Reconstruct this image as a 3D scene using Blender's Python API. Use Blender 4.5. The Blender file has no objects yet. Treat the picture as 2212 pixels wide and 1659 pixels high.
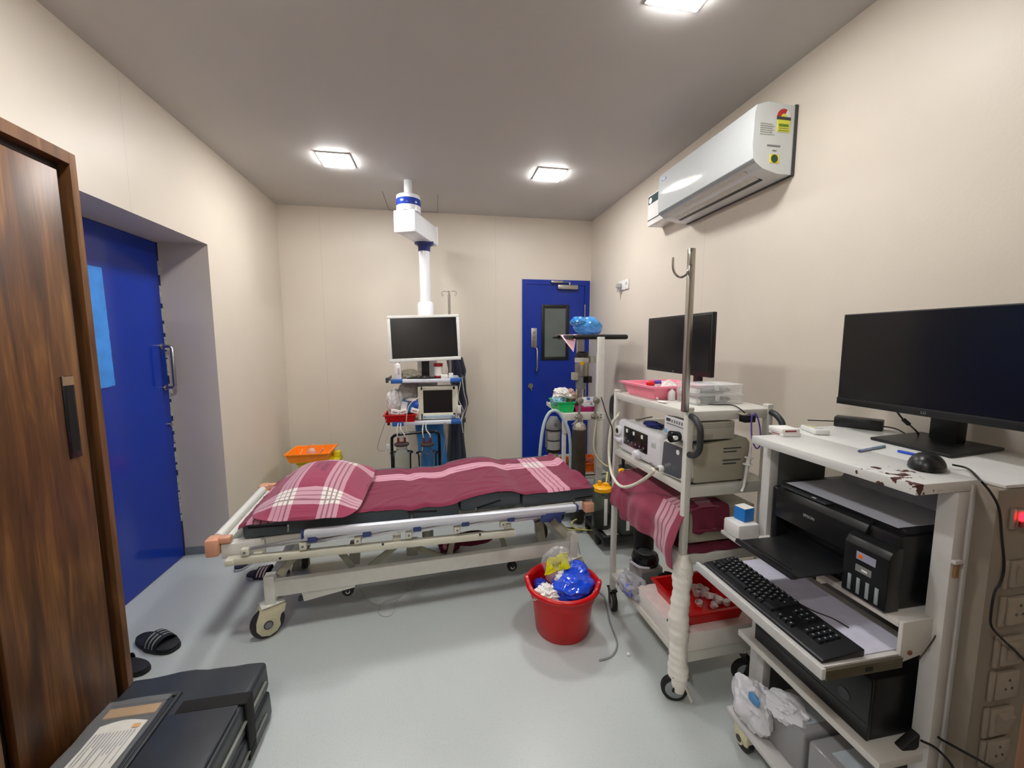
import bpy, bmesh, math, random
import numpy as np
from mathutils import Vector, Matrix, noise
random.seed(7)
SC = bpy.context.scene
COL = SC.collection
PI = math.pi
# ---------------------------------------------------------------- camera, world, exposure
FPX, YAW, PITCH, ROLL, CAMH = 872.6, .1828, .1059, -.0027, 1.4687
_cy, _sy, _cp, _sp = math.cos(YAW), math.sin(YAW), math.cos(PITCH), math.sin(PITCH)
_f = Vector((_sy*_cp, _cy*_cp, -_sp)); _r = Vector((_cy, -_sy, 0)); _u = _r.cross(_f)
_c, _s = math.cos(ROLL), math.sin(ROLL)
RIGHT, UP, FWD = _c*_r+_s*_u, -_s*_r+_c*_u, _f
cam_data = bpy.data.cameras.new('camera'); cam = bpy.data.objects.new('camera', cam_data); COL.objects.link(cam)
cam_data.sensor_width = 36; cam_data.lens = 36*FPX/2212; cam_data.clip_start = .02
m = Matrix.Identity(4)
for i in range(3):
    m[i][0], m[i][1], m[i][2] = RIGHT[i], UP[i], -FWD[i]
m[0][3], m[1][3], m[2][3] = 0, 0, CAMH
cam.matrix_world = m
SC.camera = cam
w = bpy.data.worlds.new('world'); SC.world = w; w.use_nodes = True
w.node_tree.nodes['Background'].inputs[0].default_value = (.9, .95, 1, 1)
w.node_tree.nodes['Background'].inputs[1].default_value = .05
SC.view_settings.view_transform = 'Standard'; SC.view_settings.look = 'None'
SC.view_settings.exposure = 1.18; SC.view_settings.gamma = 1; SC.view_settings.use_curve_mapping = False
SC.cycles.use_denoising = True
SC.cycles.max_bounces = 10; SC.cycles.diffuse_bounces = 6; SC.cycles.transparent_max_bounces = 12
SC.cycles.caustics_reflective = False; SC.cycles.caustics_refractive = False
SC.cycles.sample_clamp_indirect = 6
LAMP_STRENGTH = 60.0

def at(px, py, X=None, Y=None, Z=None):
    "world point where the sight line of pixel (px,py) meets the plane X=, Y= or Z="
    d = RIGHT*((px-1106)/FPX) - UP*((py-829.5)/FPX) + FWD
    o = Vector((0, 0, CAMH))
    if X is not None: t = X/d.x
    elif Y is not None: t = Y/d.y
    else: t = (Z-o.z)/d.z
    return o+d*t

# ---------------------------------------------------------------- mesh builder
def s2l(c):
    return tuple((x/12.92 if x <= .04045 else ((x+.055)/1.055)**2.4) for x in c)
def hexc(h):
    return s2l(tuple(int(h[i:i+2], 16)/255 for i in (0, 2, 4)))

class MB:
    def __init__(s, X=None):
        s.V = []; s.F = []; s.FM = []; s.mats = []; s.mi = 0; s.X = X
    def mat(s, m):
        if m not in s.mats: s.mats.append(m)
        s.mi = s.mats.index(m); return s
    def add(s, vs, fs, M=None):
        n = len(s.V)
        for v in vs:
            v = Vector(v)
            if M is not None: v = M @ v
            if s.X is not None: v = s.X @ v
            s.V.append(v)
        for f in fs:
            s.F.append(tuple(i+n for i in f)); s.FM.append(s.mi)
        return s
    def addbm(s, bm, M=None):
        bm.verts.index_update()
        s.add([v.co.copy() for v in bm.verts], [[v.index for v in f.verts] for f in bm.faces], M); bm.free(); return s
    def box(s, x0, x1, y0, y1, z0, z1, bev=0, seg=2, M=None):
        bm = bmesh.new(); bmesh.ops.create_cube(bm, size=1)
        for v in bm.verts:
            v.co = Vector((x0+(v.co.x+.5)*(x1-x0), y0+(v.co.y+.5)*(y1-y0), z0+(v.co.z+.5)*(z1-z0)))
        if bev:
            bev = min(bev, .49*min(abs(x1-x0), abs(y1-y0), abs(z1-z0)))
            bmesh.ops.bevel(bm, geom=bm.edges[:], offset=bev, segments=seg, profile=.5, affect='EDGES')
        return s.addbm(bm, M)
    def bar(s, p0, p1, w, h, up=(0, 0, 1), bev=0):
        "rectangular bar between two points"
        p0, p1 = Vector(p0), Vector(p1); d = p1-p0; L = d.length; d.normalize()
        u = Vector(up); sd = d.cross(u)
        if sd.length < 1e-4: sd = d.cross(Vector((1, 0, 0)))
        sd.normalize(); u = sd.cross(d)
        M = Matrix.Identity(4)
        for i in range(3): M[i][0], M[i][1], M[i][2], M[i][3] = d[i], sd[i], u[i], p0[i]
        return s.box(0, L, -w/2, w/2, -h/2, h/2, bev, 2, M)
    def cyl(s, p0, p1, r, r2=None, n=20, caps=True, bev=0):
        p0, p1 = Vector(p0), Vector(p1); r2 = r if r2 is None else r2
        q = (p1-p0).to_track_quat('Z', 'Y').to_matrix(); L = (p1-p0).length
        prof = [(r, 0), (r2, L)]
        if bev: prof = [(r-bev, 0), (r-.3*bev, .3*bev), (r, bev), (r2, L-bev), (r2-.3*bev, L-.3*bev), (r2-bev, L)]
        vs = []; fs = []
        for (rr, z) in prof:
            for k in range(n):
                a = 2*PI*k/n; vs.append(p0+q@Vector((rr*math.cos(a), rr*math.sin(a), z)))
        for j in range(len(prof)-1):
            for k in range(n):
                fs.append((j*n+k, j*n+(k+1) % n, (j+1)*n+(k+1) % n, (j+1)*n+k))
        if caps: fs.append(tuple(range(n))[::-1]); fs.append(tuple((len(prof)-1)*n+k for k in range(n)))
        return s.add(vs, fs)
    def tube(s, pts, r, n=8, smooth=0, cyc=False, flat=1.0):
        pts = [Vector(p) for p in pts]
        if smooth and len(pts) > 2:
            out = []; N = len(pts)
            for i in range(N if cyc else N-1):
                p0 = pts[(i-1) % N] if (cyc or i > 0) else pts[0]*2-pts[1]
                p1 = pts[i]; p2 = pts[(i+1) % N]
                p3 = pts[(i+2) % N] if (cyc or i+2 < N) else pts[-1]*2-pts[-2]
                for k in range(smooth):
                    t = k/smooth
                    out.append(.5*((2*p1)+(-p0+p2)*t+(2*p0-5*p1+4*p2-p3)*t*t+(-p0+3*p1-3*p2+p3)*t**3))
            if not cyc: out.append(pts[-1])
            pts = out
        N = len(pts); vs = []; fs = []; prev = None
        for i in range(N):
            a = pts[(i-1) % N] if (cyc or i > 0) else pts[i]; b = pts[(i+1) % N] if (cyc or i < N-1) else pts[i]
            t = (b-a)
            if t.length < 1e-9: t = Vector((0, 0, 1))
            t.normalize()
            if prev is None:
                ref = Vector((0, 0, 1)) if abs(t.z) < .9 else Vector((1, 0, 0)); nn = t.cross(ref).normalized()
            else:
                nn = prev-t*prev.dot(t)
                nn = nn.normalized() if nn.length > 1e-6 else t.orthogonal().normalized()
            prev = nn; bb = t.cross(nn)
            for k in range(n):
                ang = 2*PI*k/n; vs.append(pts[i]+r*(nn*math.cos(ang)+bb*math.sin(ang)*flat))
        for i in range(N if cyc else N-1):
            j = (i+1) % N
            for k in range(n): fs.append((i*n+k, i*n+(k+1) % n, j*n+(k+1) % n, j*n+k))
        if not cyc: fs.append(tuple(range(n))[::-1]); fs.append(tuple((N-1)*n+k for k in range(n)))
        return s.add(vs, fs)
    def lathe(s, prof, c=(0, 0, 0), n=32, fx=None, M=None):
        "prof = (radius, z) list; fx(angle)->radius factor"
        vs = []; fs = []
        for (r, z) in prof:
            for k in range(n):
                a = 2*PI*k/n; rr = r*(fx(a) if fx else 1); vs.append((c[0]+rr*math.cos(a), c[1]+rr*math.sin(a), c[2]+z))
        for j in range(len(prof)-1):
            for k in range(n): fs.append((j*n+k, j*n+(k+1) % n, (j+1)*n+(k+1) % n, (j+1)*n+k))
        if prof[0][0] > 1e-6: fs.append(tuple(range(n))[::-1])
        if prof[-1][0] > 1e-6: fs.append(tuple((len(prof)-1)*n+k for k in range(n)))
        return s.add(vs, fs, M)
    def prism(s, poly, a0, a1, axis='y', bev=0):
        "poly in the two other axes: axis y -> (x,z); axis x -> (y,z); axis z -> (x,y)"
        def P(p, a): return {'y': (p[0], a, p[1]), 'x': (a, p[0], p[1]), 'z': (p[0], p[1], a)}[axis]
        bm = bmesh.new()
        A = [bm.verts.new(P(p, a0)) for p in poly]; B = [bm.verts.new(P(p, a1)) for p in poly]
        n = len(poly); bm.faces.new(A[::-1]); bm.faces.new(B)
        for i in range(n): bm.faces.new((A[i], A[(i+1) % n], B[(i+1) % n], B[i]))
        bmesh.ops.recalc_face_normals(bm, faces=bm.faces[:])
        if bev: bmesh.ops.bevel(bm, geom=[e for e in bm.edges], offset=bev, segments=2, profile=.5, affect='EDGES')
        return s.addbm(bm)
    def sphere(s, c, r, n=16, M=None):
        bm = bmesh.new(); bmesh.ops.create_uvsphere(bm, u_segments=n, v_segments=max(6, n//2), radius=1)
        if not hasattr(r, '__len__'): r = (r, r, r)
        for v in bm.verts: v.co = Vector((c[0]+v.co.x*r[0], c[1]+v.co.y*r[1], c[2]+v.co.z*r[2]))
        return s.addbm(bm, M)
    def blob(s, c, size, amp=.2, freq=4., seed=0, zmin=None, sub=4, ridge=True, rz=0, top=None):
        "crumpled lump: icosphere pushed about by noise, cut flat where it lies on something"
        bm = bmesh.new(); bmesh.ops.create_icosphere(bm, subdivisions=sub, radius=1)
        off = Vector((seed*7.3, seed*3.1, seed*1.7)); R_ = Matrix.Rotation(rz, 3, 'Z')
        for v in bm.verts:
            d = v.co.normalized()
            k = noise.noise(d*freq*.5+off)*.8
            if ridge: k += (1-2*abs(noise.noise(d*freq+off*2)))*.45-.2+ (1-2*abs(noise.noise(d*freq*2.1+off)))*.18
            p = d*(1+amp*k)
            p = R_ @ Vector((p.x*size[0], p.y*size[1], p.z*size[2]))
            p += Vector(c)
            if zmin is not None and p.z < zmin: p.z = zmin+.002*abs(noise.noise(p*50))
            if top is not None and p.z > top: p.z = top
            v.co = p
        return s.addbm(bm)
    def grid(s, nx, ny, f, thick=0, flip=False):
        vs = [Vector(f(i/nx, j/ny)) for j in range(ny+1) for i in range(nx+1)]
        idx = lambda i, j: j*(nx+1)+i
        fs = [(idx(i, j), idx(i+1, j), idx(i+1, j+1), idx(i, j+1)) for j in range(ny) for i in range(nx)]
        if thick:
            nrm = [Vector((0, 0, 0)) for _ in vs]
            for fc in fs:
                nn = (vs[fc[2]]-vs[fc[0]]).cross(vs[fc[3]]-vs[fc[1]])
                for k in fc: nrm[k] += nn
            n = len(vs); low = [v-nr.normalized()*thick for v, nr in zip(vs, nrm)]
            vs = vs+low; top = fs; fs = list(top)+[tuple(k+n for k in fc)[::-1] for fc in top]
            rim = [idx(i, 0) for i in range(nx+1)]+[idx(nx, j) for j in range(1, ny+1)]+[idx(i, ny) for i in range(nx-1, -1, -1)]+[idx(0, j) for j in range(ny-1, 0, -1)]
            for a, b in zip(rim, rim[1:]+rim[:1]): fs.append((b, a, a+n, b+n))
        return s.add(vs, fs)
    def build(s, name, parent=None, m=None, smooth=True, world=False, label=None, sharp=40):
        me = bpy.data.meshes.new(name)
        V = s.V
        root = parent
        while root is not None and root.parent is not None: root = root.parent
        if world and root is not None:
            Mi = ROOTM.get(root.name, Matrix.Identity(4)).inverted(); V = [Mi @ v for v in V]
        me.from_pydata([tuple(v) for v in V], [], s.F)
        mats = s.mats if s.mats else [m]
        for mm in mats: me.materials.append(mm)
        if s.mats: me.polygons.foreach_set('material_index', s.FM)
        me.validate(); bm = bmesh.new(); bm.from_mesh(me)
        bmesh.ops.recalc_face_normals(bm, faces=bm.faces[:]); bm.to_mesh(me); bm.free()
        if smooth:
            me.polygons.foreach_set('use_smooth', [True]*len(me.polygons))
            me.set_sharp_from_angle(angle=math.radians(sharp))
        me.update()
        o = bpy.data.objects.new(name, me); COL.objects.link(o)
        if parent is not None: o.parent = parent
        if label: o['label'] = label
        return o

ROOTM = {}
def thing(name, label, cat, loc=(0, 0, 0), rz=0, group=None):
    o = bpy.data.objects.new(name, None); COL.objects.link(o); o.empty_display_size = .05
    o.location = loc; o.rotation_euler = (0, 0, rz); o['label'] = label; o['category'] = cat
    if group: o['group'] = group
    ROOTM[o.name] = Matrix.Translation(Vector(loc)) @ Matrix.Rotation(rz, 4, 'Z')
    return o
def tag(o, label, cat, group=None, kind=None):
    o['label'] = label; o['category'] = cat
    if group: o['group'] = group
    if kind: o['kind'] = kind
    return o
def struct(o, label=None):
    o['kind'] = 'structure'
    if label: o['label'] = label
    return o
def dup(root, loc, rz=0, label=None, group=None):
    r = root.copy(); COL.objects.link(r); r.location = loc; r.rotation_euler = (0, 0, rz)
    if label: r['label'] = label
    if group: r['group'] = group
    for ch in list(root.children):
        c = ch.copy(); COL.objects.link(c); c.parent = r
        for g in ch.children:
            d = g.copy(); COL.objects.link(d); d.parent = c
    ROOTM[r.name] = Matrix.Translation(Vector(loc)) @ Matrix.Rotation(rz, 4, 'Z')
    return r
def text(name, s, size, M, mat, parent=None, ext=.0004, align='CENTER', world=True):
    cu = bpy.data.curves.new(name, 'FONT'); cu.body = s; cu.size = size; cu.align_x = align; cu.align_y = 'CENTER'; cu.extrude = ext
    cu.materials.append(mat); tmp = bpy.data.objects.new(name+'_src', cu); COL.objects.link(tmp)
    dg = bpy.context.evaluated_depsgraph_get(); me = bpy.data.meshes.new_from_object(tmp.evaluated_get(dg))
    bpy.data.objects.remove(tmp)
    if world and parent is not None:
        root = parent
        while root.parent is not None: root = root.parent
        M = ROOTM.get(root.name, Matrix.Identity(4)).inverted() @ M
    me.transform(M); me.name = name
    o = bpy.data.objects.new(name, me); COL.objects.link(o)
    if parent is not None: o.parent = parent
    return o
def frame(origin, xd, yd):
    "matrix whose local x,y lie along the given directions"
    xd = Vector(xd).normalized(); zd = xd.cross(Vector(yd)).normalized(); yd = zd.cross(xd)
    M = Matrix.Identity(4)
    for i in range(3): M[i][0], M[i][1], M[i][2], M[i][3] = xd[i], yd[i], zd[i], origin[i]
    return M

# ---------------------------------------------------------------- materials
MATS = {}
def mk(name, col, rough=.5, metal=0, spec=.5, var=.06, vs=30, bump=0, bs=200, trans=0, alpha=1, coat=0, emit=0, ior=1.45, sss=0, sheen=0):
    if name in MATS: return MATS[name]
    m = bpy.data.materials.new(name); m.use_nodes = True; nt = m.node_tree; b = nt.nodes['Principled BSDF']
    c = hexc(col) if isinstance(col, str) else col
    b.inputs['Roughness'].default_value = rough; b.inputs['Metallic'].default_value = metal
    b.inputs['Specular IOR Level'].default_value = spec; b.inputs['IOR'].default_value = ior
    b.inputs['Coat Weight'].default_value = coat; b.inputs['Coat Roughness'].default_value = .08
    if sheen: b.inputs['Sheen Weight'].default_value = sheen
    if trans: b.inputs['Transmission Weight'].default_value = trans
    b.inputs['Alpha'].default_value = alpha
    tc = nt.nodes.new('ShaderNodeTexCoord'); nz = nt.nodes.new('ShaderNodeTexNoise')
    nz.inputs['Scale'].default_value = vs; nz.inputs['Detail'].default_value = 3
    nt.links.new(tc.outputs['Object'], nz.inputs['Vector'])
    rp = nt.nodes.new('ShaderNodeValToRGB')
    rp.color_ramp.elements[0].position = .3; rp.color_ramp.elements[1].position = .7
    rp.color_ramp.elements[0].color = (*[x*(1-var) for x in c], 1); rp.color_ramp.elements[1].color = (*[min(1, x*(1+var)) for x in c], 1)
    nt.links.new(nz.outputs['Fac'], rp.inputs['Fac']); nt.links.new(rp.outputs['Color'], b.inputs['Base Color'])
    if emit:
        b.inputs['Emission Color'].default_value = (*c, 1); b.inputs['Emission Strength'].default_value = emit
    if bump:
        n2 = nt.nodes.new('ShaderNodeTexNoise'); n2.inputs['Scale'].default_value = bs; n2.inputs['Detail'].default_value = 4
        bp = nt.nodes.new('ShaderNodeBump'); bp.inputs['Strength'].default_value = bump; bp.inputs['Distance'].default_value = .002
        nt.links.new(tc.outputs['Object'], n2.inputs['Vector']); nt.links.new(n2.outputs['Fac'], bp.inputs['Height'])
        nt.links.new(bp.outputs['Normal'], b.inputs['Normal'])
    MATS[name] = m
    return m
def nodes(m): return m.node_tree, m.node_tree.nodes['Principled BSDF']
def bandmask(nt, sock, bands, soft=0):
    "constant ramp: 1 inside the (lo,hi) bands of a 0..1 value"
    r = nt.nodes.new('ShaderNodeValToRGB'); cr = r.color_ramp; cr.interpolation = 'CONSTANT'
    cr.elements[0].position = 0; cr.elements[0].color = (0, 0, 0, 1)
    cr.elements.remove(cr.elements[1])
    for lo, hi in bands:
        e = cr.elements.new(lo); e.color = (1, 1, 1, 1); e = cr.elements.new(hi); e.color = (0, 0, 0, 1)
    nt.links.new(sock, r.inputs['Fac']); return r.outputs['Color']
def mix(nt, fac, a, b):
    n = nt.nodes.new('ShaderNodeMix'); n.data_type = 'RGBA'
    if isinstance(fac, (int, float)): n.inputs[0].default_value = fac
    else: nt.links.new(fac, n.inputs[0])
    for s_, v in ((n.inputs[6], a), (n.inputs[7], b)):
        if isinstance(v, tuple): s_.default_value = (*v[:3], 1)
        else: nt.links.new(v, s_)
    return n.outputs[2]
def mathn(nt, op, a, b=0., c=None):
    n = nt.nodes.new('ShaderNodeMath'); n.operation = op
    for i, v in enumerate((a, b, c)):
        if v is None: continue
        if isinstance(v, (int, float)): n.inputs[i].default_value = v
        else: nt.links.new(v, n.inputs[i])
    return n.outputs[0]
def objxyz(nt):
    tc = nt.nodes.new('ShaderNodeTexCoord'); sp = nt.nodes.new('ShaderNodeSeparateXYZ'); nt.links.new(tc.outputs['Object'], sp.inputs[0])
    return tc.outputs['Object'], sp.outputs[0], sp.outputs[1], sp.outputs[2]

def wall_mat(name, col, seams=(), axis=0):
    m = mk(name, col, rough=.42, spec=.35, var=.02, vs=2.5, bump=.22, bs=70)
    nt, b = nodes(m); o, x, y, z = objxyz(nt); s_ = (x, y, z)[axis]
    base = b.inputs['Base Color'].links[0].from_socket
    for p in seams:
        d = mathn(nt, 'ABSOLUTE', mathn(nt, 'SUBTRACT', s_, p)); k = mathn(nt, 'LESS_THAN', d, .0018)
        base = mix(nt, mathn(nt, 'MULTIPLY', k, .22), base, (.25, .22, .18))
    nt.links.new(base, b.inputs['Base Color'])
    return m
BEIGE = 'D4CBBE'
M_WALL_B = wall_mat('painted_wall_back', BEIGE, seams=(-1.08, .62), axis=0)
M_WALL_S = wall_mat('painted_wall_side', BEIGE, seams=(2.36, .3), axis=1)
M_CEIL = mk('ceiling_paint', 'C0BDBA', rough=.6, spec=.2, var=.015, vs=2, bump=.08, bs=60)
def floor_mat():
    m = mk('grey_vinyl', 'BDC4C4', rough=.32, spec=.45, var=.03, vs=1.6, bump=.12, bs=120)
    nt, b = nodes(m); o, x, y, z = objxyz(nt)
    base = b.inputs['Base Color'].links[0].from_socket
    v = nt.nodes.new('ShaderNodeTexNoise'); v.inputs['Scale'].default_value = 190; v.inputs['Detail'].default_value = 1
    nt.links.new(o, v.inputs['Vector'])
    base = mix(nt, mathn(nt, 'MULTIPLY', mathn(nt, 'GREATER_THAN', v.outputs['Fac'], .66), .22), base, (.12, .13, .14))
    v3 = nt.nodes.new('ShaderNodeTexNoise'); v3.inputs['Scale'].default_value = 14; v3.inputs['Detail'].default_value = 6
    nt.links.new(o, v3.inputs['Vector'])
    base = mix(nt, mathn(nt, 'MULTIPLY', mathn(nt, 'GREATER_THAN', v3.outputs['Fac'], .74), .35), base, (.2, .2, .2))
    nt.links.new(base, b.inputs['Base Color'])
    mp = nt.nodes.new('ShaderNodeMapRange'); mp.inputs[3].default_value = .24; mp.inputs[4].default_value = .42
    v2 = nt.nodes.new('ShaderNodeTexNoise'); v2.inputs['Scale'].default_value = 3; nt.links.new(o, v2.inputs['Vector'])
    nt.links.new(v2.outputs['Fac'], mp.inputs[0]); nt.links.new(mp.outputs[0], b.inputs['Roughness'])
    return m
M_FLOOR = floor_mat()
def wood_mat(name, c1, c2, c3, seed=0., rough=.28):
    m = bpy.data.materials.new(name); m.use_nodes = True; nt, b = nodes(m)
    tc = nt.nodes.new('ShaderNodeTexCoord'); mp = nt.nodes.new('ShaderNodeMapping'); nt.links.new(tc.outputs['Object'], mp.inputs[0])
    mp.inputs['Scale'].default_value = (9, 9, .9); mp.inputs['Location'].default_value = (seed, seed, seed)
    n1 = nt.nodes.new('ShaderNodeTexNoise'); n1.inputs['Scale'].default_value = 2.2; n1.inputs['Detail'].default_value = 7; n1.inputs['Distortion'].default_value = 1.2
    nt.links.new(mp.outputs[0], n1.inputs['Vector'])
    rp = nt.nodes.new('ShaderNodeValToRGB'); cr = rp.color_ramp
    cr.elements[0].position = .32; cr.elements[0].color = (*hexc(c1), 1); cr.elements[1].position = .72; cr.elements[1].color = (*hexc(c3), 1)
    e = cr.elements.new(.52); e.color = (*hexc(c2), 1)
    nt.links.new(n1.outputs['Fac'], rp.inputs['Fac'])
    mp2 = nt.nodes.new('ShaderNodeMapping'); nt.links.new(tc.outputs['Object'], mp2.inputs[0]); mp2.inputs['Scale'].default_value = (60, 60, 1.6)
    n2 = nt.nodes.new('ShaderNodeTexNoise'); n2.inputs['Scale'].default_value = 3; n2.inputs['Detail'].default_value = 3; nt.links.new(mp2.outputs[0], n2.inputs['Vector'])
    r2 = nt.nodes.new('ShaderNodeValToRGB'); r2.color_ramp.elements[0].position = .42; r2.color_ramp.elements[1].position = .6
    nt.links.new(n2.outputs['Fac'], r2.inputs['Fac'])
    c = mix(nt, mathn(nt, 'MULTIPLY', mathn(nt, 'SUBTRACT', 1, r2.outputs['Color']), .28), rp.outputs['Color'], hexc(c1))
    nt.links.new(c, b.inputs['Base Color']); b.inputs['Roughness'].default_value = rough; b.inputs['Specular IOR Level'].default_value = .5
    MATS[name] = m; return m
M_WOOD = wood_mat('walnut_laminate', '3E2412', '66401F', '8A5E30', rough=.40)
M_WOOD2 = wood_mat('walnut_laminate_edge', '553822', '714C2E', '85603C', 3.3)
def flaky(name, base, chip, thr, sc):
    m = mk(name, base, rough=.35, spec=.45, var=.03, vs=8)
    nt, b = nodes(m); o, x, y, z = objxyz(nt); bs_ = b.inputs['Base Color'].links[0].from_socket
    n = nt.nodes.new('ShaderNodeTexNoise'); n.inputs['Scale'].default_value = sc; n.inputs['Detail'].default_value = 5
    nt.links.new(o, n.inputs['Vector'])
    k = mathn(nt, 'GREATER_THAN', n.outputs['Fac'], thr); nt.links.new(mix(nt, k, bs_, hexc(chip)), b.inputs['Base Color']); return m
M_WHITEM = flaky('white_enamel_steel', 'D0CFC8', '8A7B68', .80, 30)
M_CREAM = mk('cream_enamel', 'D2D0C0', rough=.35, var=.04)
M_GREYP = mk('grey_plastic_light', 'B9B9B0', rough=.45, var=.03)
M_WHITEP = mk('white_plastic', 'DEDEDC', rough=.35, var=.02)
M_BLUED = mk('blue_door_paint', '06309C', rough=.16, spec=.4, var=.04, vs=4, coat=.15)
M_BLUED2 = mk('blue_door_back', '082C92', rough=.3, spec=.5, var=.05, vs=6, bump=.05, bs=20)
M_CHROME = mk('steel', 'B9B6B0', rough=.25, metal=1, var=.03)
M_BRUSHED = mk('brushed_steel', 'A8A59E', rough=.38, metal=1, var=.05)
M_BLACK = mk('black_plastic', '121315', rough=.4, var=.1)
M_BLACKG = mk('black_gloss', '0C0D10', rough=.18, spec=.5, var=.1)
M_BLACKR = mk('black_rubber', '161616', rough=.6, var=.15)
M_SCREEN = mk('dark_screen', '0A0B10', rough=.22, spec=.5, var=.05)
M_DARKG = mk('dark_grey_plastic', '3A3D40', rough=.4, var=.06)
M_GREYM = mk('mid_grey', '7A7D7E', rough=.4, var=.05)
M_RED = mk('red_plastic', 'C0080E', rough=.28, var=.06, vs=9, spec=.5)
M_REDBR = mk('dark_red_rubber', '6A1C1A', rough=.5)
M_PINK = mk('pink_plastic', 'F58CA4', rough=.35, var=.04)
M_ORANGE = mk('orange_plastic', 'F2701A', rough=.35, var=.04)
M_YELLOW = mk('yellow_plastic', 'DCCB20', rough=.35, var=.04)
M_YCAP = mk('amber_yellow', 'F0AE14', rough=.35)
M_GREEN = mk('green_plastic', '16B860', rough=.35, var=.04)
M_BLUEC = mk('blue_corner', '2C5FA8', rough=.4)
M_NAVYC = mk('navy_clip', '39457F', rough=.45)
M_WHITE = mk('white_paper', 'E8E6E2', rough=.7, var=.02)
M_CLEAR = mk('clear_plastic', 'E6EEF2', rough=.08, trans=1, ior=1.25, var=.01)
M_GLASS = mk('glass', 'EDF2F2', rough=.02, trans=1, ior=1.3, var=.01)
M_FROST = mk('translucent_white', 'EEECEB', rough=.3, alpha=.75, var=.02)
# ================================================================ ROOM SHELL
XL, XR, YB, YF, ZC = -1.456, 1.671, 4.279, -.75, 2.75
RY0, RY1, RZ, RX = 1.95, 3.029, 2.10, -1.745
b = MB().mat(M_FLOOR).box(RX-.05, XR+.1, YF-.1, YB+.1, -.1, 0)
o = struct(b.build('floor', smooth=False))
b = MB().mat(M_WALL_S)
b.box(RX-.1, XL, YF-.1, RY0, 0, ZC); b.box(RX-.1, XL, RY0, RY1, RZ, ZC); b.box(RX-.1, XL, RY1, YB+.1, 0, ZC)
b.box(RX-.1, RX-.04, RY0, RY1, 0, RZ)
struct(b.build('wall_left', smooth=False))
struct(MB().mat(M_WALL_B).box(RX-.1, XR+.1, YB, YB+.1, 0, ZC).build('wall_back', smooth=False))
struct(MB().mat(M_WALL_S).box(XR, XR+.1, YF-.1, YB, 0, ZC).build('wall_right', smooth=False))
struct(MB().mat(M_WALL_B).box(XL, XR, YF-.1, YF, 0, ZC).build('wall_front', smooth=False))
struct(MB().mat(M_CEIL).box(RX-.1, XR+.1, YF-.1, YB+.1, ZC, ZC+.1).build('ceiling', smooth=False))
M_COVE = mk('grey_coving', '7E868A', rough=.4)
M_LINE = mk('hatch_joint', '6A6258', rough=.7)
b = MB().mat(M_COVE)
b.box(XL, XL+.006, RY1, YB, 0, .055); b.box(RX, XL+.006, RY1-.006, RY1, 0, .055)
struct(b.build('baseboard_left', smooth=False))
b = MB().mat(M_COVE); b.box(XL+.006, .895, YB-.006, YB, 0, .055); struct(b.build('baseboard_back', smooth=False))
b = MB().mat(M_COVE); b.box(XR-.006, XR, 0.9, YB, 0, .055); struct(b.build('baseboard_right', smooth=False))
b = MB().mat(M_LINE)
hx0, hx1, hy0, hy1 = -.432, .036, 3.76, 4.262
b.box(hx0-.002, hx0+.002, hy0, hy1, ZC-.0015, ZC+.001); b.box(hx1-.002, hx1+.002, hy0, hy1, ZC-.0015, ZC+.001)
b.box(hx0-.002, hx1+.002, hy1-.003, hy1+.003, ZC-.0015, ZC+.001)
struct(b.build('trim_1', smooth=False), 'thin joint lines of the ceiling hatch')

# left door in its recess
b = MB().mat(M_BLUED).box(RX-.04, RX, RY0+.002, RY1-.012, .004, RZ-.002, .002)
d1 = struct(b.build('door_1', smooth=False), 'glossy blue double door in the left recess')
b = MB().mat(mk('worn_white_edge', 'B9C0C4', rough=.6, var=.3, vs=40))
random.seed(3)
z = .25
while z < 1.95:
    h = random.uniform(.02, .12); wv = random.uniform(.002, .007)
    b.box(RX-.01, RX+.0015, RY1-.012-wv, RY1-.001, z, z+h); z += h*random.uniform(1.0, 1.6)
b.build('worn_edge', d1, smooth=False, label='chipped white edge strip')
b = MB().mat(mk('door_frame_navy', '0A1E50', rough=.4)).box(RX-.03, RX+.0008, RY1-.012, RY1, .0, RZ)
b.build('door_stile', d1, smooth=False)
# D handle
hy = RY1-.055
zt, zb = at(350, 748, X=RX).z, at(364, 836, X=RX).z
b = MB().mat(M_CHROME).tube([(RX, hy, zt), (RX+.05, hy, zt), (RX+.062, hy, zt-.012), (RX+.062, hy, zb+.012), (RX+.05, hy, zb), (RX, hy, zb)], .0095, n=12)
b.cyl((RX, hy, zt), (RX+.006, hy, zt), .018); b.cyl((RX, hy, zb), (RX+.006, hy, zb), .018)
b.build('handle', d1, label='steel D handle')
zl = at(366, 917, X=RX).z
MB().mat(M_CHROME).cyl((RX, RY1-.045, zl), (RX+.015, RY1-.045, zl), .013).build('lock', d1)
# light blue film on the door
p = [at(*q, X=RX+.002) for q in ((186, 572), (218, 578), (248, 832), (214, 842))]
M_FILM = mk('light_blue_film', '3E8FE6', rough=.35, var=.12, vs=12, bump=.3, bs=14)
def filmf(u, v):
    a = p[0].lerp(p[1], u); c = p[3].lerp(p[2], u); q = a.lerp(c, v)
    return (RX+.0035+.0018*noise.noise(Vector((u*4, v*18, 1))), q.y if u > .5 else q.y-(.5-u)*.6, q.z)
b = MB().mat(M_FILM).grid(8, 30, filmf, thick=.001)
tag(b.build('plastic_film'), 'light blue plastic film taped to the blue door behind the wooden wardrobe', 'film')

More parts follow.
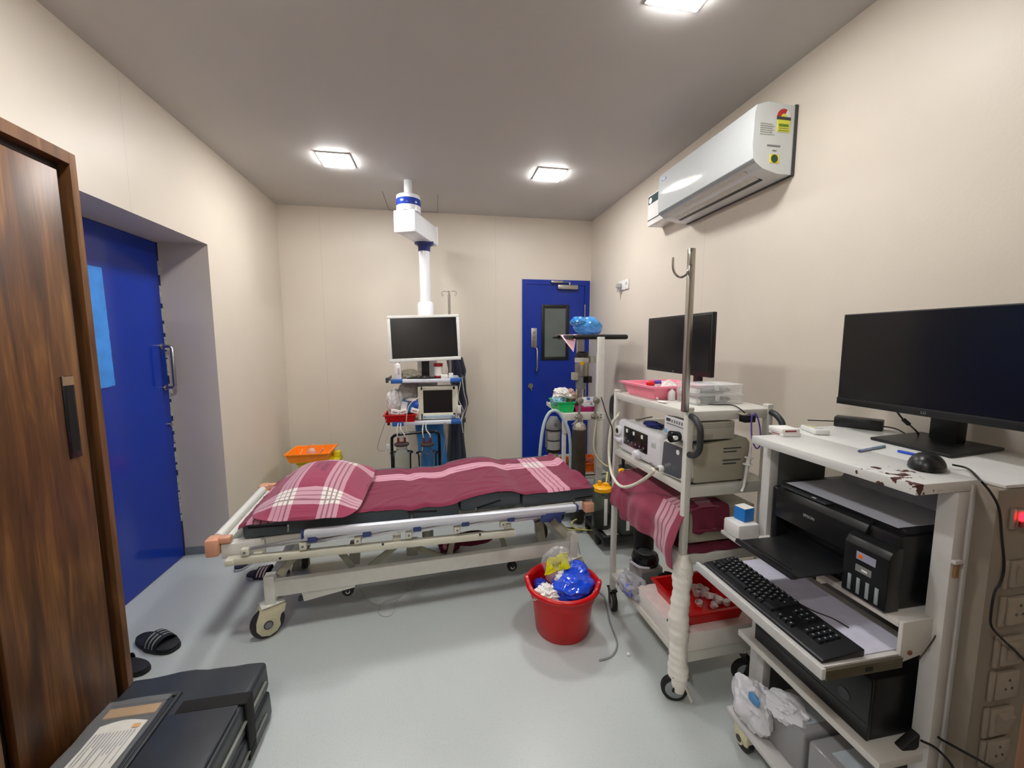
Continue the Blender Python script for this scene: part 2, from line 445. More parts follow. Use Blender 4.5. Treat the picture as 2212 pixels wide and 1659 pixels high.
# back door
dx0, dx1, dzt = .902, 1.652, 2.118
g = struct(bpy.data.objects.new('door_2', None)); COL.objects.link(g); g['label'] = 'blue back door with a small window in the far right corner'
ROOTM['door_2'] = Matrix.Identity(4)
b = MB().mat(M_BLUED2)
y1, y0 = YB, YB-.02
b.box(dx0, dx0+.045, y0, y1, 0, dzt); b.box(dx1-.055, dx1, y0, y1, 0, dzt); b.box(dx0+.045, dx1-.055, y0, y1, dzt-.05, dzt)
b.build('door_frame', g, smooth=False)
wx0, wz1 = at(1169, 658, Y=YB).x, at(1169, 658, Y=YB).z
wx1, wz0 = at(1227, 777, Y=YB).x, at(1227, 777, Y=YB).z
lf0, lf1, lt = dx0+.048, dx1-.058, dzt-.053
b = MB().mat(M_BLUED2)
ya, yb_ = YB-.012, YB
b.box(lf0, wx0+.01, ya, yb_, .01, lt); b.box(wx1-.01, lf1, ya, yb_, .01, lt); b.box(wx0+.01, wx1-.01, ya, yb_, wz1-.01, lt); b.box(wx0+.01, wx1-.01, ya, yb_, .01, wz0+.01)
b.build('door_leaf', g, smooth=False)
b = MB().mat(M_BLACK)
f_ = .035
b.box(wx0, wx0+f_, ya-.012, ya, wz0, wz1, .003); b.box(wx1-f_, wx1, ya-.012, ya, wz0, wz1, .003)
b.box(wx0+f_, wx1-f_, ya-.012, ya, wz1-f_, wz1, .003); b.box(wx0+f_, wx1-f_, ya-.012, ya, wz0, wz0+f_, .003)
wf = b.build('window_frame', g)
MB().mat(mk('dim_grey_glass', '5C6462', rough=.12, var=.12, vs=3)).box(wx0+.01, wx1-.01, ya+.001, ya+.006, wz0+.01, wz1-.01).build('pane', wf, smooth=False)
# closer
cz = at(1235, 622, Y=YB).z; cx0, cx1 = at(1202, 622, Y=YB).x, at(1245, 622, Y=YB).x
b = MB().mat(M_BRUSHED).box(cx0, cx1, ya-.05, ya, cz-.024, cz+.024, .008)
b.cyl((cx1-.09, ya-.03, cz-.01), (cx1-.09, ya-.03, cz+.05), .012)
b.bar((cx1-.09, ya-.035, cz+.052), (cx0+.03, ya-.03, dzt-.022), .016, .006); b.box(at(1188, 611, Y=YB).x, cx0+.06, ya-.04, ya-.008, dzt-.035, dzt-.012, .004)
b.build('door_closer', g)
# plate + pull + lock
pa, pb = at(1147, 709, Y=YB), at(1159, 750, Y=YB)
b = MB().mat(M_BRUSHED).box(pa.x, pb.x, ya-.004, ya, pb.z, pa.z, .001)
pp_ = b.build('push_plate', g, label='steel push plate with stacked dark lettering')
for k, ch_ in enumerate('PULL'): text('letter', ch_, .045, frame(((pa.x+pb.x)/2, ya-.0045, pa.z-.055-k*.040), (1, 0, 0), (0, 0, 1)), M_DARKG, pp_)
h0, h1 = at(1154, 752, Y=YB), at(1153, 800, Y=YB)
b = MB().mat(M_CHROME).tube([(h0.x, ya, h0.z), (h0.x+.015, ya-.045, h0.z-.005), (h0.x+.018, ya-.055, h0.z-.03), (h0.x+.018, ya-.055, h1.z+.03), (h0.x+.012, ya-.045, h1.z+.004), (h0.x, ya, h1.z)], .009, n=10)
b.build('pull_handle', g)
q = at(1145, 833, Y=YB); b = MB().mat(M_BRUSHED).cyl((q.x, ya-.014, q.z), (q.x, ya, q.z), .028, n=24)
b.cyl((q.x, ya-.02, q.z), (q.x, ya-.01, q.z), .012); b.box(q.x+.0, q.x+.012, ya-.03, ya-.024, q.z-.055, q.z-.005, .002); b.box(q.x+.002, q.x+.01, ya-.03, ya-.015, q.z-.008, q.z+.004)
b.build('lock', g)
q = at(1262, 664, Y=YB); MB().mat(M_CHROME).cyl((q.x, ya-.012, q.z-.11), (q.x, ya-.012, q.z+.03), .007).build('bolt', g)

# ceiling lights
M_LED = mk('led_panel', 'FFFFFF', emit=LAMP_STRENGTH, var=0)
M_LED.node_tree.nodes['Principled BSDF'].inputs['Emission Color'].default_value = (1, .988, .965, 1)
M_LED2 = M_LED.copy(); M_LED2.name = 'led_panel_dimmer'; M_LED2.node_tree.nodes['Principled BSDF'].inputs['Emission Strength'].default_value = LAMP_STRENGTH*.72
def lamp(x, y, label, led=None):
    t = thing('ceiling_light', label, 'light', (x, y, ZC), 0, 'square ceiling lights')
    b = MB().mat(M_WHITEP); s, f = .112, .012
    b.box(-s, s, -s, -s+f, -.008, 0, .002); b.box(-s, s, s-f, s, -.008, 0, .002); b.box(-s, -s+f, -s+f, s-f, -.008, 0, .002); b.box(s-f, s, -s+f, s-f, -.008, 0, .002)
    b.build('frame', t)
    MB().mat(led or M_LED).box(-s+f, s-f, -s+f, s-f, -.016, -.001).build('diffuser', t, smooth=False)
lamp(-.672, 3.185, 'square lit ceiling panel left of the white ceiling pendant')
lamp(.882, 3.165, 'square lit ceiling panel near the blue back door')
lamp(.915, 1.45, 'square lit ceiling panel at the top edge of the photo, nearest the camera', M_LED2)
lamp(-.66, 1.45, 'square lit ceiling panel above the wooden wardrobe')

lamp(-.66, -.29, 'added square fill panel on the ceiling behind the camera, unseen')  # added fill lamp, out of view, lifts the shaded faces turned to the camera
# ================================================================ WARDROBE
WX, WY1, WZ = -1.15, 1.63, 2.077
t = thing('wardrobe', 'tall glossy walnut wardrobe with a black recessed handle, against the left wall', 'wardrobe', (-1.30, 1.2, 0))
M_GROOVE = mk('dark_groove', '2A1C12', rough=.6)
b = MB().mat(M_WOOD2)
b.box(XL+.004, WX, WY1-.025, WY1, 0, WZ, .001); b.box(XL+.004, WX, .30, WY1-.025, WZ-.038, WZ, .001); b.box(XL+.004, WX, .30, .325, 0, WZ-.025)
b.box(XL+.004, WX-.003, 1.172, 1.19, 0, WZ-.025); b.box(XL+.004, WX-.004, .325, WY1-.025, 0, .07)
b.mat(M_GROOVE).box(XL+.004, WX-.035, .325, WY1-.025, .07, WZ-.025)
b.build('carcass', t, world=True, smooth=False)
for (a0, a1, hy_) in ((1.228, 1.562, 1), (.37, 1.135, 0)):
    b = MB().mat(M_WOOD).box(WX-.03, WX-.006, a0, a1, .075, 2.005, .0015)
    d = b.build('door', t, world=True)
    if hy_:
        hb = MB().mat(M_BLACKG)
        q0, q1 = at(148, 812, X=WX), at(170, 988, X=WX)
        hb.box(WX-.01, WX-.003, q0.y-.022, q0.y+.022, q1.z, q0.z, .002)
        hb.mat(mk('handle_slot', '050505', rough=.5)).box(WX-.0035, WX-.0026, q0.y-.012, q0.y+.014, q1.z+.02, q0.z-.03)
        hb.mat(mk('handle_cap', 'B89A78', rough=.3, metal=.6)).box(WX-.0034, WX-.0022, q0.y-.02, q0.y+.02, q0.z-.03, q0.z-.002)
        hb.build('handle', d, world=True, label='black recessed handle with metal top')

# brown door jamb at the right edge of the view
q = at(2189, 1659, Y=.46)
tag(MB().mat(M_WOOD2).box(q.x, q.x+.30, .425, .46, 0, 1.9, .002).build('wooden_board', smooth=False), 'dark brown wooden board standing at the right edge of the photo beside the switch box', 'board')

# ================================================================ AIR CONDITIONER
t = thing('air_conditioner', 'white wall-mounted split air conditioner with a yellow energy label on its end', 'air conditioner', (XR, 2.1, 2.25))
M_AC = mk('ac_shell', 'CDD2D3', rough=.09, spec=.5, var=.01, coat=.3)
prof = [(1.655, 2.548), (1.51, 2.552), (1.455, 2.535), (1.447, 2.50), (1.443, 2.36), (1.449, 2.303), (1.46, 2.288)]
low = [(1.46, 2.286), (1.50, 2.262), (1.58, 2.243), (1.655, 2.243)]
b = MB().mat(M_AC).prism(prof+low[1:], 1.722, 2.535, 'y'); b.build('shell', t, world=True, sharp=25)
b = MB().mat(M_DARKG).prism([(1.655, 2.24), (XR-.001, 2.24), (XR-.001, 2.552), (1.655, 2.552)], 1.718, 2.54, 'y'); b.build('back_plate', t, world=True, smooth=False)
M_ACL = mk('ac_louvre', 'C4C2BB', rough=.4)
b = MB().mat(M_ACL).prism([(1.468, 2.279), (1.472, 2.274), (1.552, 2.2455), (1.55, 2.253)], 1.80, 2.47, 'y'); b.build('louvre', t, world=True, smooth=False)
b = MB().mat(M_BLACK).prism([(1.553, 2.2505), (1.553, 2.2455), (1.572, 2.2405), (1.572, 2.247)], 1.80, 2.47, 'y'); b.build('air_slot', t, world=True, smooth=False)
b = MB().mat(M_GREYM).prism([(1.4485, 2.30), (1.446, 2.297), (1.452, 2.287), (1.456, 2.289)], 1.724, 2.533, 'y'); b.build('panel_gap', t, world=True, smooth=False)
ys = 1.7205
def acq(px, py): q = at(px, py, Y=1.722); return q.x, q.z
M_YLAB = mk('label_yellow', 'D9DC4A', rough=.5); M_RLAB = mk('label_red', 'B8302C', rough=.5); M_LGREY = mk('label_grey', 'B8BAB6', rough=.6)
x0, z1 = acq(1680, 252); x1, z0 = acq(1704, 287)
b = MB().mat(M_YLAB).box(x0, x1, ys-.0005, ys+.002, z0, z1)
cx, cz = (x0+x1)/2, z1; r = (x1-x0)*.56
pr = lambda a0, a1, r0, r1: [(cx+r1*math.cos(a), cz+r1*math.sin(a)) for a in np.linspace(a0, a1, 12)]+[(cx+r0*math.cos(a), cz+r0*math.sin(a)) for a in np.linspace(a1, a0, 12)]
b.mat(M_WHITEP).prism(pr(0, PI, 0.001, r), ys-.0005, ys+.002); b.mat(M_RLAB).prism(pr(PI*.36, PI*1.0, r*.42, r), ys-.001, ys+.002)
b.mat(M_YLAB).prism(pr(0, PI, .001, r*.4), ys-.001, ys+.002)
b.mat(M_DARKG).box(cx-r, cx+r, ys-.0012, ys+.002, cz-.012, cz+.001); b.mat(mk('label_green', '6E8A2A', rough=.5)).box(x0+.006, x1-.006, ys-.0012, ys+.002, cz-.042, cz-.03)
b.mat(M_DARKG)
for k in range(2): b.box(x0+.006, x1-.006, ys-.0012, ys+.002, cz-.050-k*.010, cz-.048-k*.010)
b.build('energy_label', t, world=True, smooth=False, label='yellow energy label with a red star arc')
x0, z1 = acq(1641, 262); x1, z0 = acq(1676, 286)
b = MB().mat(M_LGREY)
for k in range(6): b.box(x0+.004, x0+(x1-x0)*(.9 if k % 2 else .75), ys-.0005, ys+.002, z1-.008-k*.009, z1-.004-k*.009)
x2, z2 = acq(1657, 312); x3, z3 = acq(1685, 318); b.mat(M_GREYM).box(x2, x3, ys-.0005, ys+.002, z3, z2)
x2, z2 = acq(1668, 324); x3, z3 = acq(1677, 327); b.box(x2, x3, ys-.0005, ys+.002, z3, z2)
b.build('print_label', t, world=True, smooth=False, label='small grey printing')
x0, z1 = acq(1663, 333); x1, z0 = acq(1681, 353)
b = MB().mat(mk('sticker_yellow', 'E3D52A', rough=.5)).box(x0, x1, ys-.0005, ys+.002, z0, z1)
b.mat(mk('sticker_green', '2C4A38', rough=.5)).cyl(((x0+x1)/2, ys-.001, (z0+z1)/2), ((x0+x1)/2, ys+.001, (z0+z1)/2), (x1-x0)*.38)
b.build('round_sticker', t, world=True, smooth=False, label='yellow square sticker with a dark green disc')
MB().mat(mk('logo_blue', '8FA3D6', rough=.4)).box(1.4435, 1.4465, 2.452, 2.50, 2.488, 2.500, .0008).build('logo', t, world=True, label='faint blue badge')
b = MB().mat(mk('amber_led', 'FF8A4A', emit=3, var=0))
for dz in (0, .012): b.box(1.4425, 1.4445, 2.205-dz, 2.215-dz, 2.385+dz*.6, 2.391+dz*.6)
b.build('indicator', t, world=True, smooth=False)
# stabiliser box beside it
t = thing('voltage_stabiliser', 'small white box with dark display behind the far end of the air conditioner', 'stabiliser', (XR, 2.78, 2.3))
b = MB().mat(M_WHITEP).box(1.55, XR-.001, 2.62, 2.862, 2.305, 2.52, .004); b.build('body', t, world=True)
b = MB().mat(mk('stab_panel', '3C5052', rough=.2)).box(1.5485, 1.551, 2.64, 2.852, 2.455, 2.51)
b.build('display', t, world=True, smooth=False)
b = MB().mat(M_DARKG).box(1.5485, 1.551, 2.63, 2.855, 2.34, 2.347)
b.mat(M_WHITE).cyl((1.5475, 2.822, 2.478), (1.5495, 2.822, 2.478), .02)
b.build('slot', t, world=True)
# wall socket with plug
t = thing('wall_socket', 'white socket plate with a plug, on the right wall near the blue door', 'socket', (XR, 3.42, 1.96))
q0, q1 = at(1339, 603, X=XR), at(1359, 628, X=XR); ymn, ymx = sorted((q0.y, q1.y)); 
b = MB().mat(M_WHITEP).box(XR-.012, XR-.001, ymn, ymx, 1.925, 2.01, .003); b.build('plate', t, world=True)
b = MB().mat(mk('plug_grey', 'A8A6A2', rough=.4)).box(XR-.055, XR-.012, ymx-.075, ymx-.03, 1.945, 1.985, .006); b.cyl((XR-.04, ymx-.05, 1.95), (XR-.045, ymx-.05, 1.91), .008); b.build('plug', t, world=True)
b = MB().mat(M_GREYM)
for k in (0, .02): b.box(XR-.0135, XR-.012, ymn+.02+k, ymn+.026+k, 1.96, 1.985)
b.build('switch', t, world=True, smooth=False)
# ================================================================ BED
BO, BR = (-.95, 2.08, 0), math.atan2(.083, .9965)
BEDM = Matrix.Translation(Vector(BO)) @ Matrix.Rotation(BR, 4, 'Z'); BEDI = BEDM.inverted()
def bp(px, py, tt):
    "pixel -> bed-local point on the vertical plane at depth tt from the near mattress edge"
    o = BEDI @ Vector((0, 0, CAMH)); q = BEDI @ at(px, py, Z=.5 if py > 760 else 2)
    d = q-o; k = (tt-o.y)/d.y; return o+d*k
bed = thing('hospital_bed', 'cream wheeled hospital bed with folded-down side rail, under the maroon striped sheet', 'bed', BO, BR)
M_BEDC = mk('bed_cream', 'D6D4C4', rough=.35, var=.05, vs=10); M_BEDW = mk('bed_white', 'E2E2DC', rough=.3, var=.03)
M_PEACH = mk('peach_corner', 'D9A184', rough=.5); M_ALU = mk('satin_aluminium', 'D2D3D8', rough=.3, metal=.75, var=.03)
M_GREYST = mk('bed_grey_steel', 'A9A698', rough=.4, var=.05)
L, W = 1.88, .72
# top frame
b = MB().mat(M_BEDW)
b.box(-.10, 1.80, 0, .035, .455, .508, .004); b.box(-.10, 1.80, W-.035, W, .455, .508, .004)
for s_ in (.03, .45, .9, 1.35, 1.76): b.box(s_, s_+.04, .035, W-.035, .46, .50, .003)
b.box(-.10, -.065, .035, W-.035, .45, .505, .003); b.box(1.76, 1.80, .035, W-.035, .45, .5, .003)
b.build('top_frame', bed)
b = MB().mat(M_BEDW).tube([(-.115, .03, .522), (-.115, W-.03, .522)], .022, n=14); b.build('head_bar', bed)
for (s_, t_) in ((-.115, -.012), (-.115, W+.012)):
    b = MB().mat(M_PEACH).box(s_-.028, s_+.028, t_-.035, t_+.035, .46, .545, .01); b.box(s_+.02, s_+.075, t_-.02, t_+.02, .515, .545, .006)
    b.build('corner_cap', bed)
for t_ in (-.0, W):
    b = MB().mat(M_PEACH).box(1.805, 1.862, t_-.03, t_+.03, .445, .50, .004); b.build('corner_cap', bed)
q = bp(492, 1180, -.02)
b = MB().mat(M_BEDW).box(-.085, .10, -.022, 0, .435, .508, .004).box(.06, .09, -.024, -.0, .47, .515, .004); b.build('head_bracket', bed)
# rail mounting bar
tR = -.055
a0, a1 = bp(497, 1212, tR), bp(1112, 1150, tR)
b = MB().mat(M_BEDC).bar(a0, a1, .035, .034, bev=.003)
c0 = bp(486, 1204, tR-.01); b.bar((c0.x, tR, a0.z+.0), (a0.x+.02, tR, a0.z), .05, .03, bev=.004)
for px, py in ((605, 1203), (827, 1173), (1037, 1152)):
    q = bp(px, py+3, tR-.018); b.mat(M_DARKG).cyl((q.x, tR-.020, q.z), (q.x, tR-.012, q.z), .006, n=12)
b.mat(M_BEDC)
for s_ in (.05, .7, 1.3): b.box(s_, s_+.04, tR, .01, .42, .45, .002)
b.build('rail_mount', bed)
# top rail
a0, a1 = bp(655, 1153, tR-.01), bp(1245, 1097, tR-.01)
b = MB().mat(mk('rail_white', 'D9DCE6', rough=.28, metal=.15, var=.02))
dv = (a1-a0); b.bar(a0, a1, .042, .048, bev=.018)
rail = b.build('side_rail', bed)
b = MB().mat(M_NAVYC)
b.bar(a0-dv.normalized()*.008, a0+dv.normalized()*.002, .038, .044, bev=.012); b.bar(a1-dv.normalized()*.002, a1+dv.normalized()*.008, .038, .044, bev=.012)
b.build('end_cap', rail)
lower = [(530, 1192), (655, 1179), (773, 1167), (883, 1155), (987, 1144), (1086, 1132)]
upper = [(675, 1162), (793, 1150), (901, 1139), (1005, 1128), (1103, 1118), (1190, 1113)]
for i, ((lx, ly), (ux, uy)) in enumerate(zip(lower, upper)):
    l, u = bp(lx, ly, tR-.006), bp(ux, uy, tR-.012)
    b = MB().mat(M_BEDC).box(l.x-.017, l.x+.017, tR-.02, tR+.012, l.z-.018, l.z+.02, .006)
    b.mat(M_GREYM).cyl((l.x, tR-.023, l.z+.002), (l.x, tR-.018, l.z+.002), .006, n=10); b.build('pivot_block', bed)
    b = MB().mat(M_NAVYC)
    if i < 5: b.box(u.x-.02, u.x+.02, tR-.028, tR+.006, u.z-.018, u.z+.022, .003)
    else: b.prism([(u.x-.06, u.z+.0), (u.x-.06, u.z-.03), (u.x+.0, u.z-.03), (u.x+.02, u.z-.005), (u.x+.045, u.z-.045), (u.x+.06, u.z-.045), (u.x+.06, u.z+.0), (u.x+.12, u.z+.035), (u.x-.02, u.z+.03)], tR-.03, tR, 'y', bev=.002)
    b.build('rail_clamp', bed)
    b = MB().mat(M_ALU).bar((l.x, tR-.0, l.z+.008), (u.x, tR-.008, u.z), .014, .017, bev=.004); b.build('rail_rod', bed)
# chassis
b = MB().mat(M_BEDW)
n0, n1 = bp(600, 1268, 0), bp(1238, 1178, 0)
zb_ = .243
for t_ in (0, .60):
    b.bar((.10, t_, zb_), (1.76, t_, zb_-.004), .04, .078, bev=.004)
b.box(.085, .135, -.02, .62, .21, .285, .004); b.box(1.70, 1.76, -.02, .62, .20, .28, .004)
b.build('base_frame', bed)
for t_ in (0, .60):
    for s_ in (.108, 1.735):
        b = MB().mat(M_BEDW).box(s_-.024, s_+.024, t_-.028, t_+.024, .17, .318, .004); b.build('base_post', bed)
b = MB().mat(M_BEDW).prism([(.245, .204), (.50, .204), (.50, .185), (.255, .15)], -.008, .012, 'y', bev=.002)
b.mat(M_DARKG).cyl((.24, -.012, .168), (.24, .004, .168), .012, n=16); b.build('brake_lever', bed)
# castors
M_TYRE = mk('castor_tyre', '2A2A2A', rough=.5); M_HOUS = mk('castor_housing', 'CFC8A8', rough=.35)
def castor(s_, t_, rot, R_=.076, name='castor', wmat=None):
    X = Matrix.Translation(Vector((s_, t_, 0))) @ Matrix.Rotation(rot, 4, 'Z')
    b = MB(X).mat(M_BEDW).box(-.05, .055, -.035, .035, .165, .173, .004).cyl((0, 0, .15), (0, 0, .18), .022, n=16)
    c = b.build(name, bed)
    b = MB(X).mat(M_HOUS)
    poly = [(-.055, .158), (.06, .158), (.052, .115), (.035, .105), (.028, .08), (.03, .05), (.014, .026), (-.02, .014), (-.055, .028), (-.075, .06), (-.074, .1)]
    for sy in (-1, 1): b.prism(poly, sy*.024-.006, sy*.024+.006, 'y', bev=.003)
    b.box(-.055, .06, -.026, .026, .145, .162, .006); b.build('housing', c)
    b = MB(X).mat(M_TYRE).cyl((-.022, -.017, R_), (-.022, .017, R_), R_, n=32, bev=.008); b.build('wheel', c)
    b = MB(X).mat(M_DARKG).cyl((-.024, -.0335, .075), (-.024, -.029, .075), .021, n=24).mat(M_GREYM).cyl((-.024, -.035, .075), (-.024, -.03, .075), .016, n=24); b.build('hub', c)
    return c
castor(.105, .0, math.radians(28)); castor(1.735, -.0, math.radians(200)); castor(.125, .60, math.radians(-70)); castor(1.735, .60, math.radians(100))
for px, py in ((752, 1275), (1106, 1223)):
    q = bp(px, py, .05)
    b = MB().mat(M_BLACKR).cyl((q.x, .04, q.z), (q.x, .065, q.z), .03, n=24, bev=.005).box(q.x-.06, q.x+.05, .035, .07, .195, .206, .001)
    b.box(q.x-.008, q.x+.008, .032, .04, q.z, .2, .001)
    b.mat(M_BEDC).cyl((q.x, .034, q.z), (q.x, .042, q.z), .011, n=16).mat(M_BLACK).cyl((q.x, .032, q.z), (q.x, .041, q.z), .005, n=12)
    b.build('guide_wheel', bed)
# linkages under the top
M_LINK = mk('link_steel', 'A8A592', rough=.4, var=.06)
def strut(p0, p1, t0, t1, w_=.035, name='strut', m_=None, th=.012):
    a, c = bp(*p0, t0), bp(*p1, t1)
    MB().mat(m_ or M_LINK).bar(a, c, w_, th, up=(0, 1, 0), bev=.002).build(name, bed)
strut((640, 1196), (604, 1240), .05, .02, .035, th=.035)
strut((648, 1190), (638, 1240), .55, .60, .05)
strut((728, 1183), (762, 1224), .15, .2); strut((862, 1174), (800, 1223), .15, .2)
strut((872, 1172), (962, 1205), .15, .1, .03); strut((980, 1160), (970, 1202), .12, .08, .03)
strut((768, 1170), (766, 1215), .35, .35, .06, th=.05, m_=M_GREYST)
strut((890, 1165), (890, 1195), .4, .4, .07, th=.06, m_=M_GREYST)
strut((1080, 1150), (1090, 1182), .3, .3, .035, m_=M_GREYST)
strut((1163, 1125), (1170, 1170), .12, .12, .05, th=.03, m_=M_LINK); strut((1190, 1122), (1238, 1170), .06, .03, .045, th=.04, m_=M_LINK)
b = MB().mat(M_GREYST).box(.3, .36, .1, .62, .40, .44, .004).box(1.36, 1.42, .1, .62, .38, .42, .004).cyl((.9, .36, .42), (.9, .36, .22), .035, n=20)
b.box(.5, 1.3, .33, .39, .395, .43, .003); b.build('lift_mechanism', bed)
# -------- mattress, four hinged pads
mt = thing('mattress', 'black vinyl folding mattress of four zipped pads, on the hospital bed', 'mattress', BO, BR)
M_VINYL = mk('black_vinyl', '4A5258', rough=.42, spec=.5, var=.06, vs=20, bump=.15, bs=90)
M_ZIP = mk('zip_black', '0C0D0E', rough=.6)
ztop = .592
def ride(s_):
    "height offset of mattress top along its length"
    return .022*math.exp(-((s_-1.27)/.16)**2)-.012*math.exp(-((s_-.98)/.1)**2)-.014*math.exp(-((s_-1.415)/.04)**2)-.012*math.exp(-((s_-.80)/.04)**2)
secs = [(0, .795), (.805, 1.055), (1.062, 1.412), (1.42, 1.88)]
for i, (s0, s1) in enumerate(secs):
    bm = bmesh.new(); bmesh.ops.create_cube(bm, size=1)
    for v in bm.verts: v.co = Vector((s0+(v.co.x+.5)*(s1-s0), (v.co.y+.5)*W, .51+(v.co.z+.5)*(ztop-.51)))
    bmesh.ops.bevel(bm, geom=bm.edges[:], offset=.018, segments=4, profile=.6, affect='EDGES')
    bmesh.ops.subdivide_edges(bm, edges=[e for e in bm.edges if e.calc_length() > .1], cuts=14, use_grid_fill=True)
    for v in bm.verts:
        k = (v.co.z-.51)/(ztop-.51)
        v.co.z += k*ride(v.co.x)+(.012 if i == 2 else 0)
        v.co += Vector((0, -1, 0))*.004*k*(1 if v.co.y < .1 else 0)*noise.noise(Vector((v.co.x*9, 1, v.co.z*12)))
    b = MB().mat(M_VINYL).addbm(bm); pad = b.build('pad', mt)
    if i in (0, 2, 3, 1):
        zr = {0: ((535, 1140), (622, 1134), 1), 1: ((880, 1106), (944, 1104), -1), 2: ((1028, 1098), (1082, 1080), 0), 3: ((1240, 1078), (1280, 1071), 0)}[i]
        a, c = bp(*zr[0], -.001), bp(*zr[1], -.001)
        zb2 = MB().mat(M_ZIP).bar(a, c, .003, .010, bev=.001)
        if zr[2] >= 0:
            e = c if zr[2] == 1 else a
            zb2.mat(M_CHROME).box(e.x-.005, e.x+.005, -.006, -.001, e.z-.035, e.z+.004, .001)
        zb2.build('zip', mt)
# -------- sheet
def plaid_mat(name, base, pink, white, dark, bx, by, rng, lines=4):
    m = mk(name, base, rough=.85, spec=.2, var=.05, vs=60, bump=.35, bs=700, sheen=.2)
    nt, b_ = nodes(m); o, x, y, z = objxyz(nt); bs_ = b_.inputs['Base Color'].links[0].from_socket
    x0, x1, y0, y1 = rng
    nx = mathn(nt, 'DIVIDE', mathn(nt, 'SUBTRACT', x, x0), x1-x0); ny = mathn(nt, 'DIVIDE', mathn(nt, 'SUBTRACT', y, y0), y1-y0)
    def strip(bands, lo, hi):
        out = []
        for (a, c) in bands:
            a, c = (a-lo)/(hi-lo), (c-lo)/(hi-lo); n = lines; g = (c-a)*.03
            for k in range(n): out.append((a+(c-a)*k/n+(g if k else 0), a+(c-a)*(k+1)/n-(g if k < n-1 else 0)))
        return out
    def inb(bands, lo, hi): return [((a-lo)/(hi-lo), (c-lo)/(hi-lo)) for a, c in bands]
    mx, my = bandmask(nt, nx, inb(bx, x0, x1)), bandmask(nt, ny, inb(by, y0, y1))
    sx, sy = bandmask(nt, nx, strip(bx, x0, x1)), bandmask(nt, ny, strip(by, y0, y1))
    c = mix(nt, mathn(nt, 'MULTIPLY', mx, .8), bs_, hexc(pink)); c = mix(nt, my, c, hexc(pink)); c = mix(nt, mathn(nt, 'MULTIPLY', mx, my), c, hexc(white))
    lx = mathn(nt, 'SUBTRACT', mx, sx); ly = mathn(nt, 'SUBTRACT', my, sy)
    ln = mathn(nt, 'MULTIPLY', mathn(nt, 'MAXIMUM', lx, ly), .7); c = mix(nt, ln, c, hexc(dark))
    nt.links.new(c, b_.inputs['Base Color']); return m
M_SHEET = plaid_mat('maroon_plaid_sheet', '7A2A44', 'D79DB0', 'EADCDD', '6E2A40', [(.02, .14), (1.57, 1.71)], [(.42, .54)], (-.1, 2.0, -.2, 1.0))
def shf(u, v):
    # u along bed, v across; sheet lies on the pads and turns down a little at the near side
    s_ = -.012+u*1.862; wv = .010*math.sin(s_*9+1)+.006*math.sin(s_*23)
    near = -.012-.002; t_ = near+v*(W-.02)+ (0 if v > .02 else wv*.3)
    if s_ > 1.80: t_ += (s_-1.80)*(.5*(1-v)*.2)
    z_ = ztop+.007+ride(s_)+(.012 if 1.06 < s_ < 1.41 else (.012*max(0, 1-abs(s_-1.06)/.04) if s_ < 1.06 else .012*max(0, 1-(s_-1.41)/.04)))
    e = max(0, 1-(v/.035)); z_ -= (.006+.010*(.5+.5*math.sin(s_*7+2))*(1 if s_ < 1.5 else .4))*e**1.5
    e2 = max(0, 1-((1-v)/.04)); z_ -= .012*e2
    rr = noise.noise(Vector((s_*5, v*3, 2)))*.004+max(0, 1-abs(noise.noise(Vector((s_*3+v*2, v*5-s_*2, 5)))*6))*.005
    z_ += abs(rr)
    if s_ > 1.74 and v > .05: z_ += .03*math.exp(-((s_-1.85)/.025)**2)*(.3+.7*abs(math.sin(v*7)))
    if s_ < .03: z_ -= (.03-s_)*.4
    return (s_, t_, z_)
sh = MB().mat(M_SHEET).grid(190, 90, shf, thick=.0025).build('bed_sheet', sharp=60)
sh.location = BO; sh.rotation_euler = (0, 0, BR); tag(sh, 'maroon bed sheet with pale pink stripe bands, spread over the black mattress', 'bed sheet')
# -------- pillow
PC = (.345, .275); PRZ = math.radians(-5)
M_PILLOW = plaid_mat('pillow_plaid', '96405A', 'C79AA8', 'E2DED8', '70364A', [(-.155, -.065), (.06, .155)], [(-.29, -.20), (.15, .22)], (-.5, .5, -.5, .5))
bm = bmesh.new(); bmesh.ops.create_icosphere(bm, subdivisions=6, radius=1)
for v in bm.verts:
    d = v.co.normalized()
    def se(a, p): return math.copysign(abs(a)**p, a)
    ph = math.asin(max(-1, min(1, d.z))); th = math.atan2(d.y, d.x)
    x = .255*se(math.cos(ph), .5)*se(math.cos(th), .33); y = .36*se(math.cos(ph), .5)*se(math.sin(th), .33); z = math.sin(ph)
    
    zz = z*(.010+.118*max(0, 1-abs(x/.256)**2.2)*max(0, 1-abs(y/.362)**2.6))
    zz = zz if z > 0 else zz*.3
    rimd = max(abs(x)/.255, abs(y)/.36)
    zz += .012*noise.noise(Vector((x*14, y*9, 3)))*rimd*(1 if z > 0 else .4)+.006*math.sin(x*40+y*10)*max(0, rimd-.75)*3*(1 if z > 0 else .4)
    if abs(y) > .3: x += .012*noise.noise(Vector((x*8, 2, 5)))
    v.co = Vector((x, y, zz))
mn = min(v.co.z for v in bm.verts)
nt, b_ = nodes(M_PILLOW); o_, x_, y_, z_ = objxyz(nt); base_ = b_.inputs['Base Color'].links[0].from_socket
gt = lambda a, c: mathn(nt, 'GREATER_THAN', a, c); lt = lambda a, c: mathn(nt, 'LESS_THAN', a, c); mul = lambda a, c: mathn(nt, 'MULTIPLY', a, c)
r1 = mul(mul(gt(x_, -.035), lt(x_, -.010)), mul(gt(y_, .0), lt(y_, .11))); r2 = mul(mul(gt(x_, .002), lt(x_, .036)), mul(gt(y_, -.05), lt(y_, .13)))
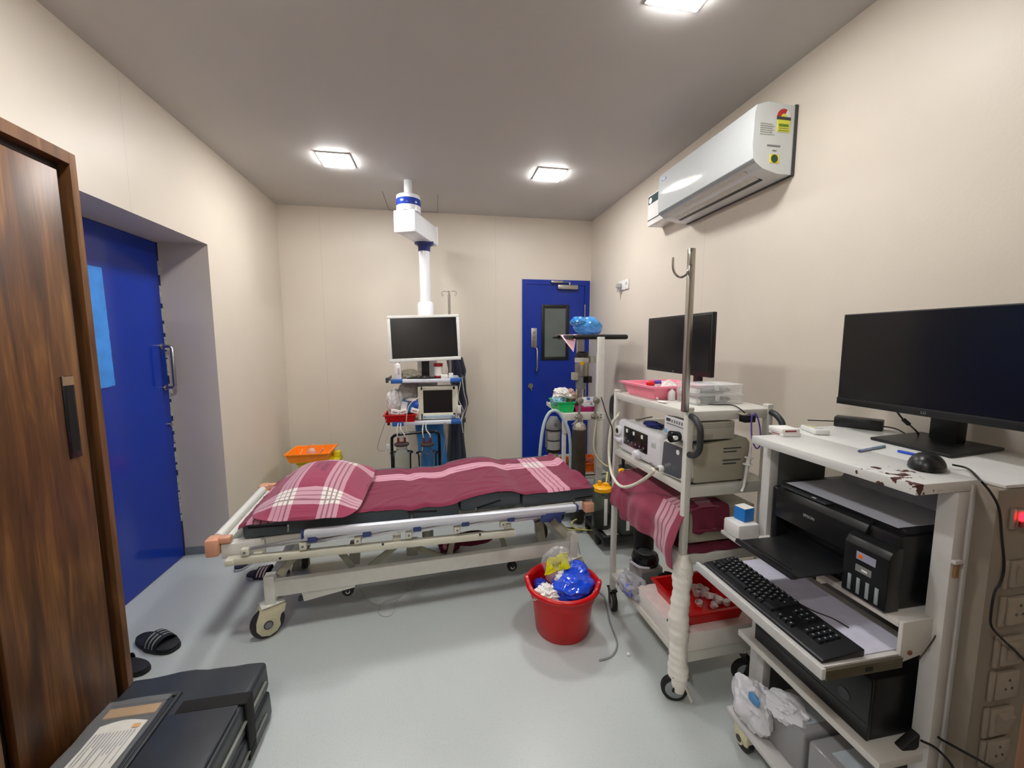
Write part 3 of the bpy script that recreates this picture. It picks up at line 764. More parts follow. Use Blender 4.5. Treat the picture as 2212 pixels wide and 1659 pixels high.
nz_ = nt.nodes.new('ShaderNodeTexNoise'); nz_.inputs['Scale'].default_value = 95; nt.links.new(o_, nz_.inputs['Vector'])
st_ = mul(mul(mathn(nt, 'MAXIMUM', r1, r2), gt(nz_.outputs['Fac'], .47)), .6); nt.links.new(mix(nt, mul(st_, gt(z_, 0.0)), base_, hexc('4E2A48')), b_.inputs['Base Color'])
b = MB().mat(M_PILLOW).addbm(bm); pl = b.build('pillow', sharp=80)
PM = BEDM @ Matrix.Translation(Vector((PC[0]-.03, PC[1], ztop+.046))) @ Matrix.Rotation(PRZ, 4, 'Z') @ Matrix.Rotation(math.radians(3.5), 4, 'X') @ Matrix.Rotation(math.radians(2), 4, 'Y')
pl.matrix_world = PM; tag(pl, 'plump maroon plaid pillow with pale checked bands, at the head of the bed', 'pillow')
# ================================================================ WHITE EQUIPMENT CART
CO, CR = (.928, 1.36, 0), math.atan2(.034, .999)
CM = Matrix.Translation(Vector(CO)) @ Matrix.Rotation(CR, 4, 'Z'); CI = CM.inverted()
def _loc(I, px, py, ax, v):
    o = I @ Vector((0, 0, CAMH)); d = I.to_3x3() @ (RIGHT*((px-1106)/FPX)-UP*((py-829.5)/FPX)+FWD)
    return o+d*((v-o[ax])/d[ax])
cn = lambda px, py, t=0: _loc(CI, px, py, 1, t)     # on the near face
cl = lambda px, py, s=0: _loc(CI, px, py, 0, s)     # on the left face
cz_ = lambda px, py, z: _loc(CI, px, py, 2, z)
CS, CT = .385, .61
cart = thing('equipment_cart', 'white four-shelf equipment trolley with bandaged near post and a chrome hook pole', 'trolley', CO, CR)
p = .026
for nm, (s_, t_) in (('post', (0, 0)), ('post', (0, CT-p)), ('post', (CS-p, 0)), ('post', (CS-p, CT-p))):
    MB().mat(M_WHITEM).box(s_, s_+p, t_, t_+p, .11, 1.212, .003).box(s_-.001, s_+p+.001, t_-.001, t_+p+.001, 1.205, 1.216, .003).build('post', cart)
for z, h in ((1.20, .038), (.905, .045), (.628, .045), (.212, .05)):
    b = MB().mat(M_WHITEM).box(.004, CS-.004, .004, CT-.004, z-.012, z, .002)
    b.box(p, CS-p, .002, .014, z-h, z-.001, .002); b.box(p, CS-p, CT-.014, CT-.002, z-h, z-.001, .002)
    b.box(.001, .010, p, CT-p, z-.03, z+.002, .002); b.box(CS-.010, CS-.001, p, CT-p, z-.03, z+.002, .002)
    b.build('shelf', cart)
M_HND = mk('handle_charcoal', '2E3336', rough=.4)
for s_ in (.012, CS-.012):
    b = MB().mat(M_HND).tube([(s_, .0, 1.185), (s_, -.025, 1.178), (s_, -.055, 1.15), (s_, -.058, 1.10), (s_, -.055, 1.065), (s_, -.03, 1.04), (s_, .0, 1.035)], .0115, n=10, smooth=4)
    b.mat(M_BLACK).cyl((s_+.008, -.03, 1.172), (s_+.013, -.03, 1.172), .005, n=10); b.build('grab_handle', cart)
b = MB().mat(M_HND).tube([(.012, CT, 1.185), (.012, CT+.04, 1.16), (.012, CT+.045, 1.08), (.012, CT, 1.04)], .0115, n=10, smooth=4); b.build('grab_handle', cart)
# hook pole
pz = 1.802
b = MB().mat(M_CHROME).box(-.020, .002, -.002, .018, 1.20, pz, .002); b.build('chrome_pole', cart)
h = [cn(*q, .008) for q in ((1489, 548), (1488, 578), (1483, 592), (1470, 599), (1459, 592), (1454, 578), (1454, 556))]
MB().mat(M_CHROME).tube(h, .0042, n=8, smooth=4).box(-.022, -.010, -.004, .004, 1.74, 1.79, .002).build('hook', cart)
# castors
M_CGREY = mk('castor_disc', '8C9294', rough=.4)
def castor2(X0, parent, rot, r=.052, name='castor', w_=.026):
    X = X0 @ Matrix.Rotation(rot, 4, 'Z')
    b = MB(X).mat(M_BLACK).cyl((0, 0, 2*r+.01), (0, 0, .125), .012, n=12).box(-.03, .03, -.022, .022, 2*r+.002, 2*r+.01, .002)
    for sy in (-1, 1): b.prism([(-.012, 2*r+.008), (.022, 2*r+.008), (-.008, r-.012), (-.03, r-.006)], sy*(w_/2+.004)-.002, sy*(w_/2+.004)+.002, 'y')
    c = b.build(name, parent)
    b = MB(X).mat(M_BLACKR).cyl((-.02, -w_/2, r), (-.02, w_/2, r), r, n=32, bev=.006); wl = b.build('wheel', c)
    b = MB(X).mat(M_CGREY).cyl((-.02, -w_/2-.002, r), (-.02, w_/2+.002, r), r*.72, n=28, bev=.003)
    b.mat(M_BLACK).cyl((-.02, -w_/2-.004, r), (-.02, w_/2+.004, r), r*.2, n=16); b.build('disc', c)
    return c
T = Matrix.Translation
castor2(T((.018, .005, 0)), cart, math.radians(-25)); castor2(T((CS-.02, .02, 0)), cart, math.radians(-12))
castor2(T((.013, CT-.01, 0)), cart, math.radians(80)); castor2(T((CS-.013, CT-.013, 0)), cart, math.radians(60))
# bandage
M_GAUZE = mk('gauze', 'EAE6DE', rough=.9, var=.04, vs=25, bump=.5, bs=300)
prof = []
for i in range(90):
    z = .045+.585*i/89
    r = .036+.0012*math.sin(i*.55)+.0012*math.sin(i*1.3+1)+(.003*math.sin((i/89)*PI*5)); 
    if i > 80: r *= 1-.35*(i-80)/9
    if i < 10: r *= .8+.02*i
    prof.append((r, z))
b = MB().mat(M_GAUZE).lathe(prof, (.012, .012, 0), n=28, fx=lambda a: 1+.05*math.sin(3*a))
vs = b.V
for k, v in enumerate(vs): 
    d = noise.noise(v*18); v.x += .005*d+.004*math.sin(v.z*14); v.y += .004*noise.noise(v*15+Vector((3, 3, 3)))
b.tube([(.02, -.0, .10), (.04, -.015, .06), (.052, -.03, .02)], .014, n=8, smooth=4, flat=.35)
bn = b.build('bandage_roll', sharp=70); bn.location = CO; bn.rotation_euler = (0, 0, CR)
b2 = MB().mat(mk('bandage_stain', '8A7862', rough=.8)); q = cn(1475, 1319, -.024)
bn.matrix_world = CM
tag(bn, 'white gauze bandage wound around the near post of the white trolley', 'bandage')

def ct(name, label, cat, s_, t_, z, rz=0, group=None):
    "thing standing on the cart at local (s,t,z)"
    l = CM @ Vector((s_, t_, z)); return thing(name, label, cat, tuple(l), CR+rz, group)
def bld(mb, name, parent, **k):
    "mesh given in cart coordinates -> child of a cart thing"
    mb.V = [CM @ v for v in mb.V]; return mb.build(name, parent, world=True, **k)
# ---- shelf 2: white insufflator / processor
Z2 = .9065
M_IVORY = mk('equipment_ivory', 'D9D8D2', rough=.35, var=.02); M_TAUPE = mk('equipment_taupe', 'A9A594', rough=.4, var=.03)
M_FACE = mk('equipment_white', 'DCDCE2', rough=.25, var=.02)
t = ct('video_processor', 'white endoscopy processor with black touch panel and round dial, on the trolley', 'processor', .2, .39, Z2)
b = MB().mat(M_IVORY).box(.05, .35, .19, .57, Z2+.01, 1.062, .012); 
b.mat(M_FACE).box(.008, .06, .182, .578, Z2+.004, 1.068, .022, 4); b.mat(M_DARKG)
for (s_, t_) in ((.05, .21), (.05, .55), (.33, .21), (.33, .55)): b.cyl((s_, t_, Z2), (s_, t_, Z2+.012), .012, n=12)
bld(b, 'body', t)
b = MB().mat(M_BLACKG).box(.003, .010, .285, .50, .955, 1.045, .003)
b.mat(M_WHITE)
for k, tt in enumerate((.465, .40, .325)): b.box(.0015, .004, tt-.008, tt+.008, 1.018-.0*k, 1.036, .001)
b.mat(M_GREYM)
for k in range(6): b.cyl((.0015, .485-k*.035, .978), (.004, .485-k*.035, .978), .005, n=10)
bld(b, 'touch_panel', t)
b = MB().mat(M_FACE).cyl((-.022, .355, .938), (.01, .355, .938), .018, n=24, bev=.003).cyl((-.006, .355, .938), (.01, .355, .938), .023, n=24)
bld(b, 'dial', t)
b = MB().mat(M_FACE).cyl((-.004, .555, 1.01), (.01, .555, 1.01), .026, n=24, bev=.002)
b.mat(mk('brass_socket', '5A4A28', rough=.35, metal=.8)).cyl((-.006, .555, 1.008), (.0, .555, 1.008), .013, n=16)
b.mat(M_FACE).box(-.012, .01, .52, .578, .955, .972, .004)
bld(b, 'socket', t)
b = MB().mat(mk('switch_face', 'C8CCCE', rough=.3)).box(.003, .01, .218, .252, 1.0, 1.03, .003).box(.003, .01, .225, .245, 1.005, 1.02, .002); b.mat(M_CHROME).cyl((-.001, .245, .925), (.01, .245, .925), .006, n=12)
bld(b, 'power_switch', t)
# grey light source
t = ct('light_source', 'taupe light source with tilted dark grey front, nearest unit on the second shelf', 'light source', .2, .09, Z2)
b = MB().mat(M_TAUPE)
body = [(.045, Z2+.008), (.285, Z2+.008), (.290, Z2+.03), (.292, 1.065), (.275, 1.085), (.07, 1.068), (.045, 1.06)]
b.prism(body, .008, .166, 'y', bev=.004); 
b.mat(M_DARKG)
for s_ in (.06, .27):
    for t_ in (.03, .15): b.cyl((s_, t_, Z2), (s_, t_, Z2+.012), .01, n=12)
b.mat(M_TAUPE)
bld(b, 'body', t)
b = MB().mat(M_IVORY)
fp = [(.030, Z2+.012), (.15, Z2+.004), (.172, Z2+.02), (.162, 1.05), (.15, 1.06), (.03, 1.06), (.018, 1.045), (.012, Z2+.03)]
b.prism(fp, .006, .05, 'x', bev=.004); bld(b, 'front_bezel', t)
b = MB().mat(mk('panel_slate', '4C5158', rough=.35))
fp = [(.040, Z2+.02), (.145, Z2+.012), (.162, Z2+.025), (.152, 1.045), (.145, 1.052), (.036, 1.052), (.026, 1.04), (.024, Z2+.035)]
b.prism(fp, .002, .007, 'x'); b.mat(M_WHITEP).cyl((-.001, .052, 1.03), (.004, .052, 1.03), .010, n=20)
b.mat(M_GREYM)
for k in range(3): b.cyl((.0005, .13-k*.014, .955+k*.006), (.003, .13-k*.014, .955+k*.006), .006, n=14)
bld(b, 'front_panel', t)
b = MB().mat(M_DARKG)
for k in range(4): b.box(.17, .25-.02*(k % 2), .0055, .009, 1.045-k*.014-(.02 if k > 1 else 0), 1.049-k*.014-(.02 if k > 1 else 0))
bld(b, 'side_print', t, smooth=False)
q = cl(1425, 1016, -.03); qq = cl(1440, 1010, .0)
b = MB().mat(M_WHITEP).cyl((-.018, .155, .932), (.004, .155, .932), .014, n=20, bev=.002)
b.mat(M_CHROME).cyl((-.045, .16, .932), (-.018, .155, .932), .007, n=14); bld(b, 'light_guide_plug', t)
# small white unit on top
t = ct('control_unit', 'small white unit with perforated side and big black knob, stacked upon the light source', 'electronic unit', .15, .09, 1.075)
b = MB().mat(M_TAUPE)
M_PERF = mk('perforated_side', 'B4B1A4', rough=.4)
nt, bb = nodes(M_PERF); o_, x_, y_, z_ = objxyz(nt)
vn = nt.nodes.new('ShaderNodeTexVoronoi'); vn.feature = 'DISTANCE_TO_EDGE'; vn.inputs['Scale'].default_value = 1
mm = nt.nodes.new('ShaderNodeTexVoronoi'); mm.inputs['Scale'].default_value = 140; mm.inputs['Randomness'].default_value = 0; nt.links.new(o_, mm.inputs['Vector'])
hole = mathn(nt, 'LESS_THAN', mm.outputs['Distance'], .42)
in1 = mathn(nt, 'MULTIPLY', mathn(nt, 'GREATER_THAN', z_, .055), mathn(nt, 'LESS_THAN', z_, .075))
in2 = mathn(nt, 'MULTIPLY', mathn(nt, 'MULTIPLY', mathn(nt, 'GREATER_THAN', z_, .012), mathn(nt, 'LESS_THAN', z_, .034)), mathn(nt, 'LESS_THAN', x_, -.03))
nt.links.new(mix(nt, mathn(nt, 'MULTIPLY', mathn(nt, 'MULTIPLY', hole, mathn(nt, 'MAXIMUM', in1, in2)), .6), hexc('B4B1A4'), hexc('55534C')), bb.inputs['Base Color'])
b.mat(M_PERF).box(.03, .215, .006, .16, 1.085, 1.155, .003); b.mat(M_DARKG).box(.04, .2, .02, .15, 1.078, 1.087); bld(b, 'body', t)
b = MB().mat(M_FACE).box(.008, .03, .002, .164, 1.078, 1.160, .005); b.mat(M_DARKG).box(.0065, .009, .12, .148, 1.14, 1.152)
b.mat(M_GREYM)
for k in range(6): b.box(.0065, .009, .105-k*.016, .112-k*.016, 1.138, 1.150)
b.box(.0065, .009, .02, .145, 1.128, 1.1315); b.mat(mk('sky_label', '7FB0DC', rough=.5)).box(.0065, .009, .14, .158, 1.088, 1.105)
bld(b, 'front_panel', t, smooth=False)
b = MB().mat(M_BLACKG).cyl((-.03, .065, 1.092), (.01, .06, 1.092), .024, r2=.02, n=18, bev=.003).cyl((-.045, .04, 1.09), (-.01, .055, 1.09), .012, n=14)
b.mat(M_WHITEP).cyl((-.03, .022, 1.097), (-.03, .045, 1.092), .008, n=12); bld(b, 'cable_plug', t, label='large black plug with white tip')
# forceps + blue cloth on processor
b = MB().mat(M_CHROME); q0, q1 = cz_(1375, 908, 1.068), cz_(1408, 900, 1.085)
b.tube([q0, (q0+q1)/2, q1], .004, n=6); b.tube([q0+Vector((0, .012, 0)), q1+Vector((0, -.006, 0))], .004, n=6)
f = bld(b, 'forceps', None); tag(f, 'small steel forceps lying on top of the white endoscopy processor', 'forceps')
q = cz_(1412, 917, 1.075)
b = MB().mat(mk('navy_cloth', '1E2668', rough=.8)).blob((q.x, q.y, 1.074), (.03, .055, .013), amp=.5, freq=5, seed=4, zmin=1.0645, sub=4)
f = bld(b, 'navy_strap', None, sharp=70); tag(f, 'crumpled navy blue strap on the white processor beside the small white unit', 'strap')
# white hose sagging in front
M_HOSE = mk('cream_hose', 'D8D6C4', rough=.4)
hs = [(.02, .57, 1.12), cl(1335, 905, -.01)+Vector((0, 0, .0))]
pts = [cl(1330, 872, .05), cl(1338, 893, .02), cl(1322, 915, -.01), cl(1316, 960, -.02), cl(1317, 1000, -.03), cl(1324, 1030, -.04), cl(1340, 1050, -.045), cl(1362, 1050, -.045), cl(1390, 1036, -.045), cl(1412, 1018, -.045), Vector((-.045, .16, .932))]
f = bld(MB().mat(M_HOSE).tube(pts, .0075, n=10, smooth=5), 'light_guide_hose', None); tag(f, 'cream hose sagging from the rear of the white trolley to the light source', 'hose')
pts = [cl(1313, 860, .0)+Vector((-.02, .04, 0)), cl(1312, 900, -.03), cl(1322, 925, -.025), cl(1323, 960, -.02), cl(1320, 1010, -.02), cl(1318, 1040, -.02)]
f = bld(MB().mat(M_BLACKR).tube(pts, .0035, n=8, smooth=4), 'power_cable', None); tag(f, 'thin black cable hanging down the far post of the white trolley', 'cable')
# ---- shelf 3: grey generator with maroon cloths
Z3 = .629
cp_ = ct('folded_cloth', 'maroon folded cloth lying under the grey generator on the third shelf', 'cloth', .2, .3, Z3)
M_CLO = mk('maroon_cloth', '6E2238', rough=.9, var=.06, bump=.3, bs=500)
def clf(u, v): return (.015+u*.345, .0+v*.57, Z3+.024+.004*noise.noise(Vector((u*5, v*5, 0)))+.003*math.sin(u*20))
bld(MB().mat(M_CLO).grid(30, 30, clf, thick=.022), 'cloth', cp_, sharp=60)
t = ct('electrosurgical_generator', 'grey box-shaped generator half covered by a maroon striped cloth, on the third shelf', 'generator', .2, .3, .655)
b = MB().mat(M_TAUPE).box(.04, .345, .02, .56, .662, .80, .006); b.mat(M_DARKG)
for s_ in (.06, .32):
    for t_ in (.05, .53): b.cyl((s_, t_, .654), (s_, t_, .665), .012, n=12)
b.mat(M_LGREY)
for k in range(5): b.box(.22, .30, .0185, .021, .76-k*.012, .763-k*.012)
bld(b, 'case', t)
b = MB().mat(M_DARKG).prism([(.02, .665), (.055, .665), (.055, .80), (.035, .80)], .03, .55, 'y', bev=.004); bld(b, 'front_panel', t)
M_PLC = plaid_mat('maroon_plaid_drape', '8C3A50', 'C493A0', 'CFA9B0', '70283C', [(-9, -8)], [(1.395, 1.51)], (-10, 10, 1, 2.2))
def drf(u, v):
    # u: from the top of the generator over its front edge and down; v: along the cart
    t_ = .0+v*.53; fold = .014*math.sin(v*13+1)+.006*math.sin(v*31)
    if u < .5: s_ = .16-(u/.5)*.15; z = .812+.006*math.sin(v*9+u*6)-(.02*(u/.5)**4)
    else:
        k = (u-.5)/.5; s_ = .01-.045*math.sin(k*2.2)-fold*k; z = .80-k*(.205+.02*math.sin(v*6+2)-(.05 if v > .85 else 0))
        s_ -= .008*noise.noise(Vector((v*6, k*4, 1)))
    return (s_, t_, z)
d = bld(MB().mat(M_PLC).grid(46, 90, drf, thick=.003), 'draped_cloth', None, sharp=70)
def drf2(u, v):
    s_ = .045+u*.165; k = v
    z = .812 if k < .4 else .812-(k-.4)/.6*(.095+.012*math.sin(u*9))
    t_ = .09-(k/.4)*.078 if k < .4 else .012-.008*math.sin((k-.4)*3)-.005*math.sin(u*14)*(k-.4)
    return (s_, t_, z+.003*math.sin(u*12))
b = MB().mat(M_CLO).grid(24, 30, drf2, thick=.005); b.tube([(.05, .0, .725), (.12, -.004, .722), (.205, .002, .715)], .006, n=8, smooth=4)
d2 = bld(b, 'fold', None, sharp=70); d2.parent = d
tag(d, 'maroon cloth with pale stripes draped over the front of the grey generator', 'cloth')
# ---- bottom shelf
Z4 = .2135
t = ct('white_box', 'flat white carton with a green dot, under the red tray of cups', 'box', .19, .17, Z4)
M_CARD = mk('white_card', 'D9D5CF', rough=.7, var=.03)
b = MB().mat(M_CARD).box(.006, .378, -.004, .33, Z4, Z4+.078, .002)
b.build if 0 else None
bld(b, 'carton', t)
b = MB().mat(mk('pinkish_lid', 'E2D2CE', rough=.7)).box(.004, .379, -.005, .331, Z4+.078, Z4+.082, .001); bld(b, 'lid', t)
q = cz_(1443, 1341, Z4+.082); b = MB().mat(mk('green_dot', '1F6A62', rough=.5)).cyl((q.x+.006, q.y, Z4+.081), (q.x+.006, q.y, Z4+.083), .011, n=24); bld(b, 'round_mark', t, label='dark green round mark')
def tray(mb, x0, x1, y0, y1, z0, z1, fl=.015, th=.003, rim=.008, M=None):
    "open rectangular tray with sloping sides and a rolled rim"
    def loop(a, z): return [(x0-a, y0-a, z), (x1+a, y0-a, z), (x1+a, y1+a, z), (x0-a, y1+a, z)]
    L = [loop(0, z0), loop(fl, z1), loop(fl+rim, z1), loop(fl+rim, z1-.007), loop(fl+rim-.002, z1-.007), loop(fl+rim-.002, z1-.002)]
    inner = [loop(fl-th, z1-.001), loop(-th, z0+th)]
    vs = []; fs = []
    seq = [loop(0, z0), loop(fl, z1-.003), loop(fl+rim, z1-.003), loop(fl+rim, z1-.009), loop(fl+rim+.0025, z1-.009), loop(fl+rim+.0025, z1), loop(fl-th, z1), loop(-th, z0+th)]
    for l in seq: vs += l
    for j in range(len(seq)-1):
        for k in range(4): fs.append((j*4+k, j*4+(k+1) % 4, (j+1)*4+(k+1) % 4, (j+1)*4+k))
    fs.append((3, 2, 1, 0)); n = (len(seq)-1)*4; fs.append((n, n+1, n+2, n+3))
    return mb.add(vs, fs, M)
Z5 = Z4+.0825
t = ct('red_tray', 'red plastic tray holding translucent cups, on the flat white carton', 'tray', .18, .17, Z5)
b = tray(MB().mat(M_RED), .075, .315, .035, .265, Z5, Z5+.062, fl=.014); b.add([], []); 
bld(b, 'tray', t, sharp=30)
t = None
M_CUP = mk('frosted_cup', 'F0E8E6', rough=.35, alpha=.85, var=.02)
random.seed(11)
cups = [(1500, 1273), (1512, 1262), (1524, 1268), (1505, 1285), (1530, 1280), (1518, 1276), (1535, 1290), (1546, 1284), (1540, 1300), (1552, 1298), (1560, 1291), (1512, 1296), (1571, 1305), (1502, 1262)]
proto = None
for i, (px, py) in enumerate(cups):
    q = cz_(px, py, Z5+.03); q.x = min(q.x, .30); zz = Z5+.004+(.0215 if i % 3 == 0 else 0)
    l = CM @ Vector((q.x, q.y, zz))
    if proto is None:
        b = MB().mat(M_CUP).lathe([(.0001, 0), (.012, 0), (.0135, .003), (.0155, .018), (.0165, .0185), (.0165, .0205), (.0145, .0205), (.012, .004), (.0001, .004)], n=20)
        proto = b.build('specimen_cup'); o_ = proto
    else: o_ = proto.copy(); COL.objects.link(o_)
    o_.location = l; o_.rotation_euler = (random.uniform(-.3, .3), random.uniform(-.3, .3), 0)
    tag(o_, 'small translucent white cup, one of the jumble in the red tray', 'cup', 'translucent cups in the red tray')
# power box with foot switch
q = cz_(1400, 1250, Z4)
qx, qy = .10, .40
t = ct('grey_power_box', 'small grey metal box with a socket, behind the red tray on the bottom shelf', 'power box', qx, qy, Z4, math.radians(0))
b = MB().mat(mk('power_grey', '9A9792', rough=.4, metal=.3)).box(qx-.045, qx+.075, qy-.02, qy+.10, Z4, Z4+.125, .004)
b.mat(M_GREYM).box(qx-.04, qx+.07, qy-.022, qy-.019, Z4+.06, Z4+.11); b.mat(M_BLACK).box(qx-.035, qx-.0, qy-.026, qy-.019, Z4+.02, Z4+.05, .002); bld(b, 'case', t)
t = ct('coiled_hose', 'round black foot pedal coil standing on the small grey power box', 'foot pedal', qx+.01, qy+.04, Z4+.1255)
b = MB().mat(M_BLACKG).lathe([(.001, 0), (.055, 0), (.066, .008), (.068, .03), (.062, .05), (.045, .056), (.001, .058)], (qx+.01, qy+.04, Z4+.1255), n=36)
b.mat(M_DARKG).lathe([(.001, 0), (.04, 0), (.038, .0025), (.001, .003)], (qx+.01, qy+.04, Z4+.183), n=30)
b.mat(mk('silver_band', 'B7B5C0', rough=.3)).tube([(qx-.062, qy+.05, Z4+.13), (qx-.075, qy+.02, Z4+.15), (qx-.055, qy-.02, Z4+.145), (qx-.01, qy-.035, Z4+.14)], .006, n=8, smooth=5)
bld(b, 'pedal', t)
b = MB().mat(M_BLACKR); rr = .055; pts = []
for i in range(75):
    a = i*.36; pts.append((qx+.06+rr*math.cos(a)*(1+.03*math.sin(i)), qy-.075+rr*.45*math.sin(a), Z4+.062+.03*math.sin(a)+.0004*i))
b.tube(pts, .004, n=6, smooth=2)
f = bld(b, 'cable_coil', None); tag(f, 'coil of black cable in front of the small grey power box', 'cable')
M_BAG = mk('thin_plastic', 'E4E4EC', rough=.25, trans=.55, ior=1.15, var=.05, vs=12)
q = cl(1355, 1265, -.0)
b = MB().mat(M_BAG).blob((.02, .40, Z4+.045), (.05, .085, .05), amp=.55, freq=4, seed=9, zmin=Z4+.001)
b.mat(mk('blue_print', '6E74C8', rough=.5)).blob((-.018, .37, Z4+.04), (.02, .03, .028), amp=.4, freq=4, seed=3, zmin=Z4+.002, sub=3)
f = bld(b, 'plastic_bag', None, sharp=80); tag(f, 'crumpled clear plastic bag with blue print at the far end of the bottom shelf', 'plastic bag')
t = ct('black_cylinder', 'tall black cylinder standing at the far end of the trolley bottom shelf', 'cylinder', .13, .545, Z4)
b = MB().mat(M_BLACKR).cyl((.165, .55, Z4), (.165, .55, Z4+.34), .052, n=32, bev=.01); bld(b, 'body', t)
# ---- top shelf
Z1 = 1.2015
t = ct('pink_tray', 'pink plastic tray on top of the white trolley below the monitor', 'tray', .1, .42, Z1)
b = tray(MB().mat(M_PINK), .055, .285, .315, .555, Z1, Z1+.062, fl=.024, rim=.010); bld(b, 'tray', t, sharp=30)
random.seed(5)
for (px, py, z, c, r, lab, nm, cat) in ((1405, 829, Z1+.052, M_RED, .012, 'red bottle cap lying in the pink tray', 'bottle_cap', 'cap'), (1420, 826, Z1+.054, mk('violet', '4A3AA8', rough=.4), .009, 'violet tube lying in the pink tray beside a red cap', 'tube', 'tube')):
    q = cz_(px, py, z); q = Vector((max(.07, min(.27, q.x)), max(.33, min(.54, q.y)), z))
    b = MB().mat(c).cyl(q+Vector((-.012, .014, 0)), q+Vector((.014, -.014, .003)), r, n=16, bev=.002)
    if nm == 'tube': b.mat(M_WHITEP).cyl(q+Vector((.014, -.014, .003)), q+Vector((.035, -.03, .004)), .006, n=12)
    b.mat(M_WHITEP).box(q.x-.02, q.x+.02, q.y-.02, q.y+.02, Z1+.004, q.z-r, .002)
    tag(bld(b, nm, None), lab, cat)
q = Vector((.15, .335, 0))
b = MB().mat(M_WHITE).blob((q.x, q.y+.02, Z1+.04), (.04, .028, .036), amp=.5, freq=3, seed=2, zmin=Z1+.004); tag(bld(b, 'tissue', None, sharp=80), 'crumpled white tissue at the near end of the pink tray', 'tissue')
# dropper bottle
q = cz_(1450, 864, Z1)
t = ct('dropper_bottle', 'small clear bottle with pointed nozzle in front of the pink tray', 'bottle', q.x, q.y, Z1)
b = MB().mat(M_FROST).lathe([(.001, 0), (.016, 0), (.017, .003), (.017, .034), (.013, .042), (.006, .047), (.006, .05)], (q.x, q.y, Z1), n=24); bld(b, 'body', t)
b = MB().mat(M_WHITEP).lathe([(.007, .049), (.008, .052), (.004, .062), (.0012, .078), (.0001, .079)], (q.x, q.y, Z1), n=16); bld(b, 'nozzle', t)
# syringes & scraps
for i, (px, py, lab) in enumerate(((1415, 860, 'clear syringe with red marks lying before the pink tray'), (1432, 858, 'second clear syringe nearer to the dropper bottle'))):
    q = cz_(px, py, Z1+.006)
    b = MB().mat(M_FROST).cyl(q+Vector((-.0, -.02, .001)), q+Vector((.012, .03, .001)), .0055, n=12); b.mat(mk('pink_mark', 'B8405A', rough=.5)).cyl(q+Vector((.0115, .028, .001)), q+Vector((.014, .04, .001)), .0045, n=10)
    tag(bld(b, 'syringe', None), lab, 'syringe', 'syringes on the trolley top')
q = cz_(1430, 868, Z1+.003)
b = MB().mat(M_WHITE).blob((q.x, q.y, Z1+.004), (.012, .03, .004), amp=.4, freq=4, seed=8, zmin=Z1+.0005, sub=3); tag(bld(b, 'gauze_swab', None), 'flat white gauze swab beside the dropper bottle', 'swab')
# brown bottle behind the pole
q = cz_(1503, 852, Z1)
t = ct('brown_bottle', 'brown and white bottle standing behind the chrome pole next to clear boxes', 'bottle', q.x, q.y+.0, Z1)
b = MB().mat(M_WHITEP).lathe([(.001, 0), (.014, 0), (.014, .04), (.001, .04)], (q.x, q.y, Z1), n=20); bld(b, 'label', t)
b = MB().mat(mk('brown_glass', '6A3010', rough=.15)).lathe([(.0135, .04), (.0135, .052), (.006, .06), (.006, .075)], (q.x, q.y, Z1), n=20); bld(b, 'neck', t)
# two clear boxes
M_CBOX = mk('clear_box_plastic', 'F2F5F7', rough=.2, alpha=.22, var=.01); M_STUFFG = mk('grey_contents', 'A09EA4', rough=.6, var=.25, vs=60)
q0, q1 = cz_(1508, 876, Z1), cz_(1606, 866, Z1)
s0, s1, t0_ = q0.x, min(q1.x, .35), q0.y+.004
for i, (dz, sh_, lab) in enumerate(((0, 0, 'lower clear plastic box of the pair on the white trolley'), (.0425, -.004, 'upper clear plastic box with lid, on another one on the white trolley'))):
    t = ct('clear_storage_box', lab, 'box', (s0+s1)/2+sh_, t0_+.07, Z1+dz, 0, 'clear boxes on the trolley top')
    X = Matrix.Translation(Vector((sh_, 0, 0)))
    b = MB(X).mat(M_CBOX)
    z0 = Z1+dz+.0005
    b.box(s0+.003, s1-.003, t0_+.003, t0_+.137, z0, z0+.002, .001); b.box(s0, s0+.002, t0_, t0_+.14, z0, z0+.036); b.box(s1-.002, s1, t0_, t0_+.14, z0, z0+.036)
    b.box(s0+.002, s1-.002, t0_, t0_+.002, z0, z0+.036); b.box(s0+.002, s1-.002, t0_+.138, t0_+.14, z0, z0+.036); bld(b, 'base', t)
    b = MB(X).mat(mk('box_lid', 'F0F2F4', rough=.2, alpha=.42)).box(s0-.003, s1+.003, t0_-.003, t0_+.143, z0+.036, z0+.041, .002); b.box(s0+.08, s0+.1, t0_-.006, t0_-.003, z0+.016, z0+.040, .001); bld(b, 'lid', t)
    b = MB(X).mat(M_STUFFG).blob(((s0+s1)/2+.005, t0_+.05, z0+.014), ((s1-s0)*.36, .035, .012), amp=.3, freq=5, seed=i+20, zmin=z0+.003, top=z0+.0345)
    b.mat(M_WHITE).box(s0+.006, s0+.03, t0_+.02, t0_+.12, z0+.003, z0+.02, .002); bld(b, 'contents', t)
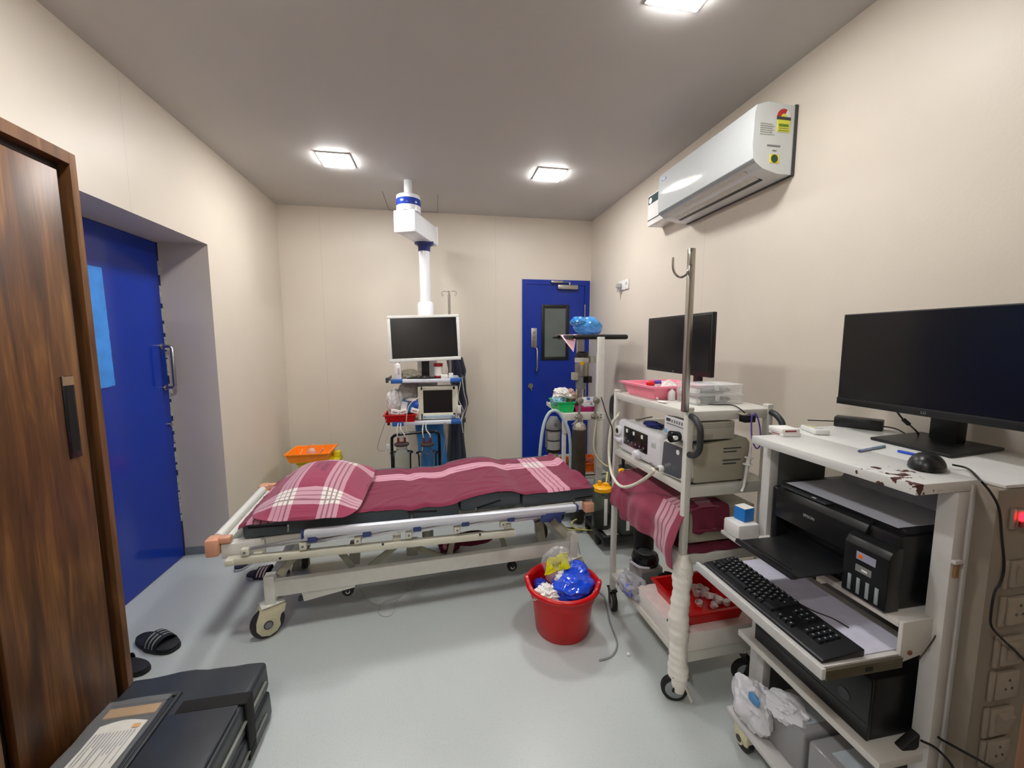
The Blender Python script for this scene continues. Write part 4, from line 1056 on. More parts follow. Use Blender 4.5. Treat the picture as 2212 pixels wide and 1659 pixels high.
# monitor on the cart
MX = 1.225
p_ = [at(1401, 688, X=MX), at(1541, 672, X=MX), at(1546, 818, X=MX), at(1407, 809, X=MX)]
my0, my1, mz0, mz1 = p_[1].y, p_[0].y, p_[2].z, p_[0].z
mc = ((my0+my1)/2); mw = (my1-my0)/2
t = thing('monitor', 'black flat monitor on top of the white trolley, partly behind the chrome pole', 'monitor', (MX+.03, mc, 1.2015), 0)
b = MB().mat(M_BLACK).box(MX, MX+.022, my0, my1, mz0, mz1, .004).box(MX+.02, MX+.045, my0+.08, my1-.08, mz0+.05, mz1-.06, .012); b.build('housing', t, world=True)
b = MB().mat(M_SCREEN).box(MX-.0015, MX+.002, my0+.012, my1-.012, mz0+.022, mz1-.012); b.build('screen', t, world=True, smooth=False)
text('logo', 'LG', .013, frame((MX-.0022, mc+.01, mz0+.011), (0, -1, 0), (0, 0, 1)), M_GREYM, t)
ny = at(1505, 835, X=MX+.03).y
b = MB().mat(M_BLACK).box(MX+.028, MX+.045, ny-.025, ny+.03, 1.212, mz0+.08, .004).box(MX-.04, min(MX+.10, 1.31), ny-.07, ny+.12, 1.2015, 1.213, .004); b.build('stand', t, world=True)
# power strip + cables on the near right
t = ct('power_strip', 'black power adapter strapped under the near rim of the trolley top', 'power strip', .30, -.02, 1.15)
q = cn(1613, 905, -.02); b = MB().mat(M_BLACK).box(q.x-.02, q.x+.028, -.035, -.002, q.z-.012, q.z+.016, .003); bld(b, 'body', t)
b = MB().mat(M_TAUPE).box(q.x-.024, q.x-.004, -.03, .002, q.z+.016, q.z+.022, .001); bld(b, 'bracket', t)
M_VIOLET = mk('violet_cable', '6A55B8', rough=.4)
pts = [cn(1623, 905, -.04), cn(1626, 895, -.045), cn(1633, 895, -.045), cn(1640, 915, -.04), cn(1643, 945, -.04), cn(1640, 965, -.04), cn(1632, 967, -.04), cn(1624, 945, -.04), cn(1623, 905, -.04)]
tag(bld(MB().mat(M_VIOLET).tube(pts, .0028, n=8, smooth=5), 'charging_cable', None), 'violet cable looped at the near right corner of the white trolley', 'cable')
pts = [cz_(1500, 868, Z1+.003), cz_(1540, 874, Z1+.003), cz_(1580, 875, Z1+.003), cn(1600, 884, -.004), cn(1612, 896, -.02)]
tag(bld(MB().mat(M_BLACKR).tube(pts, .0022, n=8, smooth=5), 'thin_cable', None), 'thin black cable running across the trolley top past the clear boxes', 'cable')
# white irrigation tube hanging at near right
t = ct('suction_connector', 'white plastic connector with two flanges, hanging beside the grey light source', 'connector', .29, -.02, .98)
b = MB().mat(M_WHITEP)
q0, q1, q2, q3 = cn(1622, 965, -.02), cn(1618, 990, -.02), cn(1615, 1004, -.02), cn(1608, 1045, -.02)
b.cyl(q0, q1, .0035, r2=.006, n=12); b.lathe([(.004, 0), (.016, .001), (.016, .004), (.004, .006)], q1, n=20); b.cyl(q1, q2, .009, n=14); b.lathe([(.004, 0), (.017, .001), (.017, .004), (.004, .006)], q2, n=20)
b.cyl(q2, q3, .008, r2=.005, n=12); q4 = cn(1603, 1060, -.025); b.tube([q3, (q3+q4)/2+Vector((.002, 0, .0)), q4], .004, n=8); b.sphere(q4, .006, n=10)
bld(b, 'connector', t)
# ================================================================ COMPUTER TROLLEY (right)
DZ = 1.14
desk = thing('computer_trolley', 'tall chipped white computer trolley with keyboard tray, at the right edge', 'computer trolley', (1.3, .96, 0))
M_DW = flaky('chipped_white_laminate', 'CBC9C4', '4A3430', .90, 30)
M_TOP = mk('chipped_top', 'D2D3D1', rough=.32, var=.02)
nt, bb = nodes(M_TOP); o_, x_, y_, z_ = objxyz(nt)
base_ = bb.inputs['Base Color'].links[0].from_socket
n_ = nt.nodes.new('ShaderNodeTexNoise'); n_.inputs['Scale'].default_value = 38; n_.inputs['Detail'].default_value = 4; nt.links.new(o_, n_.inputs['Vector'])
dx_ = mathn(nt, 'DIVIDE', mathn(nt, 'SUBTRACT', x_, -.20), .055); dy_ = mathn(nt, 'DIVIDE', mathn(nt, 'SUBTRACT', y_, -.19), .075)
d2_ = mathn(nt, 'ADD', mathn(nt, 'MULTIPLY', dx_, dx_), mathn(nt, 'MULTIPLY', dy_, dy_))
thr = mathn(nt, 'ADD', .50, mathn(nt, 'MULTIPLY', d2_, .10))
nt.links.new(mix(nt, mathn(nt, 'GREATER_THAN', n_.outputs['Fac'], thr), base_, hexc('4A2E2A')), bb.inputs['Base Color'])
tl, tr = at(1625, 943, Z=DZ), at(1990, 1047, Z=DZ)
tx, ty0, ty1 = 1.068, tr.y, tl.y+.012
b = MB().mat(M_TOP).box(tx, 1.262, ty0, ty1, DZ-.026, DZ, .002); b.box(1.262, XR-.02, .668, ty1+.08, DZ-.008, DZ, .001); b.build('tabletop', desk, world=True)
# side panels / posts (near and far)
M_PANEL = mk('panel_white', 'C9C8C6', rough=.4, var=.03); M_PAN2 = mk('panel_grey', '6C6E6C', rough=.4, var=.04)
for (y0, y1, xo) in ((.705, .745, 1.19), (1.18, 1.215, 1.13)):
    w2 = .035 if xo > 1.15 else .0
    b = MB().mat(M_PANEL).box(xo, xo+.034, y0, y1, .10, DZ-.027, .002)
    if w2: b.box(xo+.042, xo+.085, y0, y1, .10, DZ-.009, .002); b.box(xo+.03, xo+.05, y0+.008, y1-.008, .10, DZ-.027)
    b.build('side_post', desk, world=True)
b = MB().mat(M_PAN2).box(1.1645, 1.364, 1.184, 1.21, .12, DZ-.027, .001); b.build('rear_panel', desk, world=True, smooth=False)
# printer shelf
SZ = .785
b = MB().mat(M_DW).box(1.098, 1.42, .735, 1.165, SZ-.018, SZ, .002)
b.prism([(1.098, SZ+.001), (1.225, SZ+.001), (1.225, SZ-.075), (1.20, SZ-.085), (1.103, SZ-.105), (1.098, SZ-.10)], .725, .735, 'y', bev=.002)
b.prism([(1.098, SZ+.001), (1.225, SZ+.001), (1.225, SZ-.075), (1.20, SZ-.085), (1.103, SZ-.105), (1.098, SZ-.10)], 1.165, 1.175, 'y', bev=.002)
b.mat(mk('screw_brown', '7A4A38', rough=.5)).cyl((1.125, .722, SZ-.08), (1.125, .726, SZ-.08), .006, n=12)
b.build('printer_shelf', desk, world=True)
# keyboard tray
KZ = .703
b = MB().mat(M_PANEL).box(.868, 1.18, .728, 1.172, KZ-.012, KZ, .001)
b.mat(mk('tray_edge', 'BDBDBB', rough=.35)).box(.862, .874, .716, 1.185, KZ-.022, KZ+.006, .002)
b.mat(mk('slide_rail', '5A5444', rough=.4, metal=.5)).box(.88, 1.10, .719, .727, KZ-.03, KZ-.004, .001); b.box(.88, 1.10, 1.173, 1.18, KZ-.03, KZ-.004, .001)
b.mat(M_BLACK).box(.99, 1.01, .7175, .7195, KZ-.022, KZ-.012); b.build('keyboard_tray', desk, world=True)
# lower shelf for the computer
LZ = .425
b = MB().mat(M_DW).box(1.055, 1.45, .715, 1.195, LZ-.022, LZ, .002); b.build('lower_shelf', desk, world=True)
b = MB().mat(M_PANEL).box(1.128, 1.160, 1.15, 1.18, .11, LZ-.022, .002); b.build('leg', desk, world=True)
b = MB().mat(M_PANEL).box(1.03, 1.45, .70, 1.20, .095, .118, .003); b.build('base', desk, world=True)
for (x_, y_2) in ((1.06, 1.14), (1.06, .76), (1.40, 1.14), (1.40, .76)):
    b = MB().mat(M_HOUS).box(x_-.022, x_+.022, y_2-.035, y_2+.035, .03, .092, .015).cyl((x_-.024, y_2, .045), (x_-.018, y_2, .045), .018, n=18)
    b.mat(M_BLACKR).cyl((x_-.012, y_2, .038), (x_+.012, y_2, .038), .038, n=24, bev=.005)
    b.mat(M_DARKG).cyl((x_-.026, y_2, .048), (x_-.022, y_2, .048), .012, n=16); b.build('castor', desk, world=True)
# ---- switchboard pillar
sb = thing('switchboard_box', 'beige floor-standing switch box with a column of sockets and a glowing red switch', 'switchboard', (1.48, .69, 0))
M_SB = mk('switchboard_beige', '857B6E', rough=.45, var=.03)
PY = .665
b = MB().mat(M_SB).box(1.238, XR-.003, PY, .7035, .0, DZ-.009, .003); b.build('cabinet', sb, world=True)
M_SW = mk('switch_plate', '968B7D', rough=.35)
rows = [(2178, 1120, 1, 22), (2162, 1240, 2, 30), (2155, 1320, 0, 32), (2143, 1407, 2, 33), (2132, 1481, 0, 31), (2119, 1560, 2, 31), (2112, 1625, 0, 27)]
for i, (px, py, k, hp) in enumerate(rows):
    q = at(px, py, Y=PY); xx = q.x; z = q.z; hh_ = (at(px, py-hp, Y=PY).z-z)
    b = MB().mat(M_SW).box(xx, xx+.014, PY-.007, PY, z-hh_, z+hh_, .003)
    b.box(xx+.018, xx+(.085 if k != 1 else .045), PY-.010, PY, z-hh_*.92, z+hh_*.92, .004)
    pl_ = b.build('switch_plate' if k != 0 else 'socket_plate', sb, world=True)
    if k == 1:
        b = MB().mat(mk('red_glow', 'FF1420', emit=4, var=0)).box(xx+.014, xx+.036, PY-.016, PY-.009, z-.002, z+.016, .002); b.build('neon_switch', pl_, world=True, label='glowing red rocker switch')
        b = MB().mat(mk('red_dark', '8A0C14', rough=.3)).box(xx+.014, xx+.036, PY-.014, PY-.009, z-.018, z-.003, .002); b.build('rocker', pl_, world=True)
    elif k == 2:
        b = MB().mat(M_SW).prism([(PY-.022, z+.020), (PY-.009, z+.024), (PY-.009, z-.022), (PY-.012, z-.020)], xx+.032, xx+.072, 'x'); b.build('rocker', pl_, world=True)
    else:
        b = MB().mat(M_DARKG)
        for (a_, c_) in ((.052, .014), (.042, -.008), (.062, -.008)): b.cyl((xx+a_, PY-.0108, z+c_), (xx+a_, PY-.009, z+c_), .0035, n=10)
        b.build('socket_holes', pl_, world=True)
# latch on post
b = MB().mat(mk('brass_latch', '8A6A48', rough=.4)).box(1.196, 1.208, .698, .705, .905, .945, .002); b.mat(M_PANEL).box(1.19, 1.215, .696, .706, .94, .95, .002); b.build('latch', desk, world=True)
# ================================================================ big monitor
bm_ = thing('monitor', 'large black monitor on a square foot, on the tall computer trolley', 'monitor', (1.55, .97, DZ))
MX = 1.462; k_ = MX/1.42
BL, TL = at(1808, 870, X=MX), at(1815, 680, X=MX); myl = BL.y; myr = myl-.615; mzb, mzt = at(1808, 870, X=MX).z, TL.z
b = MB().mat(M_BLACK).box(MX, MX+.016, myr, myl, mzb, mzt, .003).box(MX+.014, MX+.045, myr+.1, myl-.1, mzb+.03, mzt-.08, .012); b.build('housing', bm_, world=True)
b = MB().mat(M_SCREEN).box(MX-.001, MX+.002, myr+.006, myl-.006, mzb+.024, mzt-.004); b.build('screen', bm_, world=True, smooth=False)
b = MB().mat(M_BLACK).box(MX-.003, MX+.004, myr, myl, mzb-.001, mzb+.023, .001); chin = b.build('chin', bm_, world=True)
ly = at(1996, 898, X=MX).y
text('logo', 'LG', .012, frame((MX-.0035, ly, mzb+.010), (0, -1, 0), (0, 0, 1)), M_GREYM, bm_)
nq = at(2040, 952, Z=DZ+.01)
b = MB().mat(M_BLACK).box(nq.x-.012, nq.x+.03, nq.y-.038, nq.y+.038, DZ+.008, mzb+.12, .008); b.build('neck', bm_, world=True)
fl_ = [(1.405, 1.075), (1.400, .855), (1.650, .885), (1.660, 1.105)]
b = MB().mat(M_BLACK).prism(fl_, DZ+.0005, DZ+.010, 'z', bev=.003); b.build('foot', bm_, world=True)
# power adapter
q = at(1870, 922, Z=DZ)
pa = thing('power_adapter', 'black power brick with cables beside the large black monitor', 'power adapter', (1.555, 1.235, DZ), math.radians(-57))
X = ROOTM[pa.name]
b = MB().mat(M_BLACK).box(-.070, .070, -.028, .028, .0005, .038, .004); b.build('brick', pa)
pts = [at(1775, 917, Z=DZ+.003), at(1795, 910, Z=DZ+.008), at(1815, 908, Z=DZ+.018)]
b = MB().mat(M_BLACKR).tube([(-.16, .02, .004), (-.11, .01, .01), (-.062, 0, .016)], .0022, n=8, smooth=4); b.tube([(.062, 0, .016), (.10, -.005, .014), (.13, -.03, .003), (.135, -.06, .003)], .0022, n=8, smooth=4); b.build('cable', pa)
pts = [at(1935, 886, X=MX+.03), at(1950, 905, X=MX+.045), at(1965, 918, X=MX+.055), at(1978, 930, X=MX+.06), at(1985, 938, Z=DZ+.004)]
b = MB().mat(M_BLACKR).tube(pts, .0026, n=8, smooth=4); c0, c1 = pts[1], pts[2]; b.bar(c0, c1, .012, .012, bev=.003)
tag(b.build('video_cable'), 'black cable with a square ferrite block behind the large monitor', 'cable')
# notepad boxes at far corner
q0 = at(1690, 948, Z=DZ)
bx = thing('small_carton', 'small white carton with a dark red stripe at the far corner of the trolley top', 'box', (at(1696, 940, Z=DZ).x+.005, at(1696, 940, Z=DZ).y+.01, DZ), math.radians(-8))
b = MB().mat(M_WHITE).box(-.03, .034, -.036, .036, .0005, .012, .001).box(-.033, .03, -.034, .034, .0125, .026, .001); b.build('carton', bx)
b = MB().mat(mk('dark_red_print', '8E2430', rough=.5)).box(-.022, .018, -.0345, -.0335, .016, .021); b.build('stripe', bx, smooth=False)
b = MB().mat(mk('dark_red_print', '8E2430', rough=.5)).box(-.0312, -.0302, -.02, .02, .004, .0065); b.build('stripe', bx, smooth=False)
q0 = at(1765, 935, Z=DZ)
rc = thing('remote_control', 'white air conditioner remote lying between the small carton and the black adapter', 'remote control', (q0.x, q0.y+.01, DZ), math.radians(-20))
b = MB().mat(M_WHITEP).box(-.024, .024, -.05, .05, .0005, .018, .005); b.build('body', rc)
b = MB().mat(mk('lcd', 'B5BC9A', rough=.2)).box(-.017, .017, .012, .042, .0178, .0185); b.build('display', rc, smooth=False)
b = MB().mat(mk('btn_yellow', 'C9C24A', rough=.4)).box(-.012, .006, -.005, .004, .0178, .0187, .0003).mat(mk('btn_blue', '7C8CC0', rough=.4)).box(-.016, .014, -.028, -.023, .0178, .0187, .0003); b.build('button', rc)
# pen, mouse, mouse cable
p0, p1 = at(1857, 974, Z=DZ+.004), at(1910, 964, Z=DZ+.004)
b = MB().mat(mk('pen_clear', 'A9B4DC', rough=.2, trans=.4)).cyl(p0, p0.lerp(p1, .6), .0038, n=12); b.mat(mk('pen_cap', '9CB4C8', rough=.3, trans=.3)).cyl(p0.lerp(p1, .55), p1, .0045, n=12); b.mat(M_NAVYC).cyl(p0+(p0-p1)*.08, p0, .001, r2=.003, n=8)
tag(b.build('ballpoint_pen'), 'pale blue ballpoint pen lying before the foot of the large monitor', 'pen')
p0, p1 = at(1940, 974, Z=DZ+.004), at(1986, 984, Z=DZ+.004)
tag(MB().mat(mk('royal_blue', '2E4FC8', rough=.4)).bar(p0, p1, .010, .007, bev=.002).build('marker_pen'), 'royal blue marker partly under the foot of the large monitor', 'pen')
q = at(2010, 1004, Z=DZ+.01)
ms = thing('computer_mouse', 'black wired computer mouse on the chipped corner of the tabletop', 'mouse', (q.x-.003, q.y+.005, DZ), math.radians(-62))
b = MB().mat(mk('mouse_black', '14171A', rough=.34)); bm = bmesh.new(); bmesh.ops.create_uvsphere(bm, u_segments=32, v_segments=18, radius=1)
for v in bm.verts:
    x, y, z = v.co; z = z*.038 if z > 0 else z*.004
    v.co = Vector((x*.036*(1-.12*y), y*.060, z*(1+.25*-y) if z > 0 else z)); v.co.z += .0045
b.addbm(bm); b.build('body', ms)
b = MB().mat(M_GREYM).cyl((0, .034, .022), (0, .034, .0285), .004, n=12); b.mat(M_DARKG).box(-.016, .016, -.05, -.036, .004, .017, .004); b.build('wheel', ms)
pts = [at(2058, 1004, Z=DZ+.012), at(2090, 1012, Z=DZ+.008), at(2112, 1030, X=1.27), at(2115, 1035, Y=PY-.02), at(2140, 1064, Y=PY-.02), at(2158, 1100, Y=PY-.02), at(2164, 1160, Y=PY-.02), at(2169, 1225, Y=PY-.02), at(2160, 1260, Y=PY-.02), at(2148, 1280, Y=PY-.02), at(2140, 1330, Y=PY-.02), at(2143, 1355, Y=PY-.02), at(2165, 1380, Y=PY-.02), at(2195, 1408, Y=PY-.02), at(2225, 1440, Y=PY-.02)]
tag(MB().mat(M_BLACKR).tube([pts[0], pts[1]]+pts[3:], .0024, n=8, smooth=5).build('mouse_cable'), 'black mouse cable hanging down in front of the beige switch box', 'cable')
# ================================================================ printer
pr_ = thing('printer', 'black ink tank printer with an open output tray, on the computer trolley', 'printer', (1.26, .97, SZ))
PX0, PX1, PY0, PY1 = 1.112, 1.40, .765, 1.15
PZ = SZ+.001; PT = PZ+.203
M_PB = mk('printer_black', '17181A', rough=.32, spec=.45, var=.06)
b = MB().mat(M_PB); b.prism([(PX0+.006, PZ), (PX1, PZ), (PX1, PT-.012), (PX0+.03, PT-.002), (PX0+.010, PT-.010), (PX0, PT-.03), (PX0, PZ+.095), (PX0+.05, PZ+.092), (PX0+.05, PZ+.03), (PX0+.006, PZ+.02)], PY0+.075, PY1-.022, 'y', bev=.002)
b.box(PX0, PX1, PY1-.024, PY1, PZ, PT-.008, .012, 3); b.box(PX0+.012, PX1, PY0, PY0+.078, PZ, PT-.008, .008); b.build('body', pr_, world=True)
b = MB().mat(mk('printer_lid_dark', '1C1D1F', rough=.4)).box(PX0+.035, PX1+.01, PY0+.005, PY1-.002, PT-.01, PT+.006, .006); b.build('scanner_lid', pr_, world=True)
# control strip
b = MB().mat(mk('control_strip', '3A3D40', rough=.2)).box(PX0+.006, PX0+.034, .96, PY1-.03, PT-.005, PT-.0005, .001); b.mat(M_WHITE).box(PX0+.012, PX0+.017, 1.0, 1.012, PT-.001, PT+.0003)
b.build('control_panel', pr_, world=True)
# output tray
b = MB().mat(M_PB); TZ = PZ+.050
b.box(.935, PX0+.045, .866, 1.075, TZ-.004, TZ, .001); b.prism([(.918, TZ-.004), (.936, TZ-.006), (.938, TZ), (.932, TZ+.006), (.922, TZ+.008)], .866, 1.075, 'y'); b.box(.950, .954, .90, 1.04, TZ, TZ+.002); b.build('output_tray', pr_, world=True)
# ink tank
b = MB().mat(M_PB); tp = [(PX0-.022, PZ), (PX0+.02, PZ), (PX0+.02, PT-.035), (PX0+.004, PT-.036), (PX0-.014, PT-.046), (PX0-.024, PT-.064), (PX0-.024, PZ+.004)]
b.prism(tp, PY0-.004, .872, 'y', bev=.002); tk = b.build('ink_tank', pr_, world=True, sharp=25)
b = MB().mat(mk('ink_window', '8E979C', rough=.3))
for k in range(4): yy = .778+k*.023; b = MB().mat(mk('ink_window', '8E979C', rough=.3)); b.box(PX0-.0255, PX0-.022, yy, yy+.009, PZ+.010, PZ+.054, .0012); b.build('ink_window', tk, world=True)
b = MB().mat(mk('sticker_lilac', '9A9AB0', rough=.4)).box(PX0-.0256, PX0-.022, .790, .838, PZ+.105, PZ+.126); b.mat(M_ORANGE).box(PX0-.0262, PX0-.022, .822, .832, PZ+.110, PZ+.120); b.mat(M_GREYM).box(PX0-.0256, PX0-.022, .798, .838, PZ+.072, PZ+.090); b.mat(M_WHITE).box(PX0-.026, PX0-.022, .808, .822, PZ+.078, PZ+.083); b.build('sticker', tk, world=True, smooth=False)
text('logo', 'EPSON', .0125, frame((PX0-.0006, 1.005, PZ+.142), (0, -1, 0), (0, 0, 1)), mk('logo_silver', 'A9A9A9', rough=.4), pr_)
# white sheet resting on printer, one half bent up behind
M_SHT = mk('grey_board', 'B4B6C0', rough=.6, var=.02)
def shp(u, v):
    y = PY0+.018+v*(1.118-PY0-.018)
    if u < .6: return (1.137+u/.6*.215, y, PT+.0075)
    k = (u-.6)/.4; return (1.352+k*.085, y, PT+.0075+k*.105)
b = MB().mat(M_SHT).grid(10, 4, shp, thick=.001)
tag(b.build('paper_sheet'), 'bent grey board lying on the lid of the black printer', 'paper')
b = MB().mat(M_PB).prism([(1.39, PT-.05), (1.43, PT-.03), (1.45, PT-.01), (1.44, PT-.005), (1.40, PT-.012)], .80, 1.10, 'y'); b.build('paper_feed', pr_, world=True)
b = MB().mat(M_BLACKR).blob((1.30, .745, PT-.018), (.04, .018, .022), amp=.5, freq=6, seed=5); b.X = None
tag(b.build('cable_bundle', sharp=70), 'dark bundle of cable hanging at the near end of the black printer', 'cable')
# ================================================================ keyboard
kx0, ky0, ky1 = .882, .735, 1.172
KM = Matrix.Translation(Vector((kx0, ky0, KZ+.001)))
kb = thing('keyboard', 'long black computer keyboard on the pull-out tray', 'keyboard', (kx0+.06, (ky0+ky1)/2, KZ), 0)
M_KB = mk('keyboard_case', '141518', rough=.4); M_KEY = mk('key_cap', '1D1F22', rough=.35); M_KEYT = mk('key_cap_teal', '2A3A44', rough=.35)
KW, KL = .122, ky1-ky0
# local: x away from user (toward wall), y = toward camera is right hand side of keyboard
def slope(x): return KZ+.008+x*.07
b = MB().mat(M_KB).prism([(kx0, KZ+.001), (kx0+KW, KZ+.001), (kx0+KW, KZ+.020), (kx0+.115, KZ+.0205), (kx0+.004, KZ+.0095), (kx0, KZ+.007)], ky0, ky1, 'y', bev=.002); b.build('case', kb, world=True)
leg_m = mk('key_legend', '9AA0A4', rough=.5)
def key(y_from_left, w_, row, h=.0165, mt_=M_KEY, n=[0]):
    yl = ky1-.010-y_from_left; x = kx0+.012+row; zb = slope(row+.012)
    b = MB().mat(mt_)
    x0, x1, y0, y1 = x, x+h, yl-w_+.0012, yl-.0012; zt = zb+.0095
    bot = [(x0, y0, zb), (x1, y0, zb+.001), (x1, y1, zb+.001), (x0, y1, zb)]; ins = .002
    top = [(x0+ins, y0+ins, zt), (x1-ins*.7, y0+ins, zt+.001), (x1-ins*.7, y1-ins, zt+.001), (x0+ins, y1-ins, zt)]
    b.add(bot+top, [(3, 2, 1, 0), (4, 5, 6, 7), (0, 1, 5, 4), (1, 2, 6, 5), (2, 3, 7, 6), (3, 0, 4, 7)])
    if w_ < .03:
        b.mat(leg_m).box(x1-.0095, x1-.0055, y1-.0085, y1-.0055, zt+.0005, zt+.0014)
    b.build('key', kb, world=True, smooth=False)
u_ = .0172
rows = [.075, .058, .041, .024, .007]
key_rows = [[1]*13+[2], [1.5]+[1]*12+[1.5], [1.75]+[1]*11+[2.25], [2.25]+[1]*10+[2.75], [1.3, 1.2, 1.3, 5.4, 1.2, 1.2, 1.2, 2.2]]
cnt = 0
for r_, ks in zip(rows, key_rows):
    yy = 0
    for kw in ks: key(yy, kw*u_, r_, h=.0158); yy += kw*u_; cnt += 1
for k in range(12): key(.0+k*.0215, .0172, .0935, h=.011)
for j in range(3):
    key(.270+j*u_, u_, .075, h=.0158); 
for j in range(3): key(.270+j*u_, u_, .058, h=.0158)
key(.270+u_, u_, .024, h=.0158)
for j in range(3): key(.270+j*u_, u_, .007, h=.0158)
for r_ in (.075, .058, .041, .024): 
    for j in range(3): key(.336+j*u_, u_, r_, h=.0158)
print('keys', len(kb.children))
# papers behind keyboard
pm = mk('paper_lilac', 'C9C8DA', rough=.6)
b = MB().mat(pm).box(1.008, 1.15, .74, 1.165, KZ+.0005, KZ+.0025); tag(b.build('paper_sheet', smooth=False), 'strip of white paper lying behind the keyboard on the tray', 'paper')
pts = [(1.0, 1.05, KZ+.006), (1.015, .96, KZ+.004), (1.03, .90, KZ+.004), (1.055, .86, KZ+.004), (1.06, .82, KZ+.006)]
tag(MB().mat(M_BLACKR).tube(pts, .0016, n=6, smooth=5).build('keyboard_cable'), 'thin black keyboard cable curving over the white paper strip', 'cable')
# white boxes beside printer
q = at(1640, 1160, Y=1.19)
wb = thing('white_box', 'white plastic box beyond the printer, under the small blue carton', 'box', (1.07, 1.235, SZ))
b = MB().mat(M_WHITEP).box(1.03, 1.115, 1.19, 1.27, SZ-.02, SZ+.035, .008); b.build('body', wb, world=True)
b = MB().mat(M_PANEL).box(1.03, 1.2, 1.178, 1.28, SZ-.034, SZ-.0205, .002); b.build('bracket', desk, world=True)
bc = thing('blue_carton', 'small blue and white medicine carton at the far side of the black printer', 'box', (1.08, 1.235, SZ+.035), math.radians(10))
b = MB().mat(mk('carton_blue', '1E7AD0', rough=.5)).box(-.016, .03, -.022, .022, .001, .048, .001); b.mat(M_WHITE).box(-.0162, .0302, -.0222, .0222, .048, .0495, .0005); b.build('carton', bc)
# ================================================================ PC tower
pc = thing('computer_tower', 'black desktop computer case on the lower shelf under the keyboard', 'computer', (1.25, .93, LZ))
b = MB().mat(mk('pc_black', '141517', rough=.45, var=.06)).box(1.088, 1.43, .765, 1.145, LZ+.001, LZ+.175, .006); b.build('case', pc, world=True)
b = MB().mat(M_PB).box(1.078, 1.089, .765, 1.145, LZ+.001, LZ+.175, .004); b.mat(M_DARKG).box(1.0765, 1.079, .77, 1.14, LZ+.045, LZ+.047); b.mat(mk('pc_print', '5E6450', rough=.5))
for k in range(3): b.box(1.0768, 1.079, 1.07, 1.115, LZ+.062+k*.006, LZ+.064+k*.006)
b.mat(mk('pc_oval', '2E3236', rough=.3)).cyl((1.0765, .83, LZ+.08), (1.079, .83, LZ+.08), .016, n=24); b.build('front_panel', pc, world=True)
# things on base shelf
M_FOIL = mk('grey_film', '8A898C', rough=.15, spec=.6, var=.04, vs=9)
BZ = .118
for i, (y0, y1, x0, z1, lab) in enumerate(((.93, 1.09, 1.075, .15, 'grey wrapped packet on the trolley base below the computer, farther one'), (.745, .915, 1.07, .16, 'grey wrapped packet on the trolley base below the computer, nearer one'))):
    t = thing('wrapped_packet', lab, 'packet', (1.2, (y0+y1)/2, BZ), 0, 'grey packets on the trolley base')
    b = MB().mat(M_FOIL).box(x0, 1.35, y0, y1, BZ+.001, BZ+z1, .012, 3)
    for v in b.V: v.x += .004*noise.noise(v*20); v.z += .003*noise.noise(v*17)
    b.build('packet', t, world=True)
    b = MB().mat(mk('pale_label', 'AEB6BE', rough=.35)).box(x0+.03, x0+.11, y0+.03, y0+.12, BZ+z1, BZ+z1+.0015); b.build('label', t, world=True, smooth=False)
M_WBAG = mk('white_bag', 'DCDCE2', rough=.35, var=.03, trans=.1)
b = MB().mat(M_WBAG).blob((1.066, 1.115, .195), (.050, .075, .085), amp=.30, freq=3, seed=31, zmin=BZ+.001, sub=4).blob((1.11, 1.03, .262), (.05, .065, .028), amp=.4, freq=3.5, seed=33, sub=4)
b.V = [v if v.z > BZ else v for v in b.V]
wbg = b.build('plastic_bag', sharp=22)
c1 = MB().mat(mk('bag_blue', '4F8AC0', rough=.4)).blob((1.028, 1.075, .262), (.010, .022, .018), amp=.2, seed=2, sub=3).build('blue_print', wbg)
c2 = MB().mat(mk('bag_grey', 'B0AEA6', rough=.5)).blob((1.020, 1.13, .165), (.008, .022, .022), amp=.2, seed=2, sub=3).build('grey_print', wbg)
tag(wbg, 'crumpled white plastic bag with blue print on the base of the computer trolley', 'plastic bag')
# loose cables at the bottom right
pts = [at(2062, 1290, Y=.72), at(2040, 1335, Y=.718), at(2020, 1375, Y=.718), at(2000, 1405, Y=.72), at(1985, 1425, Y=.72)]
tag(MB().mat(mk('brown_cable', '3A1E18', rough=.5)).tube(pts, .0016, n=8, smooth=5).build('brown_cable'), 'thin dark brown cable at the near side of the printer shelf', 'cable')
pts = [at(2005, 1575, Y=.73), at(2030, 1595, Y=.70), at(2060, 1612, Y=.66), at(2120, 1645, Y=.64), at(2180, 1680, Y=.64)]
b = MB().mat(M_BLACKR).tube(pts, .003, n=8, smooth=5); b.tube([at(1990, 1600, Y=.70), at(2020, 1615, Y=.69), at(2050, 1645, Y=.67), at(2070, 1680, Y=.66)], .003, n=8, smooth=5)
b.bar(at(1945, 1620, Y=.74), at(1985, 1585, Y=.735), .022, .03, bev=.004)
tag(b.build('mains_lead'), 'black power plug and cord at the foot of the black computer case', 'power cord')
# ================================================================ CEILING PENDANT
pn = thing('ceiling_pendant', 'white and blue ceiling pendant arm carrying two shelves with blue corners', 'ceiling pendant', (-.205, 3.49, ZC))
M_PW = mk('pendant_white', 'E6E9EE', rough=.25, spec=.5, var=.01, coat=.2); M_PB2 = mk('pendant_blue', '1F3DA0', rough=.22, coat=.3, var=.02); M_PN = mk('pendant_navy', '262F6E', rough=.3)
hx, hy = -.20, 3.49; px_, py_ = -.092, 3.78
MB().mat(M_PW).cyl((hx-.0, hy, 2.62), (hx, hy, ZC), .033, n=28).build('ceiling_tube', pn, world=True)
b = MB().mat(M_PW).lathe([(.001, 2.632), (.085, 2.632), (.094, 2.625), (.096, 2.60), (.096, 2.598)], (hx, hy, 0), n=40); b.lathe([(.096, 2.545), (.096, 2.50), (.001, 2.50)], (hx, hy, 0), n=40); b.build('hub', pn, world=True)
